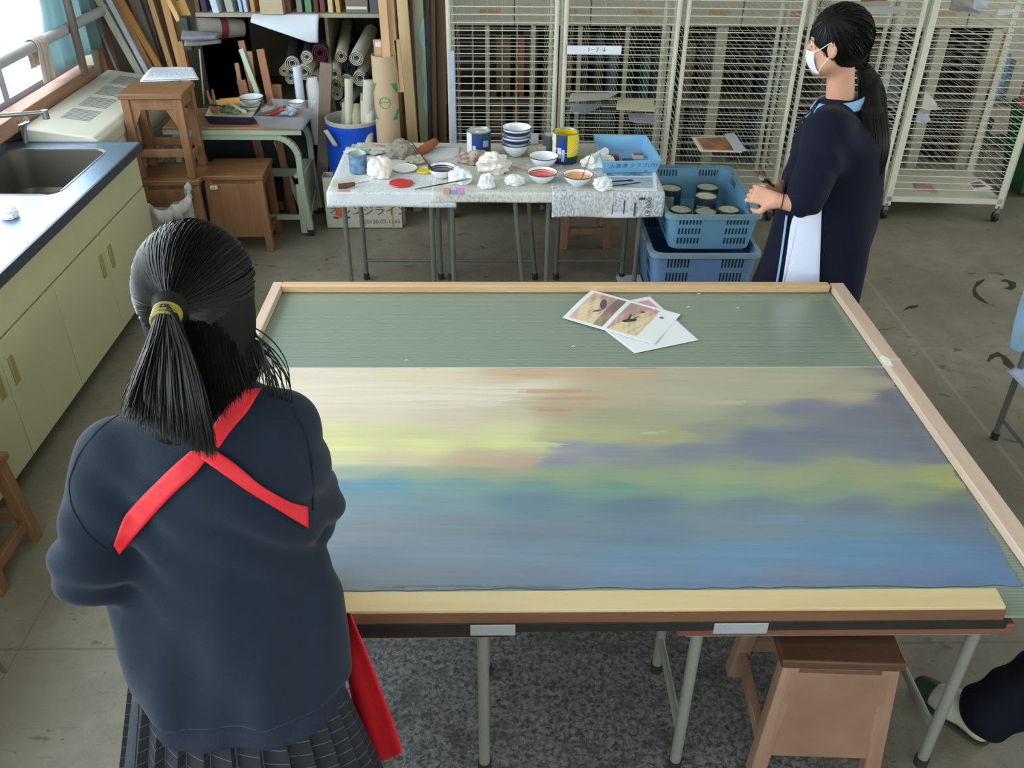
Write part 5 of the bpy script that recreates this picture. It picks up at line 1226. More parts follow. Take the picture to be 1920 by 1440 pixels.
# dark enamel tray
def tray(name, label, quad, z, h, m, mi, flare=.86, mods=None):
    rim = [PZ(u, v, z + h) for u, v in quad]; cen = sum(rim, Vector()) / 4
    rq = lambda s, zz: [Vector((cen.x + (p.x - cen.x) * s, cen.y + (p.y - cen.y) * s, zz)) for p in rim]
    ro, rb, ri, rbi = rq(1, z + h), rq(flare, z + .001), rq(.96, z + h - .001), rq(flare - .03, z + .005)
    t = thing(name, label, 'tray', tuple(cen - Vector((0, 0, h))))
    MB().add(rb + ro + ri, [(3, 2, 1, 0)] + [(i, (i + 1) % 4, 4 + (i + 1) % 4, 4 + i) for i in range(4)] + [(4 + i, 4 + (i + 1) % 4, 8 + (i + 1) % 4, 8 + i) for i in range(4)]).build('outer_shell', m, t, world=True, bevel=.004, seg=3)
    MB().add(ri + rbi, [(i, (i + 1) % 4, 4 + (i + 1) % 4, 4 + i) for i in range(4)] + [(4, 5, 6, 7)]).build('inner_face', mi, t, world=True, bevel=.003)
    return t, cen
dz0 = DZ + .001
t_, c1_ = tray('enamel_tray', 'dark navy tray with cream inside full of brushes and greens', [(382, 218), (474, 220), (492, 190), (396, 186)], dz0, .05, mat('tray_navy', '#1e2440', .3, coat=.4), mat('tray_cream', '#cfccb4', .4))
M_clear = mat('clear_plastic', '#b4bac6', .25, var=.03, alpha=.22)
t_, c2_ = tray('clear_tray', 'clear plastic tray of tubes and brushes at the right end of the desk', [(474, 218), (570, 222), (596, 188), (508, 184)], dz0, .075, M_clear, M_clear, .84)
def dk_pt(u, v, dz=.0): return PZ(u, v, DZ + dz)
M_gh = mat('greens', '#3c6a38', .6, col2='#a8b49a', vscale=40)
for i, (u, v) in enumerate(((425, 208), (440, 211), (452, 208))):
    p = dk_pt(u, v, .01); crumple('paint_tube_heap', 'crumpled green and silver paint tube in the navy tray, %s' % ('left', 'middle', 'right')[i] + ' one', 'tube', (p.x, p.y, DZ + .006), (.035, .03, .022), M_gh, 40 + i, jag=.6)
brush('wooden handled brush standing in the navy tray, left one', dk_pt(388, 170, .13), dk_pt(402, 212, .015), .010, M_bw)
brush('wooden handled brush standing in the navy tray, right one', dk_pt(398, 168, .13), dk_pt(406, 212, .015), .010, M_bw)
brush('brown brush lying across the left rim of the navy tray', dk_pt(377, 196, .06), dk_pt(424, 199, .056), .005, M_bd)
brush('pale flat brush lying over the right rim of the navy tray', dk_pt(432, 194, .07), dk_pt(462, 212, .05), .009, mat('br_pale', '#b5b0a0', .5))
o = MB().tube([dk_pt(412, 192, .075), dk_pt(450, 189, .075)], .021, 16).build('paint_roller', mat('roller_orange', '#d9a05c', .8, bump=.3)); tag(origin_to(o, dk_pt(430, 190, .075)), 'orange paint roller sleeve lying behind the navy tray', 'roller')
pb = dk_pt(472, 210); 
bowl('white patterned dish on top of the stack behind the navy tray', 0, 0, 44, .035, None, DZ + .045, at=Vector((pb.x, pb.y + .04, DZ + .045)))
bowl('white patterned dish at the bottom of the stack behind the navy tray', 0, 0, 42, .035, None, DZ + .0, at=Vector((pb.x, pb.y + .04, DZ + .002)))
bowl('small white dish inside the clear tray', 0, 0, 30, .03, None, DZ + .05, at=Vector((dk_pt(556, 200, .05).x, dk_pt(556, 200, .05).y, DZ + .04)))
o = MB().tube([dk_pt(506, 214, .03), dk_pt(532, 204, .055)], .012, 10).build('red_tube', mat('tube_red', '#c23440', .4)); tag(origin_to(o, dk_pt(515, 208, .03)), 'red capped paint tube lying in the clear tray', 'tube')
p = dk_pt(540, 214, .01); crumple('crumpled_tissue', 'blue stained white tissue in the clear tray', 'tissue', (p.x, p.y, DZ + .008), (.05, .03, .03), mat('tissue_blue', '#cfdbe4', .9, col2='#9db8cc', vscale=20), 51, jag=.5)
p = dk_pt(505, 212, .01); crumple('crumpled_tissue', 'beige scrap heap at the left of the clear tray', 'tissue', (p.x, p.y, DZ + .008), (.045, .05, .025), mat('tissue_beige', '#b9ab98', .9, var=.2, vscale=20), 52, jag=.5)
o = MB().tube([dk_pt(492, 214, .05), dk_pt(535, 200, .06)], .009, 8).build('wooden_stick', mat('stick_dark', '#6a5644', .6)); tag(origin_to(o, dk_pt(510, 207, .05)), 'dark wooden stick across the clear tray', 'stick')
# standing white tube and wrapped roll beside the desk
o = MB().lathe([(.0255, 0), (.0255, .42), (.02, .42), (.02, .40), (.0001, .40)], n=24, capb=True).build('white_tube', mat('tube_white', '#cdd6e6', .5)); pt_ = PZ(568, 196, DZ); o.location = (pt_.x, dy1 + .03, .47); tag(o, 'upright white paper tube behind the clear tray', 'tube')
o = MB().lathe([(.04, 0), (.042, .36), (.03, .40), (.0001, .395)], n=18, capb=True, sy=.6).build('wrapped_roll', mat('wrap_white', '#cfd2cf', .7, bump=.3)); o.location = (PY(590, 190, dy1 + .06).x, dy1 + .06, .42); tag(o, 'white plastic wrapped roll beside the upright tube', 'roll')

# ------------------------------------------------------------------ barrel, tube, carton
bp0 = PY(661, 219, 5.33); bz = bp0.z
Rb = 52.5 / FOC * (bp0 - CAM).dot(CF)
bl = thing('blue_barrel', 'bright blue plastic barrel full of rolled papers', 'barrel', (bp0.x, 5.33, 0))
MB().lathe([(Rb * .82, 0), (Rb * .9, .02), (Rb * .96, .1), (Rb, .3), (Rb, bz - .12), (Rb * .97, bz - .07), (Rb * 1.0, bz - .05), (Rb * .98, bz - .02)], n=48, capb=True).build('barrel_wall', mat('barrel_blue', '#1a52c8', .35, var=.04), bl)
MB().lathe([(Rb * .985, bz - .022), (Rb * .99, bz - .002), (Rb * .93, bz), (Rb * .9, bz - .02), (Rb * .85, .1), (.001, .1)], n=48).build('pale_inside', mat('barrel_inside', '#b5b5ac', .5), bl)
q0 = PY(617, 258, 5.16)
o = MB().grid(lambda u, v: PY(606 + 20 * v + 8 * u, 245 + 30 * v - 2 * u, 5.15) + Vector((0, 0, 0)), 4, 6).build('paper_tag', mat('tag_paper', '#c3bfae', .8), solid=.002); tag(o, 'pale paper slip hanging at the left side of the blue barrel', 'paper')
M_ro1 = mat('roll_ivory', '#c2c0b0', .8, var=.05); M_ro2 = mat('roll_kraft', '#a8a08a', .8, var=.06)
for u, v, top, m, r, lab in ((654, 214, 148, M_ro1, 8, 'tall thin pale roll leaning at the left in the blue barrel'), (690, 214, 150, M_ro1, 12, 'tall wide pale roll standing at the right in the blue barrel'), (668, 216, 196, M_ro2, 9, 'short brownish roll in the middle of the barrel'), (648, 219, 193, M_ro2, 8, 'short tan roll leaning to the front of the barrel'), (682, 218, 190, M_ro1, 7, 'short open roll with folded end in the barrel'), (694, 221, 205, M_rl, 9, 'low white roll at the right front of the barrel'), (677, 214, 175, M_rl, 4, 'thin white rod between the rolls in the barrel')):
    y = 5.33 + rnd(-.04, .05); A = PY(u, v, y); B = PY(u + rnd(-2, 4), top, y + .03); A = A - (B - A).normalized() * .3
    d = (B - A); L_ = d.length; M = d.to_track_quat('Z', 'Y').to_matrix().to_4x4(); R = r / FOC * (B - CAM).dot(CF)
    o = MB().lathe([(R * .9, 0), (R, L_), (R * .8, L_), (R * .75, L_ - .08), (R * .4, L_ - .08), (R * .4, L_), (R * .25, L_), (R * .2, L_ - .1)], n=18, M=M).build('rolled_paper', m); o.location = A; tag(o, lab, 'paper roll')
ct = thing('cardboard_tube', 'kraft cardboard tube with green recycling print', 'tube', (PY(724, 180, 5.2).x, 5.2, 0))
zt_ = PY(724, 102, 5.2).z; Rt = 23.0 / FOC * (PY(724, 150, 5.2) - CAM).dot(CF)
MB().lathe([(Rt, 0), (Rt, zt_), (Rt * .92, zt_), (Rt * .9, zt_ - .3), (.001, zt_ - .3)], n=40, capb=True).build('tube_wall', mat('kraft', '#b9a284', .75, var=.04, vscale=4), ct)
M_gp = mat('print_green', '#3f8f5f', .75)
def on_tube(th0, th1, z0, z1, sk=0):
    return MB().grid(lambda u, v: Vector(((Rt + .0008) * math.cos(math.radians(th0 + (th1 - th0) * u + sk * (v - .5))), (Rt + .0008) * math.sin(math.radians(th0 + (th1 - th0) * u + sk * (v - .5))), z0 + (z1 - z0) * v)), 8, 4)
for zc in (zt_ - .20, zt_ - .62):
    for th, sk in ((-160, -50), (-30, 50)):
        on_tube(th - 14, th + 18, zc, zc + .055, -sk * .6).build('green_patch', M_gp, ct); on_tube(th - 14, th + 18, zc - .15, zc - .095, sk * .6).build('green_patch', M_gp, ct)
    pts = [Vector(((Rt + .001) * math.cos(math.radians(-92 + 25 * math.cos(a))), (Rt + .001) * math.sin(math.radians(-92 + 25 * math.cos(a))), zc - .05 + .03 * math.sin(a))) for a in [2 * PI * k / 24 for k in range(24)]]
    MB().tube(pts, .0022, 5, closed=True).build('green_ring', M_gp, ct)
    MB().tube([pts[3] * .999 + Vector((0, 0, -.016)), pts[9] * .999 + Vector((0, 0, -.016)), pts[14] * .999 + Vector((0, 0, .012))], .003, 5).build('green_mark', M_gp, ct)
for u0, c, lab, y in ((722, '#c49a6c', 'long light timber bar standing in the cardboard tube, front one', 5.16), (735, '#b98e66', 'long light timber bar standing in the cardboard tube, right one', 5.2), (707, '#b07c54', 'short wooden bar with a white label in the cardboard tube', 5.2), (744, '#b5855c', 'short wooden bar at the right inside the cardboard tube', 5.2)):
    long_ = u0 in (722, 735); A = PY(u0 + 3, 104, y); B = PY(u0 - (5 if long_ else 0), 0 if long_ else 74, y)
    d = (B - A).normalized(); o = MB().beam(A - d * .2, B + d * (.3 if long_ else 0), .045 if u0 != 744 else .03, .02, (0, 1, 0)).build('timber_bar', wood('tb' + c[1:], c, '#d0ac84', 'Z', .6, .6), bevel=.002); tag(origin_to(o, A), lab, 'timber')
    if u0 == 707: q = PY(709, 83, y - .012); MB().box(q.x - .016, q.x + .016, y - .013, y - .0115, q.z - .014, q.z + .014).build('white_label', mat('lab_w', '#d9dde6', .6), o, world=True)
bx0, bx1 = PZ(613, 428, 0), PZ(757, 425, 0)
cb = thing('cardboard_carton', 'white cardboard carton with orange logo and phone number', 'box', ((bx0.x + bx1.x) / 2, bx0.y + .12, 0))
bh = PY(603, 333, bx0.y).z
M_ct = mat('carton_white', '#c6c3b4', .75, var=.04)
MB().box(bx0.x, bx1.x, bx0.y, bx0.y + .004, 0, bh).box(bx0.x, bx0.x + .004, bx0.y, bx0.y + .10, 0, bh).box(bx1.x - .004, bx1.x, bx0.y, bx0.y + .10, 0, bh).box(bx0.x, bx1.x, bx0.y + .098, bx0.y + .102, 0, bh).box(bx0.x, bx1.x, bx0.y, bx0.y + .10, 0, .004).build('carton_wall', M_ct, cb, world=True)
yb_ = bx0.y - .0005
M_br = mat('print_brown', '#7a4a34', .7); M_or = mat('print_orange', '#cf6e3c', .7)
p = PY(700, 396, yb_); text('オレンジライン', .068, M_br, face_m((p.x - .03, yb_, p.z), (0, -1, 0)), cb)
p = PY(715, 416, yb_); text('☎0120-07-1144', .036, mat('print_grey', '#6d6a62', .7), face_m((p.x - .01, yb_, p.z), (0, -1, 0)), cb)
p = PY(640, 399, yb_); MB().lathe([(.0001, 0), (.034, 0)], (p.x, yb_ - .0008, p.z), 24, Matrix.Rotation(PI / 2, 4, 'X')).build('orange_fruit', M_or, cb, world=True)
MB().beam((p.x - .05, yb_ - .0008, p.z - .028), (p.x - .02, yb_ - .0008, p.z - .035), .001, .012, (0, 0, 1)).beam((p.x + .02, yb_ - .0008, p.z - .035), (p.x + .05, yb_ - .0008, p.z - .028), .001, .012, (0, 0, 1)).build('logo_feet', M_br, cb, world=True)

# ------------------------------------------------------------------ tall boards between the tube and the first rack
def tall(label, u0, v0, u1, v1, wpx, c, y, th=.03, top=None, m=None):
    A, B = PY(u1, v1, y), PY(u0, v0, y); d = (B - A).normalized(); A = A - d * (A.z / d.z); B = B + d * .35
    ww = wpx / FOC * ((PY(u0, 100, y)) - CAM).dot(CF)
    o = MB().beam(A, B, ww, th, (0, 1, 0)).build('tall_board', m or wood('ta' + c[1:], c, '#%02x%02x%02x' % tuple(min(255, int(int(c[i:i + 2], 16) * 1.1)) for i in (1, 3, 5)), 'Z', .5, .6), bevel=.002)
    return tag(origin_to(o, tuple(A)), label, 'board')
tall('cream and tan plank standing tallest beside the cardboard tube', 754, 0, 774, 262, 20, '#c0a67c', 5.42)
tall('narrow brown board edge left of the cream plank', 742, 60, 756, 262, 7, '#6a4a34', 5.48)
tall('thin dark board just right of the cream plank', 770, 0, 782, 262, 5, '#4a3a2c', 5.45)
ab = tall('narrow board with peeling turquoise paint and paper', 783, 0, 797, 262, 20, '#8f9482', 5.47, m=mat('peel_paper', '#8f9078', .7, var=.12, vscale=10))
o2 = PY(791, 60, 5.45)
def aq(u, v):
    vv = 36 + 180 * v; wl = 789 + .045 * vv - 6 * math.sin(v * 9) ** 2 * (1 - v * .3); wr = 793.5 + .045 * vv
    p = PY(wl + (wr - wl) * u, vv, 5.452); return p
MB().grid(aq, 4, 30).build('turquoise_patch', mat('peel_turq', '#7fa8a0', .7, var=.08), ab, world=True)
tall('black framed board right of the peeling one', 802, 0, 806, 262, 7, '#242420', 5.46)
tall('dark brown frame edge beside the black one', 811, 0, 816, 262, 9, '#59402f', 5.48)
tall('brown picture frame board next to the first rack', 826, 30, 828, 262, 20, '#6a5238', 5.56)
tall('thin black frame edge in front of the brown board', 817, 0, 822, 262, 3, '#1e1c18', 5.50)

# ------------------------------------------------------------------ bin with clear bag, at the end of the sink
bn = thing('plastic_bin_bag', 'clear plastic bag hanging open over a bin by the stools', 'bag', tuple(PZ(300, 470, 0)))
bc0 = PZ(305, 362, .40) + Vector((-.01, -.06, 0)); 
def bag(u, v):
    a = u * 2 * PI; r = .15 + .012 * math.sin(a * 7 + v * 3) + .01 * math.sin(a * 13 - v * 5); r *= (1 + .12 * v)
    return Vector((bc0.x + r * math.cos(a), bc0.y + r * .85 * math.sin(a), .02 + .40 * v + .025 * math.sin(a * 2 + .5) * v))
M_bag = mat('bag_plastic', '#cfd0cc', .35, var=.05, alpha=.34)
MB().grid(bag, 80, 20).build('bag_wall', M_bag, bn, world=True)
def cuff(u, v):
    a = u * 2 * PI; r = .165 + .012 * math.sin(a * 7 + 3) + .008 * math.sin(a * 17) + .015 * math.sin(v * PI)
    return Vector((bc0.x + r * math.cos(a), bc0.y + r * .85 * math.sin(a), .42 - .07 * v + .035 * math.sin(a * 2 + .5) - .01 * math.sin(a * 9)))
MB().grid(cuff, 80, 8).build('folded_cuff', mat('bag_cuff', '#d9dbdc', .35, var=.05, alpha=.75), bn, world=True)
o = MB().lathe([(.09, 0), (.11, .28), (.105, .28), (.085, .01), (.001, .01)], n=28, capb=True).build('waste_bin', mat('bin_grey', '#a7a398', .6)); o.location = (bc0.x, bc0.y, 0); tag(o, 'grey waste bin inside the clear plastic bag', 'bin')

# ------------------------------------------------------------------ right side: green bin, red can, blue cloth table
gb = PZ(1915, 372, 0)
o = MB().hexa([(gb.x - .02, gb.y + .0, .03), (gb.x + .5, gb.y, .03), (gb.x + .5, gb.y + .28, .03), (gb.x - .02, gb.y + .28, .03)], [(gb.x - .09, gb.y - .07, .58), (gb.x + .57, gb.y - .07, .58), (gb.x + .57, gb.y + .32, .58), (gb.x - .09, gb.y + .32, .58)]).build('green_bin', mat('bin_green', '#1f5a34', .5), bevel=.01); tag(o, 'dark green bin at the right edge beside the last rack', 'bin')
rp_ = PY(1922, 205, gb.y + .1)
o = MB().lathe([(.07, 0), (.075, .01), (.075, .24), (.07, .25), (.0001, .25)], n=24, capb=True).build('red_tin', mat('tin_red', '#a8202c', .4, col2='#c8a8a0', vscale=9)); o.location = (rp_.x + .02, gb.y + .1, .582); tag(o, 'red patterned tin standing on the green bin', 'tin')
rt0 = PZ(1864, 822, 0)
RT = .60
SZ_ = .335; X0, Y1 = rt0.x, rt0.y
ch = thing('steel_chair', 'steel legged chair at the right edge with painted paper on its seat', 'chair', (X0 + .19, Y1 - .19, 0))
MB().box(X0 - .015, X0 + .40, Y1 - .40, Y1 + .012, SZ_ - .016, SZ_).build('seat', W_dt, ch, world=True, bevel=.005)
MB().box(X0 + .0, X0 + .385, Y1 + .016, Y1 + .030, .52, .74).build('backrest', W_dt, ch, world=True, bevel=.004)
for xx in (0, .385):
    for yy in (0, -.38):
        l = MB().tube([(X0 + xx, Y1 + yy, .015), (X0 + xx, Y1 + yy, .76 if yy == 0 else SZ_ - .017)], .0125, 12).build('leg', M_lega, ch, world=True)
        MB().tube([(X0 + xx, Y1 + yy, .03), (X0 + xx, Y1 + yy, 0)], .016, 12).build('rubber_foot', M_dk, l, world=True)
    MB().tube([(X0 + xx, Y1, .10), (X0 + xx, Y1 - .38, .10)], .008, 8).build('side_bar', M_lega, ch, world=True)
q = [PZ(1888, 698, SZ_), PZ(1925, 735, SZ_), PZ(1990, 705, SZ_), PZ(1945, 672, SZ_)]
o = quad_sheet('painted_paper', q, SZ_ + .0035, 10, 10, mat('paint_paper', '#8fb4d4', .8, col2='#cdbfd8', vscale=12), None, .004, .001); tag(o, 'blue and lilac painted paper lying on the chair seat at the right edge', 'paper')
def drape(u, v):
    a, b = PY(1921 - 30 * v ** .8, 536 + 116 * v, rt0.y - .02), PY(2010, 536 + 112 * v, rt0.y - .02)
    p = a.lerp(b, u); return p + Vector((0, .012 * math.sin(u * 16 + v * 3) * (v + .2) - .01, -.02 * math.sin(u * 5) * v))
o = MB().grid(drape, 30, 24).build('blue_cloth', mat('cloth_paleblue', '#8aa9c6', .9, var=.08, bump=.3), solid=.004); tag(o, 'pale blue cloth hanging over the chair back at the right edge', 'cloth')
# ------------------------------------------------------------------ people
M_skin = mat('skin', '#cf9c82', .5, var=.05, vscale=12, spec=.35)
M_hair = mat('hair_black', '#0c0b09', .7, var=.3, vscale=60, spec=.3)
M_sw = mat('sweater_navy', '#1a2533', .9, var=.06, vscale=30, bump=.12, bscale=260, sheen=.12, spec=.25)
M_rib = mat('sweater_rib', '#1c2436', .9, var=.1, vscale=60, bump=.3, bscale=300)
M_red = mat('apron_red', '#d8202c', .6, var=.05, bump=.15, bscale=60)
M_jk = mat('jersey_navy', '#0e1326', .8, var=.06, sheen=.03, spec=.2); M_jw = mat('jersey_white', '#d5ddf2', .6, var=.03); M_jb = mat('jersey_sky', '#84b4de', .6, var=.03)
M_eye = mat('eye_white', '#e8e6e0', .2); M_iris = mat('iris_brown', '#2a1a12', .2)
def V3(p): return tuple(float(x) for x in p)
def hand(s, w, d, n, side, curl=.8, spread=.10, sc=1.0):
    """palm from wrist w along d, palm facing n; thumb on the `side` (+1/-1) flank; five separate bent fingers"""
    w = Vector(w); d = Vector(d).normalized(); n = (Vector(n) - d * Vector(n).dot(d)).normalized(); x = d.cross(n) * side
    pw = .034 * sc; pl = .085 * sc
    for t in (-.75, -.25, .25, .75):
        s.cone(V3(w + x * pw * t * .7), V3(w + d * pl + x * pw * t), .015 * sc, .0125 * sc, .012, .02)
    L = [.072, .080, .074, .058]; 
    for i, t in enumerate((.85, .28, -.28, -.85)):
        b = w + d * pl + x * pw * t; dd = (d + x * spread * t).normalized(); a = 0; r = .0092 * sc; p = b; cu = curl * (1 + .12 * i)
        for k, f in enumerate((.45, .32, .23)):
            a += cu * (.75, 1.0, .7)[k]; q = p + (dd * math.cos(a) + n * math.sin(a)) * L[i] * f * sc
            s.cone(V3(p), V3(q), r, r * .9, .004, .015); p = q; r *= .9
    b = w + d * .02 * sc + x * pw * .8; a1 = b + (d * .55 + x * .75 + n * .35).normalized() * .04 * sc; a2 = a1 + (d * .8 + x * .1 + n * .55).normalized() * .032 * sc; a3 = a2 + (d * .7 - x * .25 + n * .6).normalized() * .024 * sc
    s.cone(V3(b), V3(a1), .015 * sc, .0115 * sc, .01, .02); s.cone(V3(a1), V3(a2), .0115 * sc, .010 * sc, .004, .02); s.cone(V3(a2), V3(a3), .010 * sc, .008 * sc, .004, .02)
def head(s, c, fwd, up, sc=1.0):
    """skull, jaw, nose, brow, lips and ears; returns frame"""
    f = Vector(fwd).normalized(); u = (Vector(up) - f * Vector(up).dot(f)).normalized(); r = f.cross(u)
    c = Vector(c); R = Matrix((r, f, u)).transposed()
    P = lambda a, b, z: V3(c + (r * a + f * b + u * z) * sc)
    s.ell(P(0, -.012, .018), (.074 * sc, .092 * sc, .088 * sc), .0, R)
    s.ell(P(0, .022, -.035), (.060 * sc, .068 * sc, .078 * sc), .03, R)
    s.cone(P(0, .062, -.088), P(0, .05, -.075), .022 * sc, .03 * sc, .03)
    for e in (-1, 1):
        s.cone(P(e * .045, .02, -.065), P(e * .02, .06, -.085), .018 * sc, .018 * sc, .03)
        s.ell(P(e * .036, .062, -.03), (.022 * sc, .018 * sc, .02 * sc), .02, R)
        s.ell(P(e * .031, .089, .005), (.016 * sc, .010 * sc, .010 * sc), .012, R, sub=True)
        s.cone(P(e * .015, .083, .022), P(e * .045, .072, .022), .007 * sc, .006 * sc, .012)
        s.ell(P(e * .079, .000, -.012), (.008 * sc, .019 * sc, .031 * sc), .006, R)
        s.ell(P(e * .0865, .004, -.008), (.005 * sc, .010 * sc, .018 * sc), .004, R, sub=True)
    s.cone(P(0, .086, .008), P(0, .103, -.026), .007 * sc, .011 * sc, .012)
    for e in (-1, 1): s.ell(P(e * .011, .093, -.03), (.008 * sc, .009 * sc, .006 * sc), .006, R)
    s.cone(P(-.018, .083, -.054), P(.018, .083, -.054), .006 * sc, .006 * sc, .006); s.cone(P(-.015, .081, -.064), P(.015, .081, -.064), .007 * sc, .007 * sc, .006)
    return P, R
def eyes(P, R, parent, sc=1.0):
    for e in (-1, 1):
        b = MB().lathe([(.0001, -.0095), (.007, -.007), (.0095, 0), (.007, .007), (.0001, .0095)], P(e * .031, .0765, .004), 14).build('eye', M_eye, parent, world=True)
        p = Vector(P(e * .031, .0865, .004)); MB().lathe([(.0001, 0), (.005, 0)], tuple(p), 12, R.to_4x4() @ Matrix.Rotation(-PI / 2, 4, 'X')).build('iris', M_iris, b, world=True)
def strands(name, paths, r, m, parent):
    mb = MB()
    for pts in paths: mb.tube(pts, [r * (1 - .75 * (i / (len(pts) - 1)) ** 2) for i in range(len(pts))], 3, cap=False)
    return mb.build(name, m, parent, world=True, smooth=60)
def bez(p0, p1, p2, p3, n=12):
    return [p0 * (1 - t) ** 3 + p1 * 3 * t * (1 - t) ** 2 + p2 * 3 * t * t * (1 - t) + p3 * t ** 3 for t in [k / n for k in range(n + 1)]]
def scalp_paths(c, rad, R, tie, n, face_cos=.25, low=-.75, outward=.0, seed=1, lift=.012):
    rs = random.Random(seed); out = []; c = Vector(c); Ri = R.inverted(); td = Ri @ (Vector(tie) - c); td = Vector((td.x / rad[0], td.y / rad[1], td.z / rad[2])); tl = td.length; td = td.normalized()
    while len(out) < n:
        d = Vector((rs.gauss(0, 1), rs.gauss(0, 1), rs.gauss(0, 1))).normalized()
        if d.y > face_cos + .5 * max(0, d.z) or d.z < low: continue
        if d.dot(td) > .97: continue
        pts = []; k = 9; off = rs.uniform(.0, .035)
        for i in range(k + 1):
            t = i / k; q = d.slerp(td, t) if d.dot(td) > -.98 else d
            rr = 1.0 + off * math.sin(PI * min(1, t + .15)) + .01
            if t > .75: rr = rr + (max(tl, 1.05) - rr) * ((t - .75) / .25) ** 1.5
            q = Vector((q.x * rad[0], q.y * rad[1], q.z * rad[2])) * rr; pts.append(c + R @ q)
        out.append(pts)
    return out

# ---------------- the girl at the near left, leaning over the painting, seen from behind
g1 = thing('person', 'person with dark ponytail in navy sweater and red apron straps leaning over the painting', 'person', (-.47, 1.05, 0))
hc = Vector((-.488, 1.33, 1.49)); fwd = (.05, .80, -.60); up = (0, .6, .8)
rows = [(1540, 285, 700, 1.07, .14), (1450, 265, 696, 1.075, .135), (1390, 262, 690, 1.08, .135), (1310, 246, 680, 1.10, .13), (1230, 226, 660, 1.13, .125), (1122, 206, 641, 1.165, .12), (1030, 212, 598, 1.195, .115), (950, 222, 588, 1.215, .11), (880, 205, 580, 1.235, .105), (825, 215, 560, 1.25, .095), (785, 262, 535, 1.262, .075), (755, 330, 490, 1.27, .055)]
rings = []
for v, ul, ur, y, b in rows:
    A, B = PY(ul, v, y), PY(ur, v, y); rings.append([(A.z + B.z) / 2, (A.x + B.x) / 2, y, (B.x - A.x) / 2, b, 0])
rings.sort()
h1 = .006
sk = SDF((-.98, .82, -.01), (.0, 1.75, 1.66), h1)
P1, R1_ = head(sk, hc, fwd, up)
nb = Vector((-.465, 1.275, 1.30))
sk.cone(V3(hc + Vector((0, -.02, -.06))), V3(nb), .052, .055, .03)
trunk = [(q[0], q[1], q[2] + .01, q[3] * .62, q[4] * .58) for q in rings]
sk.loft([(q[0], q[1], q[2], q[3], q[4], 0) for q in trunk], .03)

shL, shR = PY(218, 850, 1.25), PY(530, 800, 1.28)
elL, elR = PY(166, 1060, 1.13), PY(572, 950, 1.30)
haL, haR = Vector((-.62, 1.44, .72)), Vector((-.47, 1.47, .73))
for a, e, h_ in ((shL, elL, haL), (shR, elR, haR)):
    sk.cone(V3(a), V3(e), .045, .038, .03); sk.cone(V3(e), V3(h_), .038, .026, .02)
hand(sk, haL, (.25, .9, -.25), (0, -.2, -1), 1, .5); hand(sk, haR, (-.15, .9, -.2), (0, -.2, -1), -1, .75)
for sx, ax in ((-1, -.55), (1, -.37)):
    sk.cone((ax + .0, 1.11, .76), (ax - .005 * sx, 1.10, .45), .066, .055, .02); sk.cone((ax - .005 * sx, 1.09, .45), (ax, 1.04, .09), .052, .034, .03)
    sk.cone((ax, 1.03, .05), (ax + .01 * sx, 1.20, .035), .036, .03, .02)
body = sk.build('body', M_skin, g1); eyes(P1, R1_, g1)
for sx, ax in ((-1, -.55), (1, -.37)):
    s_ = SDF((ax - .08, .95, -.005), (ax + .09, 1.3, .13), .006); s_.cone((ax, 1.03, .05), (ax + .01 * sx, 1.205, .042), .043, .038, .0); s_.cone((ax, 1.03, .05), (ax, 1.04, .1), .042, .04, .02); s_.cut((0, 0, .002), (0, 0, -1)); s_.build('shoe', mat('shoe_white', '#d5d5cf', .6), g1)
sw = SDF((-1.0, .80, .52), (.02, 1.66, 1.40), .006)
sw.loft([tuple(q) for q in rings], 0)
sw.cone(V3(shL), V3(elL), .066, .060, .04); sw.cone(V3(elL), V3(elL.lerp(haL, .75)), .060, .042, .03)
sw.cone(V3(shR), V3(elR), .068, .062, .04); sw.cone(V3(elR), V3(elR.lerp(haR, .8)), .058, .042, .03)
sw.cone(V3(shL + Vector((.03, .0, .0))), V3(nb + Vector((-.05, -.0, -.03))), .052, .046, .04); sw.cone(V3(shR + Vector((-.03, 0, 0))), V3(nb + Vector((.05, 0, -.03))), .052, .046, .04)
sw.cone(V3(nb + Vector((0, 0, -.03))), V3(nb + Vector((0, .005, .012))), .066, .062, .02)
def folds(X, Y, Z):
    m = np.clip((1.15 - Z) / .35, 0, 1)
    d = -.0085 * m * np.sin(X * 34 + Z * 4 + 1.5 * np.sin(Z * 7)) - .003 * m * np.sin(X * 71 - Z * 9) - .003 * np.sin(X * 20 + Z * 24)
    # creases running into both armpits and round the elbows
    for c, k, am in ((np.array(V3(shL + Vector((.05, -.02, -.10)))), 75, .009), (np.array(V3(shR + Vector((-.02, -.02, -.12)))), 75, .009)):
        r = np.sqrt((X - c[0]) ** 2 + (Y - c[1]) ** 2 * .3 + (Z - c[2]) ** 2); d += -am * np.exp(-(r / .10) ** 2) * np.sin((X - c[0]) * k * .8 + (Z - c[2]) * k)
    for e, k in ((elL, 95), (elR, 95)):
        r = np.sqrt((X - e.x) ** 2 + (Y - e.y) ** 2 + (Z - e.z) ** 2); d += -.008 * np.exp(-(r / .09) ** 2) * np.sin((Z - e.z) * k + (X - e.x) * 25 + (Y - e.y) * 30)
    return d
sw.disp(folds); bv0 = sw.bvh()
_B0, _B1 = [bv0.ray_cast(CAM, ray(450, v).normalized())[0] for v in (1414, 1368)]
hemz, ribt = _B0.z, _B1.z; _D0 = sw.D.copy(); sw.cut((0, 0, ribt), (0, 0, -1))
swo = sw.build('sweater', M_sw, g1, 3)
bv = sw.bvh()
_zs = [q[0] for q in rings]; q1 = tuple(float(np.interp(ribt, _zs, [q[k] for q in rings])) for k in range(6))
swr = SDF((-1.0, .80, .52), (.02, 1.66, 1.40), .006); swr.D = _D0 + .007
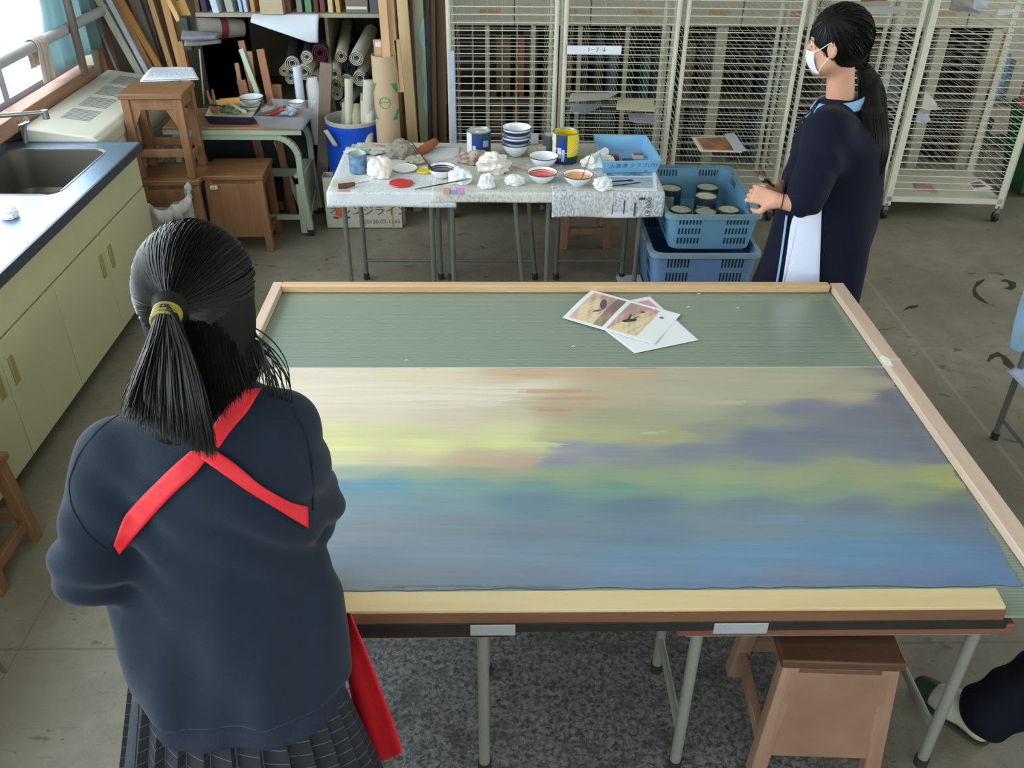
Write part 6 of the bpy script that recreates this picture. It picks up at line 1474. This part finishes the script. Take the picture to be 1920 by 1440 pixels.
swr.disp(lambda X, Y, Z: -.0012 * np.sin(X * 520)); swr.cut((0, 0, ribt + .012), (0, 0, 1)); swr.cut((0, 0, hemz), (0, 0, -1))
swr.build('ribbed_hem', M_rib, g1, 1)
# strap ribbons follow the back of the sweater
def cast(u, v, off=.005, tree=None):
    d = ray(u, v).normalized(); loc, n, i, dist = (tree or bv).ray_cast(CAM, d)
    return None if loc is None else loc - d * off
def ribbon(name, L, Rr, m, parent, off=.0045, nw=5, nl=26, tree=None, solid=.0022):
    def samp(E, t):
        k = t * (len(E) - 1); i = min(int(k), len(E) - 2); f = k - i; return (E[i][0] * (1 - f) + E[i + 1][0] * f, E[i][1] * (1 - f) + E[i + 1][1] * f)
    last = [next((h for h in (cast((samp(L, k / 20)[0] + samp(Rr, k / 20)[0]) / 2 + du, (samp(L, k / 20)[1] + samp(Rr, k / 20)[1]) / 2, off, tree) for du in (0, 8, -8, 16, 24) for k in range(21)) if h), None)]
    def fn(a, t):
        l, r = samp(L, t), samp(Rr, t); u, v = l[0] * (1 - a) + r[0] * a, l[1] * (1 - a) + r[1] * a
        p = cast(u, v, off, tree)
        if p is None or (last[0] and (p - last[0]).length > .12):
            r = ray(u, v); g = CAM + r * (last[0] - CAM).dot(CF); p = (tree or bv).find_nearest(g)[0] - r.normalized() * off
        last[0] = p; return p
    mb = MB().grid(fn, nw, nl); W_ = nw + 1; V = [Vector(p) for p in mb.v]
    for it in range(6):
        V = [V[k] if k < W_ or k >= len(V) - W_ else (V[k] * .4 + (V[k - W_] + V[k + W_]) * .3) for k in range(len(V))]
    V = [p - (p - CAM).normalized() * .002 for p in V]
    mb.v = [tuple(p) for p in V]
    return mb.build(name, m, parent, world=True, solid=solid)
ribbon('apron_strap', [(447, 728), (420, 770), (398, 800), (385, 826)], [(490, 728), (466, 770), (432, 808), (410, 840)], M_red, g1, .010)
ribbon('apron_strap', [(358, 845), (320, 878), (272, 925), (232, 968), (213, 1022)], [(398, 845), (370, 885), (320, 930), (270, 985), (224, 1040)], M_red, g1, .006, nl=40)
ribbon('apron_strap', [(398, 840), (440, 868), (490, 912), (545, 943), (577, 950)], [(374, 858), (420, 890), (470, 925), (525, 958), (578, 990)], M_red, g1, .007, nl=40)
fl1, fr1_ = [(650, 1150), (656, 1200), (664, 1260), (678, 1330), (692, 1400), (700, 1418)], [(657, 1150), (676, 1195), (700, 1255), (728, 1330), (752, 1398), (752, 1412)]
def flap(a, t):
    k = t * 5; i = min(int(k), 4); f = k - i
    l = [fl1[i][j] * (1 - f) + fl1[i + 1][j] * f for j in (0, 1)]; r = [fr1_[i][j] * (1 - f) + fr1_[i + 1][j] * f for j in (0, 1)]
    return PY(l[0] - 14 * (1 - a) + (r[0] - l[0]) * a, l[1] + (r[1] - l[1]) * a + (10 * math.sin(a * PI) if i == 4 else 0), 1.17 + .05 * (1 - a) - .01 * math.sin(a * 7) * t)
MB().grid(flap, 8, 22).build('apron_side', M_red, g1, world=True, solid=.002)
def apr(u, v):
    a = math.radians(48 + 84 * u); z = 1.10 - .60 * v; k = .01 + .02 * v
    return Vector((q1[1] + (q1[3] * .93 + k) * math.cos(a), 1.16 - .08 * v + (.15 + k) * math.sin(a), z))
MB().grid(apr, 30, 24).build('apron_front', M_red, g1, world=True, solid=.002)
def seam(pts, tree, parent):
    P = []
    for i in range(len(pts) - 1):
        for k in range(6):
            t = k / 6; p = cast(pts[i][0] * (1 - t) + pts[i + 1][0] * t, pts[i][1] * (1 - t) + pts[i + 1][1] * t, .0008, tree)
            if p: P.append(p)
    for it in range(3): P = [P[0]] + [(P[i - 1] + P[i] * 2 + P[i + 1]) / 4 for i in range(1, len(P) - 1)] + [P[-1]]
    MB().tube(P, .0016, 6).build('armhole_seam', mat('seam_navy', '#0d131c', .9), parent, world=True)
seam([(238, 768), (190, 800), (148, 850), (128, 905), (135, 955), (165, 1005), (205, 1034)], bv, g1)
seam([(548, 765), (572, 810), (584, 860), (588, 920), (586, 965)], bv, g1)
# pleated skirt
def plaid():
    m = bpy.data.materials.new('plaid_wool'); m.use_nodes = True; nt = m.node_tree; N = nt.nodes; L = nt.links; b = N['Principled BSDF']; b.inputs['Roughness'].default_value = .85
    uv = N.new('ShaderNodeAttribute'); uv.attribute_name = 'pl'; sp = N.new('ShaderNodeSeparateXYZ'); L.new(uv.outputs['Vector'], sp.inputs[0])
    def ln(o, per, w):
        a = N.new('ShaderNodeMath'); a.operation = 'FRACT'; s0 = N.new('ShaderNodeMath'); s0.operation = 'MULTIPLY'; s0.inputs[1].default_value = per; L.new(o, s0.inputs[0]); L.new(s0.outputs[0], a.inputs[0])
        c = N.new('ShaderNodeMath'); c.operation = 'LESS_THAN'; c.inputs[1].default_value = w; L.new(a.outputs[0], c.inputs[0]); return c.outputs[0]
    mx = N.new('ShaderNodeMath'); mx.operation = 'MAXIMUM'; L.new(ln(sp.outputs[0], 26, .07), mx.inputs[0]); L.new(ln(sp.outputs[1], 14, .05), mx.inputs[1])
    c = N.new('ShaderNodeMix'); c.data_type = 'RGBA'; c.inputs['A'].default_value = (.012, .015, .02, 1); c.inputs['B'].default_value = (.10, .12, .15, 1); L.new(mx.outputs[0], c.inputs['Factor']); L.new(c.outputs['Result'], b.inputs['Base Color']); return m
NP_ = 26
def skirt(u, v):
    a = u * 2 * PI; pl = (u * NP_) % 1; k = .014 * (pl - .5) * (1 + v * 1.5)
    A, B = q1[3] * .84 + .09 * v, .098 + .11 * v
    return Vector((q1[1] - .015 - .02 * v + (A + k) * math.cos(a), q1[2] + (B + k) * math.sin(a), hemz + .06 - .42 * v))
sko = MB().grid(skirt, NP_ * 12, 14).build('skirt', plaid(), g1, world=True, solid=.002, smooth=20)
at = sko.data.attributes.new('pl', 'FLOAT_VECTOR', 'POINT'); at.data.foreach_set('vector', [x for j in range(15) for i in range(NP_ * 12 + 1) for x in (i / (NP_ * 12), j / 14, 0)])
# hair
tie = PY(316, 581, 1.205)
hr = SDF((-.80, .98, 1.12), (-.20, 1.48, 1.66), .006)
Rh = R1_
hr.ell(V3(hc + Vector((0, -.010, .012))), (.090, .108, .104), .0, Rh)
hr.ell(V3(hc + Vector((.0, -.035, -.05))), (.084, .07, .075), .03)
fc = np.array(V3(hc + Vector(fwd).normalized() * .075 + Vector((0, .02, -.03)))); hr.ell(fc, (.07, .075, .10), .02, Rh, sub=True)
hr.cone(V3(tie + Vector((0, .03, .0))), V3(tie + Vector((0, -.015, -.005))), .03, .018, .02)
tl1, tl2, tl3 = PY(313, 645, 1.175), PY(312, 730, 1.15), PY(322, 795, 1.14)
hr.cone(V3(tie + Vector((0, -.0, -.01))), V3(tl1), .012, .026, .01); hr.cone(V3(tl1), V3(tl2), .026, .044, .01, flat=((0, 1, 0), .5)); hr.cone(V3(tl2), V3(tl3), .044, .040, .01, flat=((0, 1, 0), .5))
rt1, rt2, rt3 = PY(415, 600, 1.28), PY(415, 680, 1.26), PY(395, 750, 1.20)
hr.cone(V3(rt1), V3(rt2), .046, .050, .03); hr.cone(V3(rt2), V3(rt3), .048, .026, .02)
rt4 = PY(460, 662, 1.33); hr.cone(V3(rt2), V3(rt4), .036, .030, .02)
hr.build('hair', M_hair, g1)
ps = scalp_paths(hc + Vector((0, -.010, .012)), (.0915, .1095, .1055), Rh, tie, 1500, .15, -.6, seed=5)
rs = random.Random(9)
for i in range(1900):
    a = rs.uniform(0, 2 * PI); rr = .016 * math.sqrt(rs.random()); st = tie + Vector((rr * math.cos(a), -.012, rr * math.sin(a)))
    t = rs.random(); ue = 232 + 172 * t + rs.gauss(0, 4); ve = 768 + 80 * t ** .8 + rs.gauss(0, 9) - 20 * (1 if rs.random() < .15 else 0)
    um = 262 + 118 * t + rs.gauss(0, 5); yd = rs.uniform(-.015, .03)
    ps.append(bez(st, PY(285 + 68 * t, 622, 1.155 + yd), PY(um - 18 * (1 - t), 715, 1.105 + yd), PY(ue, ve, 1.095 + yd * .7)))
for i in range(2000):
    t = rs.random() ** .75; u0 = 330 + 132 * t; v0 = 560 + 55 * rs.random(); y0 = 1.225 + .07 * t ** 2 + rs.uniform(0, .02)
    ue = 352 + 130 * t + rs.gauss(0, 7); ve = 816 - 118 * t + rs.gauss(0, 10); ye = 1.12 + .16 * t
    b1 = PY(u0 + 12 * t + 6, 640, y0 - .03); b2 = PY((u0 + ue) / 2 + 14 * t, 705, (y0 + ye) / 2 - .035)
    ps.append(bez(PY(u0, v0, y0), b1, b2, PY(ue, ve, ye - .02)))
for i in range(26):   # flyaways
    t = rs.random(); s0 = PY(470 + rs.gauss(0, 6), 640 + rs.gauss(0, 14), 1.29); ps.append(bez(s0, s0 + Vector((.03 + .03 * t, -.02, -.02)), s0 + Vector((.06 * t + .02, -.03, -.08)), s0 + Vector((.01 + .03 * t, -.02, -.11 - .03 * t))))
strands('hair_strands', ps, .0015, mat('hair_strand', '#12100d', .42, var=.5, vscale=30, spec=.45), g1)
for k in range(4):
    pts = [tie + Vector((.0195 * math.cos(a), -.006 - .006 * k, -.002 + (.0165 * math.sin(a)) - .002 * k)) for a in [2 * PI * j / 20 for j in range(20)]]
    MB().tube(pts, .0036, 8, closed=True).build('hair_tie', mat('tie_olive', '#8a8430', .5, var=.2, vscale=60), g1, world=True)

# ---------------- the girl standing behind the painting, in profile
g2 = thing('person', 'person standing in profile with white mask, long ponytail and navy jersey with white side', 'person', (1.3, 3.36, 0))
hc2 = Vector((1.236, 3.36, 1.468)); fwd2 = (-.86, .48, -.14); up2 = (-.1, .03, 1)
b2_ = SDF((.86, 3.0, -.01), (1.68, 3.72, 1.66), .0055)
P2, R2_ = head(b2_, hc2, fwd2, up2)
nb2 = Vector((1.300, 3.385, 1.25))
b2_.cone(V3(hc2 + Vector((.03, .01, -.05))), V3(nb2), .046, .052, .03)
rows2 = [(215, 1538, 1618, 3.37, .11), (228, 1512, 1640, 3.37, .16), (255, 1496, 1652, 3.36, .20), (310, 1482, 1655, 3.35, .175), (360, 1468, 1650, 3.35, .17), (410, 1455, 1642, 3.35, .17), (470, 1436, 1628, 3.35, .175), (530, 1414, 1612, 3.35, .185), (580, 1402, 1600, 3.35, .19)]
r2 = []
for v, ul, ur, y, b in rows2:
    A, B = PY(ul, v, y), PY(ur, v, y); r2.append([(A.z + B.z) / 2, (A.x + B.x) / 2, y, (B.x - A.x) / 2, b, 0])
r2.sort()
b2_.loft([(q[0], q[1], q[2], q[3] * .72, q[4] * .78, 0) for q in r2], .03)
sh2, el2, wr2 = PY(1560, 240, 3.20), PY(1506, 384, 3.08), PY(1454, 376, 3.10)
sh3, el3, wr3 = PY(1540, 235, 3.52), PY(1492, 350, 3.50), PY(1456, 352, 3.34)
b2_.cone(V3(sh2 + Vector((.02, .06, -.04))), V3(el2), .032, .034, .02); b2_.cone(V3(el2), V3(wr2), .037, .024, .02)
b2_.cone(V3(sh3 + Vector((.02, -.06, -.04))), V3(el3), .032, .034, .02); b2_.cone(V3(el3), V3(wr3), .034, .024, .02)
hand(b2_, wr2, (-.75, .5, .1), (.1, .8, -.35), 1, .75, sc=.92); hand(b2_, wr3, (-.92, -.35, .15), (.1, -.3, -.9), -1, .95, sc=.9)
cxb = r2[0][1]
for sy in (-1, 1):
    b2_.cone((cxb + .03, 3.35 + sy * .09, .62), (cxb + .03, 3.35 + sy * .09, .40), .075, .055, .04); b2_.cone((cxb + .03, 3.35 + sy * .09, .42), (cxb + .04, 3.35 + sy * .09, .08), .052, .034, .03)
    b2_.cone((cxb + .04, 3.35 + sy * .09, .045), (cxb - .12, 3.35 + sy * .09, .035), .034, .028, .02)
b2_.build('body', M_skin, g2, 1); eyes(P2, R2_, g2)
tr2 = SDF((cxb - .22, 3.1, .05), (cxb + .28, 3.62, .66), .008)
for sy in (-1, 1): tr2.cone((cxb + .01, 3.35 + sy * .085, .50), (cxb + .04, 3.35 + sy * .09, .10), .11, .07, .02)
tr2.cut((0, 0, .085), (0, 0, -1)); tr2.build('trousers', M_jk, g2)
for sy in (-1, 1):
    s_ = SDF((cxb - .2, 3.35 + sy * .09 - .07, -.005), (cxb + .12, 3.35 + sy * .09 + .07, .11), .006); s_.cone((cxb + .04, 3.35 + sy * .09, .045), (cxb - .12, 3.35 + sy * .09, .038), .042, .037, 0); s_.cut((0, 0, .002), (0, 0, -1)); s_.build('shoe', mat('shoe_white', '#d5d5cf', .6), g2)
def jfold(X, Y, Z):
    m = np.clip((1.0 - Z) / .3, 0, 1); d = -.004 * m * np.sin(X * 45 + Z * 9) - .003 * np.sin(Y * 50 + Z * 14) * m
    for e, k in ((el2, 80), (el3, 80)):
        r = np.sqrt((X - e.x) ** 2 + (Y - e.y) ** 2 + (Z - e.z) ** 2); d += -.005 * np.exp(-(r / .08) ** 2) * np.sin((Z - e.z) * k + (X - e.x) * 60)
    r = np.sqrt((X - sh2.x) ** 2 + (Z - sh2.z + .09) ** 2); d += -.004 * np.exp(-(r / .09) ** 2) * np.sin((X - sh2.x) * 60 + (Z - sh2.z) * 60)
    return d
tor = SDF((.9, 2.98, .30), (1.72, 3.72, 1.36), .0065); tor.loft([tuple(q) for q in r2], 0); tor.cone(V3(nb2 + Vector((.0, 0, -.06))), V3(nb2 + Vector((0, 0, -.035))), .07, .060, .03)
tbv = tor.bvh()
sj = sh2 + Vector((.01, .03, -.035)); tor.cone(V3(sj), V3(sh2.lerp(el2, .9)), .085, .070, .07); tor.cone(V3(sh3 + Vector((0, -.02, -.03))), V3(sh3.lerp(el3, .9)), .08, .066, .07)
tor.cone(V3(nb2 + Vector((0, 0, -.06))), V3(sj + Vector((0, .03, 0))), .07, .07, .06)
for e, s_ in ((el2, sh2), (el3, sh3)): tor.ell(V3(e.lerp(s_, .10)), (.062, .058, .05), .02)
tor.disp(jfold); tor.build('jersey_jacket', M_jk, g2, 2)
wl = [(1540, 330), (1520, 372), (1498, 390), (1478, 404), (1472, 450), (1465, 500), (1459, 535), (1450, 575)]; wr_ = [(1542, 330), (1541, 372), (1541, 390), (1540, 404), (1539, 450), (1537, 500), (1536, 535), (1534, 575)]
ribbon('white_side_panel', wl, wr_, M_jw, g2, .010, nw=10, nl=30, tree=tbv, solid=.002)
ribbon('blue_piping', [(u - 5, v) for u, v in wl[3:]], [(u - 1, v) for u, v in wl[3:]], M_jb, g2, .0115, nw=2, nl=20, tree=tbv, solid=.002)
# collar: light blue band round the neck, open to the front
def col(u, v):
    a = math.radians(-165 + 330 * u) ; R_ = .070 + .016 * (1 - v); return Vector((nb2.x + .012 + R_ * math.cos(a) * 1.05 - .012 * (1 - math.cos(a)), nb2.y - .0 + R_ * math.sin(a), nb2.z - .012 + .034 * v + .006 * math.cos(a) - .020 * (1 - math.cos(a)) * .5))
MB().grid(col, 40, 4).build('collar', M_jb, g2, world=True, solid=.005)
ribbon('collar_front', [(1516, 200), (1508, 215), (1504, 230)], [(1522, 200), (1514, 214), (1508, 230)], M_jb, g2, .008, nw=2, nl=8, tree=tbv)
# mask
def mask(u, v):
    a = (u - .5) * 2.3; z = -.018 - .082 * v; bulge = .106 - .014 * (2 * v - .75) ** 2 - .02 * (1 - math.cos(a)) - .010 * v
    return Vector(P2(.070 * math.sin(a) * (1 - .12 * v), bulge * math.cos(a * .72) + .004, z))
MB().grid(mask, 20, 12).build('face_mask', mat('mask_white', '#e4e8f4', .8, var=.02), g2, world=True, solid=.0025)
for e in (-1, 1):
    for va, vb in ((.05, .012), (.95, -.036)):
        a = mask(.5 + .5 * e * .98, va); MB().tube([a, Vector(P2(e * .081, .035, (-.018 - .082 * va + vb) / 2)), Vector(P2(e * .084, .008, vb)), Vector(P2(e * .078, -.014, vb * .5))], .0016, 6).build('ear_loop', mat('mask_white', '#e4e8f4', .8), g2, world=True)
# hair
hh = SDF((1.05, 3.2, .85), (1.66, 3.6, 1.68), .0055)
hh.ell(V3(hc2 + Vector((.012, -.002, .022))), (.086, .108, .108), .0, R2_)
fc = hc2 + Vector(fwd2).normalized() * .088 + Vector((0, 0, -.058)); hh.ell(V3(fc), (.066, .060, .082), .015, R2_, sub=True)
tie2 = PY(1622, 128, 3.43)
hh.ell(V3(hc2 + Vector((.055, .015, -.03))), (.065, .075, .06), .03)
tp = [tie2, PY(1634, 165, 3.40), PY(1637, 215, 3.30), PY(1642, 262, 3.25), PY(1638, 310, 3.24), PY(1632, 345, 3.25)]
rad_ = [.030, .046, .050, .050, .042, .020]
for i in range(5): hh.cone(V3(tp[i]), V3(tp[i + 1]), rad_[i] * .78, rad_[i + 1] * .78, .015, flat=((0, 1, 0), .5))
hh.build('hair', M_hair, g2)
ps = scalp_paths(hc2 + Vector((.012, -.002, .022)), (.0875, .1095, .1095), R2_, tie2, 900, .35, -.5, seed=8, lift=.01)
rs = random.Random(4)
for i in range(1100):
    a, t = rs.uniform(0, 2 * PI), rs.random(); o_ = lambda k: Vector((rad_[k] * 1.02 * math.cos(a) * (.6 + .45 * t), rad_[k] * .66 * math.sin(a) * (.7 + .35 * t), 0))
    pts = []
    for k in range(6): pts.append(tp[k] + o_(k))
    pts[-1] += Vector((rs.gauss(0, .008), 0, rs.gauss(0, .03)))
    out = []
    for k in range(5):
        for j in range(3):
            f = j / 3; p0 = pts[max(k - 1, 0)]; p1 = pts[k]; p2 = pts[k + 1]; p3 = pts[min(k + 2, 5)]
            out.append(.5 * ((2 * p1) + (p2 - p0) * f + (2 * p0 - 5 * p1 + 4 * p2 - p3) * f * f + (3 * p1 - p0 - 3 * p2 + p3) * f ** 3))
    out.append(pts[-1]); ps.append(out)
for i in range(160):   # side fringe hanging in front of the ear
    t = rs.random(); a = Vector(P2(.04 + .035 * t, .06 + .035 * (1 - t), .055)); ps.append(bez(a, a + Vector((-.012, -.012, -.03)), a + Vector((-.01, -.012, -.07)), Vector(P2(.066 + .012 * t, .058 + .035 * (1 - t), -.02 - .05 * rs.random()))))
strands('hair_strands', ps, .0013, mat('hair_strand2', '#120f0d', .42, var=.5, vscale=30, spec=.45), g2)
MB().tube([tie2 + Vector((.022 * math.cos(a), .022 * math.sin(a), .006 * math.cos(a))) for a in [2 * PI * j / 18 for j in range(18)]], .004, 7, closed=True).build('hair_tie', mat('tie_black', '#141414', .6), g2, world=True)
# bracelet, neck cord
bcx = wr2.lerp(el2, .22); ax = (el2 - wr2).normalized(); xx = ax.cross(Vector((0, 0, 1))).normalized(); yy = ax.cross(xx)
MB().tube([bcx + (xx * math.cos(a) + yy * math.sin(a)) * .0295 for a in [2 * PI * j / 20 for j in range(20)]], .0022, 6, closed=True).build('wrist_band', mat('band_brown', '#5a2a20', .5), g2, world=True)
b_a, b_b = PY(1452, 350, 3.27), PY(1410, 321, 3.24)
brush('paintbrush with white metal ferrule held by the girl in the jersey', b_a, b_b, .006, M_bd, mat('bristle_brown', '#8a6450', .7), fl=.5, mf=mat('ferrule_white', '#d9dfe4', .3, .5))

# ---------------- a seated person mostly beyond the right edge: only foot and trouser leg show
g3 = thing('person', 'person at the right edge, only white slipper and dark trouser leg showing', 'person', (1.95, 1.5, 0))
toe, heel = PZ(1735, 1290, .03), PZ(1838, 1366, .04); an = PZ(1836, 1345, .09)
knee = Vector((an.x + .40, an.y + .06, .44)); hip = Vector((knee.x + .42, knee.y - .06, .50))
b3 = SDF((1.15, 1.0, -.01), (2.75, 2.15, 1.45), .010)
fd = (toe - heel).normalized()
b3.cone(V3(heel), V3(toe), .034, .026, .0); b3.cone(V3(heel + Vector((0, 0, .02))), V3(an + Vector((.0, 0, .03))), .036, .036, .02)
b3.cone(V3(an), V3(knee), .038, .055, .02); b3.cone(V3(knee), V3(hip), .06, .085, .03)
k2, h2_ = knee + Vector((.1, -.28, 0)), hip + Vector((0, -.20, 0)); b3.cone(V3(k2), V3(h2_), .06, .085, .03); b3.cone(V3(k2 + Vector((-.05, 0, -.36))), V3(k2), .038, .055, .02); b3.cone(V3(k2 + Vector((-.04, 0, -.40))), V3(k2 + Vector((-.2, 0, -.41))), .034, .028, .02)
mid = (hip + h2_) / 2
b3.loft([(.50, mid.x, mid.y, .13, .17, 0), (.7, mid.x, mid.y, .10, .14, 0), (.9, mid.x, mid.y, .11, .16, 0), (1.02, mid.x, mid.y, .08, .15, 0), (1.08, mid.x, mid.y, .05, .06, 0)], .04)
P3, R3_ = head(b3, mid + Vector((-.02, 0, 1.26 - mid.z)), (-1, 0, -.1), (0, 0, 1)); b3.cone(V3(mid + Vector((0, 0, 1.02 - mid.z))), V3(mid + Vector((0, 0, 1.2 - mid.z))), .05, .05, .03)
for sy in (-1, 1):
    s0 = Vector((mid.x, mid.y + sy * .17, .99)); e0 = s0 + Vector((-.08, sy * .03, -.27)); w0 = e0 + Vector((-.2, -sy * .05, -.08)); b3.cone(V3(s0), V3(e0), .045, .037, .03); b3.cone(V3(e0), V3(w0), .035, .025, .02); hand(b3, w0, (-1, 0, -.1), (0, 0, -1), sy, .4)
b3.build('body', M_skin, g3); eyes(P3, R3_, g3)
t3_ = SDF((1.15, 1.0, .0), (2.75, 2.1, .72), .009)
t3_.cone(V3(an.lerp(knee, .06)), V3(knee), .078, .082, .0); t3_.cone(V3(knee), V3(hip), .085, .11, .03); t3_.cone(V3(k2 + Vector((-.05, 0, -.31))), V3(k2), .075, .08, .02); t3_.cone(V3(k2), V3(h2_), .085, .11, .03); t3_.ell(V3(mid + Vector((0, 0, .05))), (.17, .2, .13), .03)
t3_.disp(lambda X, Y, Z: -.004 * np.sin(X * 60 + Z * 40)); t3_.build('trousers', mat('trouser_black', '#0b0f18', .85, var=.1, spec=.2), g3)
tp3 = SDF((mid.x - .3, mid.y - .34, .55), (mid.x + .3, mid.y + .34, 1.12), .012); tp3.loft([(.58, mid.x, mid.y, .16, .20, 0), (.8, mid.x, mid.y, .14, .18, 0), (.98, mid.x, mid.y, .12, .19, 0), (1.07, mid.x, mid.y, .07, .1, 0)], 0)
for sy in (-1, 1): s0 = Vector((mid.x, mid.y + sy * .17, .99)); tp3.cone(V3(s0), V3(s0 + Vector((-.08, sy * .03, -.27))), .065, .055, .03)
tp3.build('shirt', M_jk, g3)
h3 = SDF((mid.x - .16, mid.y - .14, 1.1), (mid.x + .16, mid.y + .14, 1.45), .008); h3.ell(V3(mid + Vector((.0, 0, 1.285 - mid.z))), (.11, .088, .105), 0); h3.ell(V3(mid + Vector((-.12, 0, 1.24 - mid.z))), (.08, .06, .08), .01, sub=True); h3.build('hair', M_hair, g3)
sx_ = fd.cross(Vector((0, 0, 1))).normalized()
sh = SDF((1.1, 1.3, -.01), (1.65, 1.95, .16), .004)
sh.cone(V3(heel + Vector((0, 0, .012))), V3(heel.lerp(toe, .55) + Vector((0, 0, .02))), .040, .040, 0); sh.cone(V3(heel.lerp(toe, .5) + Vector((0, 0, .012))), V3(toe), .043, .033, .02); sh.cut((0, 0, .012), (0, 0, -1)); sh.cut(V3(heel.lerp(toe, .82)), V3(fd)); so = sh.build('slipper', mat('slipper_white', '#b9b7a8', .7, var=.06, vscale=12), g3)
tc_ = SDF((1.1, 1.3, -.01), (1.65, 1.95, .16), .004)
tc_.cone(V3(heel.lerp(toe, .5) + Vector((0, 0, .012))), V3(toe), .0440, .0345, 0); tc_.cut((0, 0, .010), (0, 0, -1)); tc_.cut(V3(heel.lerp(toe, .80)), V3(-fd)); tc_.build('toe_cap', mat('toe_green', '#26402e', .5), g3)
sl_ = SDF((1.1, 1.3, -.01), (1.65, 1.95, .05), .004); sl_.cone(V3(heel + Vector((0, 0, -.01))), V3(heel.lerp(toe, .6) + Vector((0, 0, -.01))), .040, .042, 0); sl_.cone(V3(heel.lerp(toe, .5)), V3(toe + Vector((0, 0, -.01))), .044, .035, .02); sl_.cut((0, 0, .013), (0, 0, 1)); sl_.cut((0, 0, .001), (0, 0, -1)); sl_.build('sole', mat('sole_green', '#1f3a2c', .6), g3)
st7 = stool('wooden stool beyond the right edge carrying the seated person', (mid.x, mid.y, 0), 0, .34, .36, .39)
